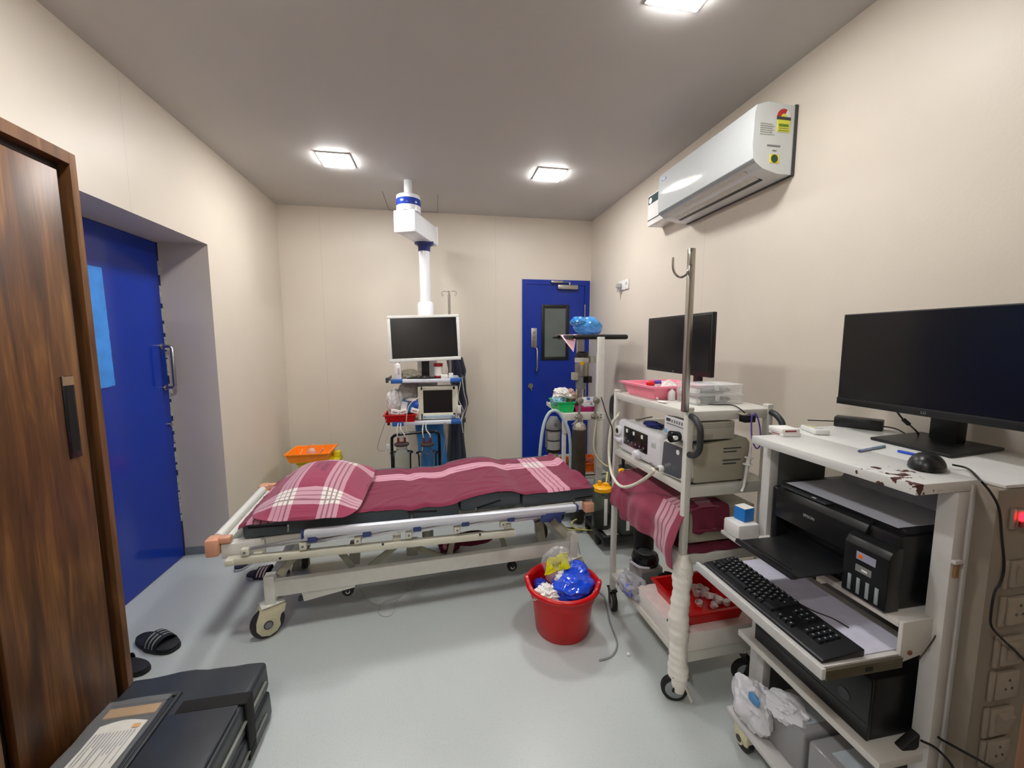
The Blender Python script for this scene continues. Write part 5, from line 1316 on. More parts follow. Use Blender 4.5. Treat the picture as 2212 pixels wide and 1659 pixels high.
MB().mat(M_PB2).lathe([(.001, 2.545), (.094, 2.545), (.097, 2.55), (.097, 2.595), (.094, 2.60), (.001, 2.60)], (hx, hy, 0), n=40).build('blue_ring', pn, world=True)
dv = Vector((px_-hx, py_-hy, 0)).normalized()
MB().mat(M_PW).bar(Vector((hx, hy, 2.415))-dv*.085, Vector((px_, py_, 2.415))+dv*.11, .175, .165, bev=.022).build('arm', pn, world=True)
e0 = Vector((hx, hy, 2.415))-dv*.085
MB().mat(M_PW).bar(e0-dv*.008, e0+dv*.012, .182, .172, bev=.02).build('arm_end_cap', pn, world=True)
e0 = Vector((px_, py_, 2.415))+dv*.11
MB().mat(M_PW).bar(e0-dv*.012, e0+dv*.006, .182, .172, bev=.02).build('arm_end_cap', pn, world=True)
MB().mat(M_PN).lathe([(.086, 2.345), (.084, 2.325), (.06, 2.31), (.054, 2.30), (.053, 2.262), (.001, 2.262)], (px_, py_, 0), n=36).build('collar', pn, world=True)
MB().mat(M_PW).cyl((px_, py_, 1.78), (px_, py_, 2.27), .0485, n=32).build('drop_tube', pn, world=True)
MB().mat(M_PW).lathe([(.001, 1.822), (.05, 1.822), (.062, 1.818), (.072, 1.80), (.073, 1.56), (.001, 1.56)], (px_, py_, 0), n=36).build('sleeve', pn, world=True)
MB().mat(M_PW).box(px_-.09, px_+.09, 3.80, 3.93, .62, 1.60, .01).build('column', pn, world=True)
SX0, SX1 = -.385, .195
FY = 3.60
for z in (1.132, .758):
    b = MB().mat(mk('pendant_shelf', 'D6D9E2', rough=.3)).box(SX0+.03, SX1-.03, FY-.012, 3.98, z-.022, z+.008, .004).box(SX0, SX1, FY, 3.98, z-.012, z+.006, .003); s_ = b.build('shelf', pn, world=True)
    for x0, x1 in ((SX0-.012, SX0+.085), (SX1-.085, SX1+.012)):
        b = MB().mat(M_BLUEC).box(x0, x1, FY-.018, FY+.06, z-.026, z+.012, .006); b.build('blue_corner', s_, world=True)
    for x in (SX0-.045, SX1+.035):
        b = MB().mat(M_DARKG).box(x-.005, x+.005, FY+.02, 3.95, z-.01, z+.018, .002).box(min(x, px_), max(x, px_), 3.7, 3.71, z-.008, z-.0, .001).box(x-.012, x+.012, FY+.01, FY+.022, z-.02, z+.024, .002); b.build('side_rail', s_, world=True)
# iv pole on pendant
q = at(970, 640, Y=3.86)
b = MB().mat(M_CHROME).cyl((q.x, 3.86, 1.13), (q.x, 3.86, at(970, 636, Y=3.86).z), .012, n=14)
zt_ = at(970, 630, Y=3.86).z
b.cyl((q.x, 3.86, zt_-.03), (q.x, 3.86, zt_+.008), .007, n=12)
for sgn in (-1, 1):
    b.tube([(q.x, 3.86, zt_-.005), (q.x+sgn*.035, 3.86-.01*sgn, zt_+.004), (q.x+sgn*.062, 3.86-.015*sgn, zt_-.002), (q.x+sgn*.066, 3.86-.015*sgn, zt_-.03), (q.x+sgn*.058, 3.86-.015*sgn, zt_-.04), (q.x+sgn*.052, 3.86-.015*sgn, zt_-.025)], .003, n=8, smooth=4)
b.build('drip_pole', pn, world=True)
# ---- white monitor
MY = 3.63
pt = [at(*c, Y=MY) for c in ((835, 683), (990, 678), (996, 775), (843, 785))]
cen = (pt[0]+pt[1]+pt[2]+pt[3])/4; mw = (((pt[1]-pt[0]).length+(pt[2]-pt[3]).length)/4); mh = (((pt[0]-pt[3]).length+(pt[1]-pt[2]).length)/4)
ML = Matrix.Translation(cen) @ Matrix.Rotation(math.radians(-2.0), 4, 'Y') @ Matrix.Rotation(math.radians(-4), 4, 'X')
wm = thing('monitor', 'white-framed monitor on the upper pendant shelf in front of the white column', 'monitor', (cen.x, MY+.03, 1.14))
M_MF = mk('monitor_frame_white', 'D9DAD6', rough=.35)
f_ = .024; X = ML
b = MB(X).mat(M_MF)
b.box(-mw, mw, -.012, .025, mh-f_, mh, .003); b.box(-mw, mw, -.012, .025, -mh, -mh+f_*1.25, .003); b.box(-mw, -mw+f_, -.012, .025, -mh+f_, mh-f_, .003); b.box(mw-f_, mw, -.012, .025, -mh+f_, mh-f_, .003)
b.box(-mw+.01, mw-.01, .005, .04, -mh+.01, mh-.01, .006); b.build('frame', wm, world=True)
b = MB(X).mat(M_SCREEN).box(-mw+f_-.002, mw-f_+.002, -.006, .004, -mh+f_*1.2, mh-f_+.002); b.build('screen', wm, world=True, smooth=False)
nq = at(919, 800, Y=MY+.035)
b = MB().mat(M_BLACK).box(nq.x-.032, nq.x+.034, MY+.03, MY+.05, 1.145, cen.z-.05, .004).cyl((nq.x, MY+.04, 1.150), (nq.x, MY+.04, 1.165), .05, r2=.035, n=20); b.build('neck', wm, world=True)
b = MB().mat(M_BLACK)
arc = [(nq.x-.16+.32*k/16, 3.605+.03*(1-math.sin(PI*k/16))) for k in range(17)]; poly = arc+[(nq.x+.15, MY+.10), (nq.x-.15, MY+.10)]
b.prism(poly, 1.1405, 1.150, 'z'); b.build('foot', wm, world=True)
# objects on upper shelf
ZU = 1.1405
q = at(859, 812, Y=3.60)
t = thing('squeeze_bottle', 'white squeeze bottle with pointed nozzle at the left of the upper pendant shelf', 'bottle', (q.x, 3.625, ZU))
MB().mat(mk('bottle_white', 'E4E2E2', rough=.35)).lathe([(.001, 0), (.028, 0), (.03, .005), (.030, .125), (.026, .135), (.018, .142), (.001, .143)], (q.x, 3.625, ZU), n=28).build('body', t, world=True)
MB().mat(M_WHITEP).lathe([(.018, .142), (.019, .155), (.012, .162), (.006, .172), (.003, .19), (.001, .191)], (q.x, 3.625, ZU), n=20).build('nozzle', t, world=True)
b = MB().mat(mk('pink_print', 'C49AA6', rough=.5))
for k in range(5): b.box(q.x+.0, q.x+.018, 3.594, 3.597, ZU+.045+k*.012, ZU+.049+k*.012)
b.build('print', t, world=True, smooth=False)
b = MB().mat(mk('beige_bag', 'C9C3B0', rough=.4, trans=.2, var=.06)).blob((-.235, 3.72, ZU+.028), (.085, .06, .045), amp=.5, freq=5, seed=12, zmin=ZU+.0005)
tag(b.build('plastic_bag', sharp=80), 'crumpled beige plastic bag on the upper pendant shelf beside the squeeze bottle', 'plastic bag')
q = at(947, 812, Y=3.66)
t = thing('sample_jar', 'white jar with dark red lid and red base band on the upper pendant shelf', 'jar', (q.x, 3.66, ZU))
MB().mat(mk('jar_white', 'DDD6D2', rough=.4)).cyl((q.x, 3.66, ZU+.024), (q.x, 3.66, ZU+.105), .036, n=28).build('body', t, world=True)
MB().mat(mk('lid_red', '8E1E22', rough=.4)).cyl((q.x, 3.66, ZU+.105), (q.x, 3.66, ZU+.135), .04, n=28, bev=.003).build('lid', t, world=True, label='dark red lid')
MB().mat(mk('lid_red', '8E1E22')).cyl((q.x, 3.66, ZU), (q.x, 3.66, ZU+.0235), .037, n=28).build('base_band', t, world=True, label='dark red base band')
for i, (px, w_, h_, yy, lab) in enumerate(((960, .06, .034, 3.615, 'small white carton in front of the red-lidded jar'), (974, .04, .045, 3.66, 'white carton standing at the right end of the upper pendant shelf'))):
    q = at(px, 810, Y=yy); b = MB().mat(M_WHITE).box(q.x-w_/2, q.x+w_/2, yy-.02, yy+.02, ZU+.0005, ZU+h_, .001)
    tag(b.build('small_carton'), lab, 'box')
# ---- lower shelf: ivory patient monitor
ZL_ = .7665
PMY = 3.63
a, c = at(902, 836, Y=PMY), at(990, 902, Y=PMY)
X0, X1, Z0_, Z1_ = a.x, c.x, .775, a.z+.002
t = thing('patient_monitor', 'ivory patient monitor with dark screen on the lower pendant shelf', 'patient monitor', ((X0+X1)/2, 3.7, ZL_))
M_IV = mk('ivory_case', 'D8D6C2', rough=.4)
fw = .05
b = MB().mat(M_IV); b.box(X0, X0+fw*.92, PMY, PMY+.03, Z0_, Z1_, .006); b.box(X1-fw, X1, PMY, PMY+.03, Z0_, Z1_, .006); b.box(X0+.02, X1-.02, PMY, PMY+.03, Z1_-.035, Z1_, .006); b.box(X0+.02, X1-.02, PMY, PMY+.03, Z0_, Z0_+.056, .006)
b.box(X0+.008, X1-.008, PMY+.02, PMY+.155, Z0_+.005, Z1_-.004, .012); b.mat(M_DARKG).box(X0+.04, X0+.07, PMY+.02, PMY+.1, ZL_, Z0_+.004); b.box(X1-.07, X1-.04, PMY+.02, PMY+.1, ZL_, Z0_+.004); b.build('case', t, world=True)
MB().mat(M_SCREEN).box(X0+.04, X1-.045, PMY+.006, PMY+.012, Z0_+.05, Z1_-.03).build('screen', t, world=True, smooth=False)
b = MB().mat(mk('bluegrey_bar', 'A3B4BE', rough=.4)).box(X0+.035, X1-.03, PMY-.004, PMY+.004, Z0_+.008, Z0_+.036, .002); b.mat(M_GREYM).cyl((X0+.055, PMY-.007, Z0_+.022), (X0+.055, PMY-.002, Z0_+.022), .006, n=12).cyl((X1-.05, PMY-.007, Z0_+.022), (X1-.05, PMY-.002, Z0_+.022), .008, n=12); b.build('button_bar', t, world=True)
b = MB().mat(M_GREYM).box(X0+.035, X0+.07, PMY-.001, PMY+.004, Z1_-.018, Z1_-.013); b.box(X1-.08, X1-.05, PMY-.001, PMY+.004, Z1_-.018, Z1_-.015); b.build('print', t, world=True, smooth=False)
# red tray with supplies
a, c = at(833, 907, Y=3.60), at(900, 890, Y=3.60)
t = thing('red_tray', 'red plastic tray full of wrapped supplies at the left of the lower pendant shelf', 'tray', ((a.x+c.x)/2, 3.68, ZL_))
b = tray(MB().mat(M_RED), a.x+.004, c.x-.02, 3.592, 3.80, ZL_+.0005, ZL_+.068, fl=.012); b.build('tray', t, world=True, sharp=30)
b = MB().mat(mk('white_sack', 'E6E4E2', rough=.5, trans=.12, var=.03)).blob((-.375, 3.74, ZL_+.15), (.075, .06, .12), amp=.35, freq=4, seed=14, zmin=ZL_+.02, sub=5)
tag(b.build('white_sack', sharp=80), 'bulging white plastic sack at the left end of the lower pendant shelf', 'plastic bag')
b = MB().mat(mk('grey_sack', 'B8B2AC', rough=.45, trans=.15, var=.04)).blob((-.255, 3.80, ZL_+.23), (.125, .07, .115), amp=.25, freq=3, seed=17, sub=5, rz=.3)
for v in b.V: v.z = min(v.z, 1.105); v.y = min(v.y, 3.86); v.z += -.35*max(0, -.27-v.x)
tag(b.build('grey_sack', sharp=80), 'translucent grey plastic sack behind the supplies on the lower pendant shelf', 'plastic bag')
M_SKY = mk('carton_steel_blue', '3C74A8', rough=.5, var=.1, vs=30)
t = thing('glove_box', 'blue and white glove box in the red tray on the pendant', 'box', (-.25, 3.68, ZL_+.04)); b = MB(Matrix.Translation((-.262, 3.69, ZL_+.125)) @ Matrix.Rotation(math.radians(12), 4, 'Y')).mat(M_SKY).box(-.06, .06, -.04, .04, -.05, .05, .002).mat(M_WHITE).box(-.0605, -.01, -.0412, -.03, -.045, .04); b.build('carton', t, world=True)
b = MB().mat(M_WHITE).blob((-.225, 3.66, ZL_+.185), (.05, .03, .012), amp=.5, freq=5, seed=21); tag(b.build('gauze_pack', sharp=80), 'pale gauze pack lying on the blue glove box', 'gauze')
b = MB().mat(mk('blue_pack', '2A5CC0', rough=.45)).blob((-.185, 3.66, ZL_+.145), (.045, .03, .04), amp=.4, freq=4, seed=23); tag(b.build('blue_packet', sharp=80), 'blue packet squeezed between the glove box and the ivory patient monitor', 'packet')
for i, (x, z, rz, lab) in enumerate(((-.375, .085, .2, 'white paper packet at the left corner of the red pendant tray'), (-.305, .085, -.3, 'white and brown packet in the middle of the red pendant tray'), (-.205, .09, .3, 'white packet at the right end of the red pendant tray'))):
    b = MB(Matrix.Translation((x, 3.635, ZL_+z)) @ Matrix.Rotation(rz, 4, 'Y')).mat(M_WHITE).box(-.035, .035, -.012, .012, -.022, .022, .003); b.mat(mk('brown_print', '8A6A60', rough=.6)).box(-.02, .02, -.0128, -.011, -.004, .004)
    tag(b.build('packet'), lab, 'packet', 'packets in the red pendant tray')
# thin tube over tray
pts = [at(905, 858, Y=3.58), at(893, 866, Y=3.575), at(882, 880, Y=3.57), at(878, 905, Y=3.57), at(878, 925, Y=3.575), at(880, 950, Y=3.58), at(884, 975, Y=3.58), at(888, 1010, Y=3.58)]
tag(MB().mat(mk('tube_white', 'D8D4D0', rough=.3)).tube(pts, .0035, n=8, smooth=5).build('infusion_tube'), 'thin white tube hanging over the edge of the lower pendant shelf', 'tube')
for k, (pp, lab) in enumerate((([(835, 905), (828, 925), (818, 955), (816, 970), (822, 974), (832, 974)], 'thin grey cable looping at the left below the pendant'), ([(846, 915), (838, 940), (832, 960), (835, 968), (842, 990), (850, 1015)], 'thin pale cable beside the black stand below the pendant'), ([(960, 912), (965, 935), (960, 965), (955, 990), (950, 1015)], 'thin brown tube in front of the blue sheet'), ([(998, 815), (1003, 850), (1008, 875), (998, 905), (1000, 935)], 'thin pale cable at the right side of the pendant shelves'), ([(995, 825), (990, 860), (1000, 885), (995, 910)], 'second pale cable in front of the dark gown'))):
    tag(MB().mat(mk(('tube_grey', 'tube_pale', 'tube_brown', 'tube_pale', 'tube_pale')[k], ('8E8A84', 'C9C5BE', '9A7E78', 'C9C5BE', 'C9C5BE')[k], rough=.4)).tube([at(*c, Y=3.56 if k < 3 else 3.54) for c in pp], .0028, n=8, smooth=5).build('thin_cable'), lab, 'cable', 'thin cables about the pendant')
b = MB().mat(M_WHITEP).box(at(838, 965, Y=3.56).x-.012, at(838, 965, Y=3.56).x+.014, 3.55, 3.575, at(838, 972, Y=3.56).z, at(838, 960, Y=3.56).z, .003); tag(b.build('cable_connector'), 'small white connector dangling on cables left of the black stand', 'connector')
# dark gown on right
M_GOWN = mk('navy_gown', '151A30', rough=.5, sheen=.3, var=.1, bump=.3, bs=40)
def gown(profile, y0, seed, th):
    n = len(profile)
    def f(u, v):
        i = min(n-2, int(v*(n-1))); k = v*(n-1)-i
        (pl0, pr0, py0), (pl1, pr1, py1) = profile[i], profile[i+1]
        xl = pl0+(pl1-pl0)*k; xr = pr0+(pr1-pr0)*k; py = py0+(py1-py0)*k
        q = at(xl+(xr-xl)*u, py, Y=y0)
        return (q.x, y0-.035*math.sin(PI*u)**.7+.012*math.sin(u*17+seed)+.008*noise.noise(Vector((u*3, v*6, seed))), q.z)
    return f
b = MB().mat(M_GOWN).grid(24, 40, gown([(967, 995, 772), (972, 1003, 800), (970, 1001, 812), (985, 1003, 845), (988, 1008, 870), (985, 1002, 890), (973, 999, 905), (972, 998, 940), (968, 1004, 990), (966, 1006, 1015)], 4.07, 1, .02), thick=.02)
tag(b.build('lead_apron', sharp=80), 'dark navy apron hanging down the right side of the pendant shelves', 'apron')
b = MB().mat(mk('blue_sheet', '2E76B8', rough=.35, var=.1, vs=6)).grid(14, 24, gown([(897, 957, 905), (898, 957, 925), (903, 962, 955), (905, 965, 985), (905, 968, 1018)], 3.76, 3, .01), thick=.004)
tag(b.build('blue_drape', sharp=80), 'blue plastic drape hanging behind the glass jars below the pendant', 'drape')
b = MB().mat(M_FROST).cyl((at(992, 880, Y=3.62).x, 3.62, at(992, 893, Y=3.62).z), (at(992, 880, Y=3.62).x, 3.62, at(992, 876, Y=3.62).z), .018, n=16, bev=.003); b.mat(M_CHROME).cyl((at(992, 880, Y=3.62).x, 3.62, at(992, 897, Y=3.62).z), (at(992, 880, Y=3.62).x, 3.62, at(992, 893, Y=3.62).z), .02, n=16)
tag(b.build('flow_meter'), 'small clear flow meter beside the ivory patient monitor', 'flow meter')
# ---- suction stand with two jars
SY = 3.46
st = thing('suction_stand', 'black tubular suction stand below the pendant, behind the bed', 'stand', (-.2, SY, 0))
pl_, pr2 = at(848, 1000, Y=SY).x, at(950, 1000, Y=SY).x
zt1, zt2 = at(848, 940, Y=SY).z, at(946, 932, Y=SY).z
b = MB().mat(M_BLACKG).tube([(pl_, SY, .06), (pl_, SY, .3), (pl_, SY, zt1-.06), (pl_+.012, SY, zt1-.015), (pl_+.05, SY, zt1+.002), ((pl_+pr2)/2, SY, (zt1+zt2)/2+.004), (pr2-.05, SY, zt2+.002), (pr2-.012, SY, zt2-.015), (pr2, SY, zt2-.06), (pr2, SY, .3), (pr2, SY, .06)], .0125, n=12, smooth=3); b.build('handle_frame', st, world=True)
b = MB().mat(mk('stand_body', 'BEBDB4', rough=.4)).box(pl_, pr2, SY+.015, SY+.19, .06, .14, .01).box(pl_-.01, pr2+.01, SY-.14, SY+.02, .07, .10, .006); b.build('base', st, world=True)
for x in (pl_+.03, pr2-.03):
    for y in (SY-.1, SY+.15): MB().mat(M_BLACKR).cyl((x-.012, y, .033), (x+.012, y, .033), .033, n=20, bev=.004).cyl((x, y, .03), (x, y, .075), .008, n=8).build('castor', st, world=True)
M_BUNG = mk('bung_black', '35302E', rough=.5)
for i, (px, liq, lab) in enumerate(((868, 'C8C0A4', 'glass suction jar with black lid at the left in the black stand'), (923, '5E90C0', 'glass suction jar with black lid in front of the blue drape'))):
    x = at(px, 970, Y=SY-.06).x; yy = SY-.062; zt = at(px, 962, Y=SY-.06).z; zb = .101
    t = thing('suction_jar', lab, 'jar', (x, yy, zb), 0, 'suction jars in the black stand')
    b = MB().mat(M_GLASS).lathe([(.001, zb), (.062, zb), (.068, zb+.01), (.068, zt-.07), (.055, zt-.045), (.042, zt-.035), (.042, zt-.002), (.039, zt-.002), (.039, zt-.034), (.052, zt-.047), (.0645, zt-.072), (.0645, zb+.012), (.058, zb+.005), (.001, zb+.005)], (x, yy, 0), n=36); b.build('glass_body', t, world=True)
    b = MB().mat(M_BUNG).lathe([(.001, zt-.0), (.056, zt-.0), (.062, zt+.008), (.060, zt+.018), (.04, zt+.024), (.001, zt+.024)], (x, yy, 0), n=32); b.build('lid', t, world=True)
    b = MB().mat(M_REDBR)
    for dx in (-.026, .026): b.cyl((x+dx, yy, zt+.02), (x+dx, yy, zt+.068), .010, r2=.009, n=12, bev=.002)
    b.box(x-.03, x+.03, yy-.006, yy+.006, zt+.022, zt+.032, .002); b.build('hose_nipple', t, world=True)
    b = MB().mat(M_BLACKG)
    for dx in (-1, 1): b.tube([(x+dx*.045, yy-.01, zt-.05), (x+dx*.075, yy-.02, zt-.045), (x+dx*.088, yy-.02, zt-.06), (x+dx*.070, yy-.02, zt-.09), (x+dx*.070, yy-.02, zb+.02)], .006, n=8, smooth=4)
    b.build('clamp', t, world=True)
    pts = lambda dx: [(x+dx, yy, zt+.06), (x+dx*1.1-.004, yy, zt+.09), (x+dx*.6-.02, yy+.02, zt+.13), (x+dx*.4-.02, yy+.08, zt+.17)]
    b = MB().mat(mk('clear_hose', 'D4D0C8', rough=.2, trans=.3)); b.tube(pts(-.026), .0055, n=8, smooth=4); b.tube(pts(.026), .0055, n=8, smooth=4); b.build('hose', t, world=True)
# ---- yellow bin with orange tray, back left corner
YB_ = 3.62
bn_ = thing('yellow_bin', 'yellow waste bin in the back left corner under an orange tray', 'bin', (-1.10, 3.72, 0))
b = MB().mat(M_YELLOW).lathe([(.001, 0), (.13, 0), (.135, .01), (.165, .41), (.18, .415), (.18, .435), (.001, .436)], (-1.08, 3.78, 0), n=4, M=Matrix.Translation((-1.08, 3.78, 0)) @ Matrix.Rotation(PI/4, 4, 'Z') @ Matrix.Translation((1.08, -3.78, 0))); b.build('body', bn_, world=True)
b = MB().mat(M_YELLOW).box(-1.235, -.925, 3.62, 3.93, .437, .455, .006); b.build('lid', bn_, world=True)
a = at(613, 993, Y=3.50); c = at(700, 985, Y=3.50)
ot = thing('orange_tray', 'bright orange plastic tray on the yellow bin in the back left corner', 'tray', (-1.1, 3.66, .456))
b = tray(MB().mat(mk('vivid_orange', 'FF8C14', rough=.35)), -1.235, -.945, 3.575, 3.82, .4565, .535, fl=.022, rim=.01); b.build('tray', ot, world=True, sharp=30)
b = MB().mat(M_YELLOW).box(-.93, -.87, 3.74, 3.80, .44, .495, .008).box(-1.0, -.87, 3.70, 3.84, .40, .44, .006)
tag(b.build('yellow_catch'), 'yellow plastic catch sticking out behind the orange tray and pillow', 'lid')
q = at(650, 978, Y=3.68); b = MB().mat(M_WHITEP).bar(q+Vector((-.012, 0, -.035)), q+Vector((.014, 0, .03)), .014, .006, bev=.002); tag(b.build('white_strip'), 'small white strip standing in the orange tray', 'strip')
q = at(673, 978, Y=3.66); b = MB().mat(mk('mask_pink', 'EDB9A4', rough=.35, trans=.2)).sphere((q.x, 3.66, q.z-.004), (.042, .03, .046), n=20); b.tube([(q.x-.03, 3.66, q.z+.03), (q.x-.01, 3.66, q.z+.075), (q.x+.02, 3.66, q.z+.07), (q.x+.03, 3.66, q.z+.03)], .003, n=6, smooth=4); b.tube([(q.x+.04, 3.66, q.z-.03), (q.x+.08, 3.65, q.z+.01), (q.x+.10, 3.65, q.z+.035)], .008, n=8, smooth=3)
tag(b.build('oxygen_mask'), 'pale pink breathing mask lying in the orange tray', 'mask')
# ================================================================ ANAESTHESIA TROLLEY by the door
AY0, AY1 = 3.05, 3.68
an = thing('anaesthesia_trolley', 'white anaesthesia trolley with a raised black-rimmed shelf, before the blue door', 'trolley', (1.15, 3.35, 0))
M_AN = mk('trolley_white', 'D2D2CC', rough=.4, var=.04)
l0, r0 = .965, 1.312
def apost(px0, px1, y, z1, z0=.12, d=.05):
    a, c = at(px0, 735, Y=y).x, at(px1, 735, Y=y).x; MB().mat(M_AN).box(a, c, y, y+d, z0, z1, .004).build('post', an, world=True)
apost(1293, 1307, AY0, 1.50); apost(1249, 1263, 3.45, 1.49)
a = at(1216, 900, Y=AY0).x; MB().mat(M_AN).box(a, a+.03, AY0, AY0+.03, .12, .89, .003).build('post', an, world=True)
b = MB().mat(M_AN); zs = .89
xa, xb = at(1216, 898, Y=AY0).x, at(1306, 893, Y=AY0).x
xl = at(1181, 868, Y=AY1).x
b.prism([(xa, AY0), (xb, AY0), (xb+.06, AY1), (xl, AY1)], zs-.012, zs, 'z'); b.box(xa, xb, AY0-.006, AY0+.004, zs-.055, zs+.004, .002)
b.bar((xa+.003, AY0, zs-.01), (xl, AY1, zs-.01), .006, .035); b.box(xa, xa+.035, AY0-.008, AY0+.03, zs-.16, zs-.05, .002)
b.mat(M_DARKG)
for dz in (.018, .038): b.cyl((xb-.035, AY0-.009, zs-dz), (xb-.035, AY0-.002, zs-dz), .006, n=12)
b.build('drawer_shelf', an, world=True)
b = MB().mat(M_AN).box(.99, 1.38, AY0+.02, AY1, .36, .375, .003).box(.99, 1.38, AY0+.02, AY0+.03, .33, .376, .002); b.build('lower_shelf', an, world=True)
b = MB().mat(M_AN).box(.95, 1.40, AY0, AY1, .10, .13, .005); b.build('base', an, world=True)
for (x, y) in ((.98, AY0+.04), (1.36, AY0+.04), (.98, AY1-.05), (1.36, AY1-.05)): MB().mat(M_BLACKR).cyl((x-.014, y, .048), (x+.014, y, .048), .048, n=22, bev=.005).cyl((x, y, .05), (x, y, .10), .01, n=8).build('castor', an, world=True)
z5 = 1.512
ta, tb = at(1243, 726, Y=3.10).x, at(1356, 726, Y=3.10).x; tl_ = at(1216, 724, Y=3.45).x
b = MB().mat(M_AN).box(ta+.01, tb-.01, 3.11, 3.52, z5-.008, z5+.006, .003)
b.mat(M_BLACK).box(ta-.01, tb, 3.08, 3.115, z5-.032, z5+.008, .017, 3).box(tb-.03, tb, 3.09, 3.53, z5-.03, z5+.006, .014); b.box(ta-.03, ta+.0, 3.10, 3.53, z5-.03, z5+.006, .014); b.cyl((ta-.09, 3.44, z5-.01), (ta-.02, 3.44, z5-.01), .010, n=14, bev=.003)
b.build('top_shelf', an, world=True)
# vaporiser block
VX, VY = at(1257, 790, Y=3.30).x, 3.30
b = MB().mat(mk('vap_dark', '2C2826', rough=.4)).cyl((VX, VY, at(1257, 772, Y=3.3).z), (VX, VY, at(1257, 762, Y=3.3).z), .055, n=28, bev=.004).cyl((VX, VY, at(1257, 762, Y=3.3).z), (VX, VY, at(1257, 759, Y=3.3).z), .04, n=24)
b.mat(M_BRUSHED).cyl((VX, VY, at(1257, 812, Y=3.3).z), (VX, VY, at(1257, 772, Y=3.3).z), .06, n=30, bev=.004).mat(M_GREYP).cyl((VX, VY, at(1257, 782, Y=3.3).z), (VX, VY, at(1257, 773, Y=3.3).z), .063, n=30)
b.mat(M_YCAP).box(VX-.035, VX-.005, VY-.066, VY-.055, at(1257, 787, Y=3.3).z, at(1257, 781, Y=3.3).z)
b.mat(M_BLACKG).box(VX+.0, VX+.075, VY-.05, VY+.01, at(1257, 826, Y=3.3).z, at(1257, 812, Y=3.3).z, .003); b.mat(M_GREYM).cyl((VX-.01, VY, at(1257, 840, Y=3.3).z), (VX-.01, VY, at(1257, 812, Y=3.3).z), .04, r2=.045, n=20)
b.mat(M_TAUPE).box(VX-.09, VX-.045, VY-.04, VY+.02, at(1257, 820, Y=3.3).z, at(1257, 804, Y=3.3).z, .003)
b.mat(M_BRUSHED).cyl((VX-.02, VY, at(1257, 855, Y=3.3).z), (VX-.02, VY, at(1257, 838, Y=3.3).z), .02, n=16).cyl((VX+.035, VY, .893), (VX+.035, VY, at(1257, 826, Y=3.3).z), .008, n=10)
b.cyl((VX-.02, VY, .893), (VX-.02, VY, at(1257, 850, Y=3.3).z), .028, r2=.02, n=16)
b.build('vaporiser', an, world=True)
q = at(1281, 775, Y=3.28); b = MB().mat(M_GREYP).box(q.x-.028, q.x+.028, 3.26, 3.31, q.z-.035, q.z+.02, .004).cyl((q.x+.03, 3.27, q.z-.01), (q.x+.055, 3.27, q.z-.01), .014, n=12); b.build('gauge_block', an, world=True)
# regulators
for (px, nm) in ((1250, 'regulator'), (1285, 'regulator')):
    q = at(px, 865, Y=3.04); g = at(px, 900, Y=3.03)
    b = MB().mat(M_BRUSHED).cyl((q.x+.005, 3.01, q.z), (q.x+.012, 3.045, q.z), .026, n=22, bev=.004).cyl((q.x, 3.035, g.z-.02), (q.x+.008, 3.035, q.z-.02), .010, n=12).cyl((q.x-.03, 3.03, g.z), (q.x+.03, 3.03, g.z), .013, n=14, bev=.002).cyl((q.x-.002, 3.03, g.z-.012), (q.x-.002, 3.03, g.z+.02), .022, n=16, bev=.003)
    b.build('regulator', an, world=True)
# flow absorber left of trolley
q0 = at(1196, 905, Y=3.16); zf = lambda y: at(1196, y, Y=3.16).z
b = MB().mat(M_GREYM).lathe([(.001, zf(900)), (.03, zf(900)), (.055, zf(912)), (.062, zf(918)), (.062, zf(926)), (.001, zf(926))], (q0.x, 3.16, 0), n=28)
b.mat(M_CHROME).cyl((q0.x, 3.09, zf(914)), (q0.x, 3.16, zf(914)), .014, n=14); b.mat(M_BLACK).lathe([(.064, zf(926)), (.064, zf(929)), (.001, zf(929))], (q0.x, 3.16, 0), n=28)
b.mat(mk('canister', 'A9A9A6', rough=.25, metal=.2)).lathe([(.056, zf(929)), (.056, zf(948)), (.054, zf(949))], (q0.x, 3.16, 0), n=28); b.mat(M_DARKG).lathe([(.057, zf(948)), (.057, zf(951))], (q0.x, 3.16, 0), n=28)
b.mat(mk('canister', 'A9A9A6')).lathe([(.056, zf(951)), (.055, zf(969)), (.001, zf(969))], (q0.x, 3.16, 0), n=28); b.mat(M_BLACK).lathe([(.060, zf(969)), (.058, zf(975)), (.02, zf(977)), (.001, zf(977))], (q0.x, 3.16, 0), n=28); b.mat(M_GREYP).cyl((q0.x, 3.16, zf(990)), (q0.x, 3.16, zf(977)), .04, n=20).cyl((q0.x, 3.16, .13), (q0.x, 3.16, zf(990)), .012, n=10)
b.mat(M_BRUSHED).bar((q0.x-.06, 3.16, zf(930)), (q0.x-.06, 3.16, zf(965)), .02, .012)
b.build('absorber', an, world=True)
t = None
pts = [at(1165, 1000, Y=3.02), at(1168, 960, Y=3.02), at(1174, 920, Y=3.03), at(1184, 895, Y=3.04), at(1196, 887, Y=3.04), at(1208, 892, Y=3.04), at(1218, 908, Y=3.03), at(1228, 930, Y=3.02), at(1232, 960, Y=3.02), at(1232, 1005, Y=3.03), at(1231, 1030, Y=3.05)]
tag(MB().mat(mk('pale_blue_hose', 'A9BDC2', rough=.4)).tube(pts, .013, n=12, smooth=6).build('breathing_hose'), 'pale blue hose arched over the left side of the anaesthesia trolley', 'hose')
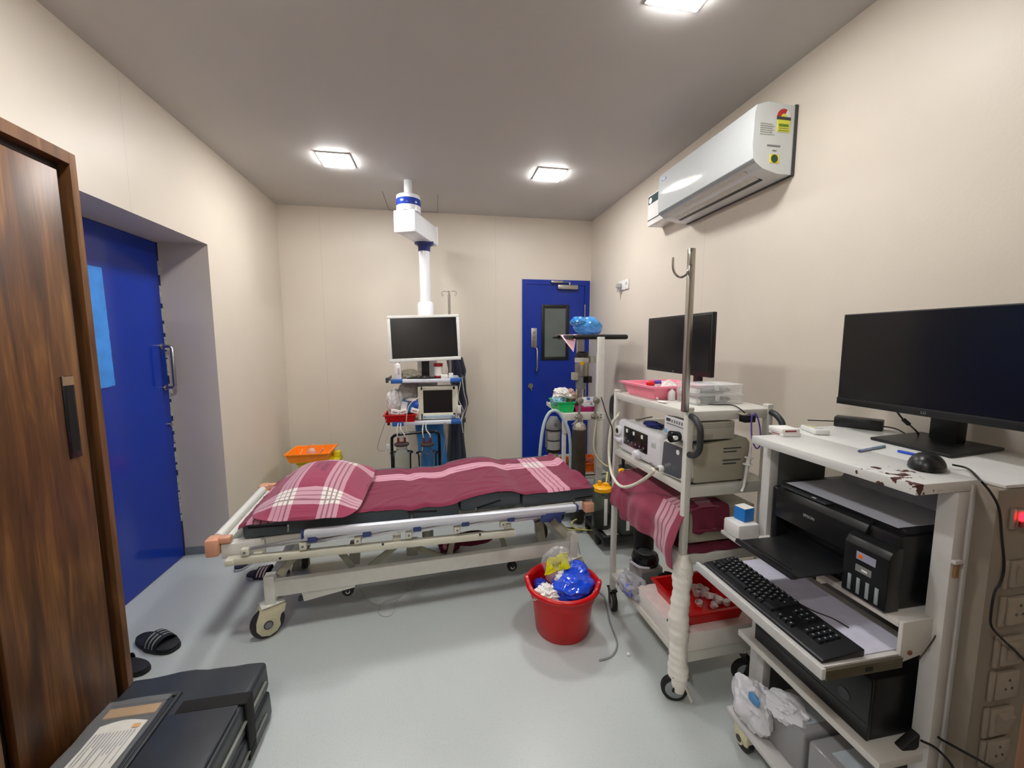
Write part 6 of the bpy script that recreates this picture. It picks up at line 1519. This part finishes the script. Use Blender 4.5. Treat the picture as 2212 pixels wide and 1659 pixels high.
# gas cylinder
cx_ = at(1249, 960, Y=3.02).x; cy_ = 3.085; zt_ = at(1249, 908, Y=3.05).z
gc = thing('gas_cylinder', 'dark brown gas cylinder with worn silver shoulder in front of the anaesthesia trolley', 'gas cylinder', (cx_, 3.01, .0))
M_CYL = mk('cylinder_brown', '3A332A', rough=.5, var=.25, vs=14); M_WORN = mk('worn_silver', '9A9384', rough=.45, metal=.4, var=.4, vs=60)
yy = 3.0
MB().mat(M_CYL).lathe([(.001, .02), (.048, .02), (.054, .03), (.054, zt_-.06)], (cx_, yy, 0), n=32).build('body', gc, world=True)
MB().mat(M_WORN).lathe([(.054, zt_-.06), (.053, zt_-.045), (.042, zt_-.02), (.024, zt_-.004), (.014, zt_), (.001, zt_)], (cx_, yy, 0), n=32).build('shoulder', gc, world=True, label='worn silver shoulder')
b = MB().mat(M_BRUSHED).cyl((cx_, yy, zt_), (cx_, yy, zt_+.03), .013, n=14).box(cx_-.016, cx_+.016, yy-.016, yy+.016, zt_+.012, zt_+.04, .003).cyl((cx_-.065, yy-.01, zt_-.02), (cx_, yy-.01, zt_+.03), .004, n=8); b.build('valve', gc, world=True)
# stuff on anaesthesia trolley
t = thing('green_tray', 'green plastic tray with crumpled bags on the anaesthesia trolley shelf', 'tray', (1.0, 3.3, zs))
a, c = at(1201, 893, Y=3.12), at(1240, 888, Y=3.12)
b = tray(MB().mat(M_GREEN), a.x+.028, c.x-.01, 3.11, 3.36, zs+.0005, zs+.085, fl=.010, rim=.005); b.build('tray', t, world=True, sharp=30)
mxx = (a.x+c.x)/2
b = MB().mat(mk('blueish_liner', '8FC4D8', rough=.4, trans=.2)).blob((mxx-.035, 3.2, zs+.085), (.055, .07, .035), amp=.4, seed=41, zmin=zs+.01); tag(b.build('blue_liner', sharp=80), 'pale blue plastic liner in the green tray under the white bag', 'plastic bag')
b = MB().mat(mk('white_thin_bag', 'E8E4E0', rough=.35, trans=.2)).blob((mxx+.01, 3.2, zs+.135), (.075, .07, .05), amp=.55, freq=2.6, seed=43, sub=4); tag(b.build('white_bag', sharp=22), 'crumpled white plastic bag heaped in the green tray', 'plastic bag')
b = MB().mat(mk('pinkish_bag', 'C9A49A', rough=.4, trans=.3)).blob((mxx+.065, 3.19, zs+.125), (.045, .05, .05), amp=.5, freq=2.6, seed=44, sub=4); tag(b.build('pink_bag', sharp=22), 'small pinkish clear bag beside the white one in the green tray', 'plastic bag')
t = thing('magenta_tray', 'magenta tray holding a white packet, right of the green tray', 'tray', (1.2, 3.2, zs))
a, c = at(1244, 893, Y=3.12), at(1290, 893, Y=3.12)
b = tray(MB().mat(mk('magenta_plastic', 'B81E70', rough=.35)), a.x, c.x, 3.12, 3.34, zs+.0005, zs+.05, fl=.012, rim=.005); b.build('tray', t, world=True, sharp=30)
q = at(1270, 870, Y=3.14)
b = MB(Matrix.Translation((q.x, 3.14, zs+.075)) @ Matrix.Rotation(math.radians(-20), 4, 'X')).mat(mk('wrap_white', 'DAD8DC', rough=.4)).box(-.06, .07, -.03, .03, -.045, .04, .01).mat(mk('print_blue', '4A6AA8', rough=.5)).box(-.02, .01, -.0312, -.029, .01, .032).mat(M_GREYM).box(-.03, .04, -.0312, -.029, -.008, -.004).cyl((.015, -.0315, -.022), (.015, -.029, -.022), .01, n=16)
tag(b.build('wipes_packet'), 'white packet with a blue square print standing in the magenta tray', 'packet')
b = MB().mat(mk('blue_plastic_bag', '3E96DE', rough=.25, trans=.25, var=.12, vs=15, coat=.3)).blob((1.26, 3.28, z5+.070), (.11, .085, .08), amp=.28, freq=2.2, seed=52, zmin=z5+.0095, sub=4).blob((1.165, 3.26, z5+.115), (.07, .05, .038), amp=.35, freq=2.6, seed=53, zmin=z5+.05, sub=4)
tag(b.build('blue_bag', sharp=22), 'bright blue plastic bag on the raised shelf of the anaesthesia trolley', 'plastic bag')
def pinkf(u, v):
    x = ta-.045+u*(tb-ta-.06); y = 3.12+v*.38; z = z5+.0085+.0015*math.sin(x*30)
    k = max(0, (.16-u)/.16)*max(0, 1-v*1.6)
    if k > 0: z -= .14*k; x += .03*k; y -= .02*k
    return (x, y, z)
b = MB().mat(mk('pink_sheet', 'E2B6C0', rough=.6)).grid(40, 10, pinkf, thick=.0012)
tag(b.build('pink_liner', sharp=70), 'pale pink liner sheet drooping from the left of the raised trolley shelf', 'liner')
# orange trays on its lower shelf
for (x0, x1, y0, lab) in ((1.005, 1.10, 3.09, 'orange plastic tray left of the gas cylinder on the lower trolley shelf'), (1.19, 1.33, 3.12, 'orange plastic tray right of the gas cylinder on the lower trolley shelf')):
    t = thing('orange_tray', lab, 'tray', ((x0+x1)/2, y0+.1, .376), 0, 'orange trays on the lower trolley shelf')
    b = tray(MB().mat(M_ORANGE), x0, x1, y0, y0+.22, .3765, .455, fl=.014, rim=.006); b.build('tray', t, world=True, sharp=30)
    b = MB().mat(mk('tray_rubbish', 'B8603A', rough=.5, var=.3)).blob(((x0+x1)/2, y0+.11, .43), ((x1-x0)*.42, .08, .03), amp=.6, freq=6, seed=60+int(x0*10), zmin=.38); tag(b.build('red_packets', sharp=70), 'heap of orange-brown wrappers in the '+('left' if x0 < 1.1 else 'right')+' orange tray', 'wrappers')
# ================================================================ black suction unit with yellow caps, behind the cart
su = thing('suction_unit', 'black suction unit on castors with two yellow-capped jars, between bed and trolley', 'suction unit', (1.25, 2.62, 0))
b = MB().mat(M_BLACK).box(1.10, 1.46, 2.50, 2.86, .075, .12, .01); b.mat(mk('unit_plate', 'C8CAC8', rough=.4)).box(1.135, 1.30, 2.52, 2.70, .12, .124, .002); b.build('base', su, world=True)
for (x, y) in ((1.12, 2.64), (1.12, 2.84), (1.43, 2.53), (1.43, 2.84)): MB().mat(M_BLACKR).cyl((x-.012, y, .037), (x+.012, y, .037), .037, n=20, bev=.004).cyl((x, y, .035), (x, y, .08), .008, n=8).build('castor', su, world=True)
M_SMOKE = mk('jar_smoke', 'B8C0B4', rough=.08, trans=.9, ior=1.2); M_LIQ = mk('dark_liquid', '15180F', rough=.15)
for i, (px, pyc, yv) in enumerate(((1300, 1085, 2.66), (1345, 1170, 2.56))):
    x = at(px, pyc, Y=yv).x; zt = .405 if i == 0 else .36
    b = MB().mat(M_SMOKE).lathe([(.001, .125), (.066, .125), (.070, .13), (.072, zt-.04), (.062, zt-.02), (.062, zt), (.059, zt), (.059, zt-.021), (.068, zt-.042), (.066, .132), (.001, .130)], (x, yv, 0), n=32); j = b.build('jar', su, world=True)
    b = MB().mat(M_LIQ).cyl((x, yv, .1305), (x, yv, .215), .0655, n=28); b.build('liquid', j, world=True)
    b = MB().mat(M_WHITEP).box(x-.012, x+.012, yv-.0745, yv-.070, .16, zt-.05, .001); b.build('scale', j, world=True)
    b = MB().mat(M_YCAP).lathe([(.066, zt-.01), (.066, zt+.015), (.045, zt+.028), (.001, zt+.03)], (x, yv, 0), n=28).cyl((x-.02, yv, zt+.02), (x-.02, yv, zt+.06), .014, n=12, bev=.002).box(x+.005, x+.045, yv-.03, yv+.01, zt+.02, zt+.045, .006); b.build('cap', j, world=True, label='yellow cap')
b = MB().mat(M_BLACK).box(1.30, 1.45, 2.70, 2.85, .12, .52, .02).cyl((1.37, 2.78, .52), (1.37, 2.78, .60), .012, n=12); b.mat(M_YCAP).cyl((1.31, 2.69, .5), (1.31, 2.66, .5), .04, n=24, bev=.004); b.build('pump_housing', su, world=True)
M_YH = mk('pale_yellow_hose', 'C6C07E', rough=.35)
pts = [at(1303, 1072, Y=2.66), at(1300, 1060, Y=2.68), at(1304, 1050, Y=2.72), at(1310, 1040, Y=2.78), at(1312, 1020, Y=2.85)]
tag(MB().mat(M_YH).tube(pts, .007, n=10, smooth=5).build('suction_hose'), 'pale yellow hose rising from the yellow-capped jar', 'hose')
pts = [at(1205, 1125, Z=.06), at(1215, 1138, Z=.02), at(1235, 1145, Z=.02), at(1262, 1142, Z=.02), at(1280, 1128, Z=.03), at(1275, 1118, Z=.05), at(1250, 1120, Z=.05), at(1235, 1130, Z=.04), at(1245, 1142, Z=.03), at(1275, 1145, Z=.03), at(1290, 1140, Z=.1)]
tag(MB().mat(M_YH).tube(pts, .007, n=10, smooth=5).build('coiled_hose'), 'pale yellow hose coiled on the floor beside the black suction unit', 'hose')
pts = [at(1288, 905, Y=3.02), at(1284, 935, Y=3.02), at(1282, 965, Y=3.01), at(1288, 985, Y=3.0), at(1300, 1000, Y=2.98), at(1313, 1008, Y=2.96)]
tag(MB().mat(mk('cream_tube', 'CFC9AE', rough=.4)).tube(pts, .008, n=10, smooth=5).build('gas_hose'), 'cream hose running down from the right regulator of the anaesthesia trolley', 'hose')
b = MB().mat(mk('dark_rail', '3A3836', rough=.5)).tube([at(1185, 1140, Z=.015), at(1225, 1141, Z=.015), at(1262, 1143, Z=.015)], .010, n=8)
tag(b.build('floor_cable'), 'thick dark cable lying on the floor behind the bed foot', 'cable')
# ================================================================ RED BUCKET
bk = thing('red_bucket', 'round red plastic tub full of rubbish on the floor in front of the trolley', 'tub', (.605, 1.868, 0))
def ear(a): 
    d1 = abs(math.atan2(math.sin(a-PI*.98), math.cos(a-PI*.98))); d2 = abs(math.atan2(math.sin(a+.02*PI), math.cos(a+.02*PI)))
    return 1
rb, rt, hh = .132, .168, .25
b = MB().mat(M_RED).lathe([(.001, .003), (rb-.01, .003), (rb, .0), (rb+.004, .006), (rt-.012, hh*.72), (rt-.004, hh*.74), (rt-.002, hh-.024), (rt+.012, hh-.022), (rt+.022, hh-.012), (rt+.023, hh-.002), (rt+.016, hh+.006), (rt+.004, hh+.006), (rt-.005, hh-.006), (rt-.008, hh-.02), (rt-.016, hh*.7), (rb-.004, .01), (.001, .008)], (0, 0, 0), n=64)
for v in b.V:
    r = math.hypot(v.x, v.y)
    if v.z > hh-.05 and r > rt-.02:
        a = math.atan2(v.y, v.x)
        for a0 in (math.radians(172), math.radians(-28)):
            d = math.atan2(math.sin(a-a0), math.cos(a-a0)); k = math.exp(-(d/.22)**2)*max(0, (v.z-(hh-.05))/.05)
            v.z += .028*k; v.x *= 1+.03*k; v.y *= 1+.03*k
b.build('tub', bk, sharp=50)
b = MB().mat(mk('bucket_sticker', 'D8B0A8', rough=.4)).box(-.0005, .0005, -.018, .018, -.025, .03)
a = math.radians(-160); M_ = Matrix.Translation((.150*math.cos(a), .150*math.sin(a), .165)) @ Matrix.Rotation(a, 4, 'Z') @ Matrix.Rotation(math.radians(11), 4, 'Y'); b.V = [M_ @ v for v in b.V]; b.build('sticker', bk)
bx_, by_ = .605, 1.868
M_BB = mk('blue_bin_bag', '0A48D8', rough=.16, coat=.5, var=.08, vs=12)
b = MB().mat(M_BB).blob((bx_+.045, by_-.03, .235), (.11, .10, .07), amp=.20, freq=1.9, seed=71, sub=5, zmin=.06, rz=.5).blob((bx_+.09, by_+.05, .232), (.075, .075, .075), amp=.25, freq=2, seed=73, sub=5, zmin=.06)
tag(b.build('blue_bin_bag', sharp=40), 'shiny blue plastic bag bulging out of the red tub', 'plastic bag')
b = MB().mat(M_WHITE).blob((bx_-.085, by_-.045, .215), (.06, .05, .035), amp=.6, freq=6, seed=75, sub=5, zmin=.08).blob((bx_-.01, by_-.01, .255), (.028, .028, .045), amp=.45, freq=5, seed=76, sub=4)
tag(b.build('used_tissues', sharp=80), 'crumpled white tissues at the left in the red tub', 'tissue')
b = MB().mat(mk('navy_bag', '14309A', rough=.25)).blob((bx_-.105, by_+.02, .215), (.035, .06, .03), amp=.4, seed=77, sub=4); tag(b.build('navy_bag', sharp=80), 'dark blue scrap of bag at the far left inside the red tub', 'plastic bag')
# yellow sachet inside a clear bag
qa = at(1205, 1220, Y=1.94)
M_YS = mk('yellow_sachet', 'D6D010', rough=.22, coat=.4, var=.06, vs=16)
ca = [at(1176, 1243, Y=1.86), at(1186, 1206, Y=1.90), at(1224, 1192, Y=1.92), at(1232, 1226, Y=1.88)]
def yf(u, v):
    p_ = ca[0].lerp(ca[3], u).lerp(ca[1].lerp(ca[2], u), v); n_ = .007*math.sin(u*9+v*5)+.006*noise.noise(Vector((u*5, v*5, 1)))
    return p_+Vector((0, -1, .2))*n_
ys_ = MB().mat(M_YS).grid(16, 16, yf, thick=.006).build('yellow_sachet', sharp=80)
tag(ys_, 'bright yellow sachet printed with a name, in a clear bag in the tub', 'sachet')
text('lettering', 'Royal', .022, frame(at(1203, 1219, Y=1.872), ca[3]-ca[0]+Vector((0, 0, .01)), (-.05, .25, 1)), mk('sachet_print', '3A3410', rough=.5), ys_, ext=.0003)
M_CLB = mk('clear_bag_film', 'EEF0F0', rough=.12, spec=1, alpha=.22)
b = MB().mat(M_CLB).blob((qa.x-.005, 1.925, .305), (.075, .045, .095), amp=.3, freq=4, seed=81, sub=4)
tag(b.build('clear_bag', sharp=80), 'clear plastic bag around the yellow sachet in the red tub', 'plastic bag')
q = at(1213, 1187, Y=1.96); b = MB().mat(M_FROST).cyl(q+Vector((0, 0, -.012)), q+Vector((0, 0, .012)), .008, n=12, bev=.002); b.cyl(q+Vector((0, 0, -.02)), q+Vector((0, 0, -.012)), .011, n=12); tag(b.build('bag_nozzle'), 'small clear nozzle at the top of the clear bag', 'nozzle')
# ================================================================ CASE at the lower left
cs = thing('storage_case', 'large black fabric case with a clear document pocket, lower left of the photo', 'case', (-.9, 1.2, 0))
M_FAB = mk('black_fabric', '33373D', rough=.38, spec=.5, var=.08, vs=18, bump=.4, bs=30); M_STRAP = mk('black_webbing', '141415', rough=.8, bump=.4, bs=300)
CX0, CX1, CY0, CY1 = -1.125, -.675, .78, 1.60
def pad(x0, x1, y0, y1, z0, z1, bev, seed, amp=.006):
    bm = bmesh.new(); bmesh.ops.create_cube(bm, size=1)
    for v in bm.verts: v.co = Vector((x0+(v.co.x+.5)*(x1-x0), y0+(v.co.y+.5)*(y1-y0), z0+(v.co.z+.5)*(z1-z0)))
    bmesh.ops.bevel(bm, geom=bm.edges[:], offset=bev, segments=3, profile=.6, affect='EDGES')
    bmesh.ops.subdivide_edges(bm, edges=[e for e in bm.edges if e.calc_length() > .06], cuts=8, use_grid_fill=True)
    for v in bm.verts:
        n_ = noise.noise(Vector((v.co.x*7+seed, v.co.y*4, v.co.z*9)))+.5*noise.noise(Vector((v.co.x*18+v.co.y*9, v.co.y*3, seed)))
        if v.co.z > z0+.01: v.co += Vector((.5*amp*n_, .5*amp*n_, amp*n_*1.2))
    return bm
MB().mat(M_FAB).addbm(pad(CX0, CX1+.005, CY0, CY1, 0.001, .118, .018, 3)).build('lower_half', cs, world=True, sharp=60)
MB().mat(M_FAB).addbm(pad(CX0, CX1, CY0, CY1+.0, .120, .238, .018, 9)).build('upper_half', cs, world=True, sharp=60)
zt = .241
b = MB().mat(M_STRAP); b.box(-.88, CX1+.006, 1.395, 1.445, zt, zt+.006, .002); b.box(CX1+.004, CX1+.012, 1.395, 1.445, .03, zt+.006, .002)
b.build('strap', cs, world=True, label='black webbing strap')
MB().mat(M_STRAP).box(CX1+.004, CX1+.014, .90, .96, .03, zt+.006, .002).build('strap', cs, world=True, label='black webbing strap')
b = MB().mat(mk('zip_teeth', '8A8C84', rough=.4, metal=.3)); b.box(CX1+.0015, CX1+.010, .95, 1.56, .175, .182, .001); b.box(CX1+.004, CX1+.012, .95, 1.54, .06, .067, .001); b.build('zip', cs, world=True)
M_EDGE = mk('edge_piping', '3E4147', rough=.5)
b = MB().mat(M_FAB).box(-.90, CX1-.012, CY0+.02, 1.39, zt-.004, zt+.012, .006); b.mat(M_EDGE).tube([(CX1-.012, CY0+.02, zt+.010), (CX1-.012, 1.385, zt+.010)], .003, n=6); b.build('front_flap', cs, world=True)
b = MB().mat(M_FAB).box(-1.115, -.905, CY0+.02, 1.49, zt-.003, zt+.010, .005); b.build('document_panel', cs, world=True)
M_PVC = mk('clear_pvc', 'EEF0F0', rough=.05, spec=1, alpha=.07, ior=1.2, bump=.6, bs=12)
b = MB().mat(M_FAB); b.box(-1.10, -.915, 1.455, 1.475, zt+.009, zt+.014, .002); b.box(-.925, -.915, .80, 1.47, zt+.009, zt+.014, .002); b.build('pocket_rim', cs, world=True)
doc = MB().mat(mk('document_white', 'D8D6CE', rough=.35, coat=.3)).grid(10, 10, lambda u, v: (-1.075+u*.132+.004*noise.noise(Vector((u*2, v*4, 0))), 1.13+v*.245+.012*math.sin(u*3), zt+.0170+.0015*math.sin(u*5+v*6)), thick=.0005).build('document', cs, world=True, label='white printed sheet')
b = MB().mat(mk('print_grey', '9A9AA0', rough=.6))
for k in range(12):
    x = -1.064+k*.0095; b.box(x, x+.0028, 1.345-.15*(.65+.35*math.sin(k*2.3)), 1.345, zt+.0190, zt+.0194)
b.mat(mk('print_orange', 'D8A04A', rough=.5)).box(-.975, -.955, 1.352, 1.366, zt+.0190, zt+.0195); b.build('printing', doc, world=True, smooth=False)
b = MB().mat(mk('tan_card', 'A88250', rough=.5)).box(-1.09, -.94, 1.405, 1.44, zt+.0105, zt+.0165, .0005).mat(M_WHITE).box(-1.10, -1.082, 1.05, 1.24, zt+.0105, zt+.016); b.build('card_strip', cs, world=True, label='tan card strip')
# clear cover
def pvf(u, v): return (-1.108+u*.185, .80+v*.665, zt+.0235+.0035*noise.noise(Vector((u*4, v*9, 2)))+.002*math.sin(v*30+u*5))
MB().mat(M_PVC).grid(20, 50, pvf, thick=.0008).build('clear_cover', cs, world=True, sharp=80)
b = MB().mat(M_STRAP).tube([(-.80, .80, zt+.02), (-.76, .92, zt+.05), (-.71, .99, zt+.045), (-.665, 1.0, zt-.02), (-.655, 1.02, .12)], .013, n=8, smooth=5, flat=.4); b.build('carry_handle', cs, world=True)
# ================================================================ SLIPPERS
def slipper(name, label, x, y, rz, base, strap, stripes, sole, grp, roll=0):
    t = thing(name, label, 'slipper', (x, y, 0), rz, grp)
    L_, W_ = .13, .05
    def out(k, s=1.0):
        a = 2*PI*k; yy = math.cos(a); ww = W_*(1+.12*yy)*(1 if abs(yy) < .7 else 1)
        return (math.copysign(abs(math.sin(a))**.75, math.sin(a))*ww*s, math.copysign(abs(yy)**.9, yy)*L_*s)
    n = 40; poly = [out(k/n) for k in range(n)]
    b = MB().mat(sole).prism(poly, .001, .016, 'z', bev=.002); b.build('sole', t)
    poly2 = [out(k/n, .97) for k in range(n)]
    b = MB().mat(base).prism(poly2, .0165, .026, 'z', bev=.003); b.build('footbed', t)
    def sf(u, v):
        a = PI*u; yy = -.005+v*.075; w_ = W_*1.12*(1-.12*v); hh_ = .058-.012*v
        return (-math.cos(a)*w_, yy-.008*math.sin(a), .010+math.sin(a)**.8*hh_ if 0 < u < 1 else .008)
    s = MB().mat(strap).grid(20, 6, sf, thick=.004).build('strap', t, sharp=70)
    if stripes is not None:
        b = MB().mat(stripes)
        for k in range(3):
            def st(u, v, k=k):
                uu = .52+u*.42; vv = .12+k*.27+v*.10+(.0 if True else 0); p_ = Vector(sf(uu, vv)); a = PI*uu
                return p_+Vector((-math.cos(a)*.0012, 0, math.sin(a)*.0014))
            b.grid(10, 1, st, thick=.0004)
            def st2(u, v, k=k):
                uu = .06+u*.42; vv = .12+k*.27+v*.10; p_ = Vector(sf(uu, vv)); a = PI*uu
                return p_+Vector((-math.cos(a)*.0012, 0, math.sin(a)*.0014))
            b.grid(10, 1, st2, thick=.0004)
        b.build('stripe', s, label='pale stripes')
    return t
M_SB1 = mk('slipper_black', '22242A', rough=.6); M_SB2 = mk('slipper_strap_black', '1C2024', rough=.55); M_GS = mk('grey_stripe', '8E9296', rough=.6); M_NV = mk('slipper_navy', '171B33', rough=.6); M_SW2 = mk('sole_pale', 'A9ACAE', rough=.6); M_PS = mk('peach_stripe', 'CDB4A4', rough=.6)
slipper('slipper', 'black slide slipper with grey stripes, on the floor between wardrobe and bed', -1.372, 2.11, math.radians(-118), M_SB1, M_SB2, M_GS, M_BLACKR, 'black slippers beside the wardrobe')
slipper('slipper', 'plain black slipper half hidden behind the wardrobe edge above the case', -1.425, 1.965, math.radians(74), M_SB1, M_SB2, None, M_BLACKR, 'black slippers beside the wardrobe')
slipper('slipper', 'navy slipper with peach stripes under the head of the bed', -1.075, 2.645, math.radians(84), M_NV, M_NV, M_PS, M_SW2, 'navy slippers under the bed')
slipper('slipper', 'navy slipper showing only its pale-rimmed heel, left of its striped mate', -1.275, 2.855, math.radians(-8), M_NV, M_NV, M_PS, M_SW2, 'navy slippers under the bed')
# ================================================================ under the bed
b = MB().mat(M_CLO).blob((.06, 2.74, .045), (.07, .05, .055), amp=.3, freq=4, seed=91, zmin=.001).mat(mk('cloth_pinkish', 'D8A0AA', rough=.8)).blob((.03, 2.70, .06), (.02, .01, .03), amp=.2, seed=92, sub=3)
tag(b.build('maroon_bundle', sharp=80), 'maroon cloth bundle with a pink patch on the floor under the bed', 'cloth')
q = at(1020, 1165, Y=2.66)
b = MB().mat(M_CLO).blob((q.x, 2.68, q.z+.0), (.15, .05, .045), amp=.2, freq=3, seed=95)
for v in b.V: v.z = min(v.z, .31)
tag(b.build('hanging_cloth', sharp=80), 'maroon cloth sagging down beneath the middle of the bed', 'cloth')
M_THIN = mk('thin_pale_cable', 'B9B9B4', rough=.4)
for pp, lab in (([(780, 1274), (795, 1295), (812, 1305), (830, 1302), (860, 1290), (880, 1280), (905, 1272), (920, 1262), (928, 1248)], 'thin pale wire trailing on the floor under the bed'), ([(880, 1250), (878, 1270), (868, 1285), (845, 1292), (825, 1303), (817, 1318), (822, 1328), (838, 1331), (850, 1322), (856, 1300), (866, 1288), (888, 1270), (900, 1255)], 'thin pale wire forming a loop on the floor in front of the bed')):
    tag(MB().mat(M_THIN).tube([at(*c, Z=.004) for c in pp], .0024, n=6, smooth=5).build('floor_wire'), lab, 'wire', 'thin wires under the bed')
pts = [at(1246, 1165, Z=.004), at(1252, 1190, Z=.004), at(1256, 1210, Z=.004), at(1275, 1245, Z=.004), at(1290, 1275, Z=.004), at(1305, 1290, Z=.004), at(1312, 1318, Z=.004), at(1318, 1345, Z=.004), at(1331, 1380, Z=.004), at(1332, 1400, Z=.004), at(1320, 1418, Z=.004), at(1295, 1427, Z=.004)]
tag(MB().mat(mk('grey_cable', '8E9290', rough=.4)).tube(pts, .0045, n=8, smooth=5).build('power_lead'), 'grey cord on the floor curving round the right side of the red tub', 'cord')
q = at(1381, 1421, Z=0); tag(MB().mat(M_WHITE).blob((at(1358, 1415, Z=0).x, at(1358, 1415, Z=0).y, .004), (.008, .008, .005), amp=.4, seed=97, sub=2, zmin=.0005).build('cotton_scrap', sharp=80), 'tiny white cotton scrap on the floor right of the red tub', 'scrap')
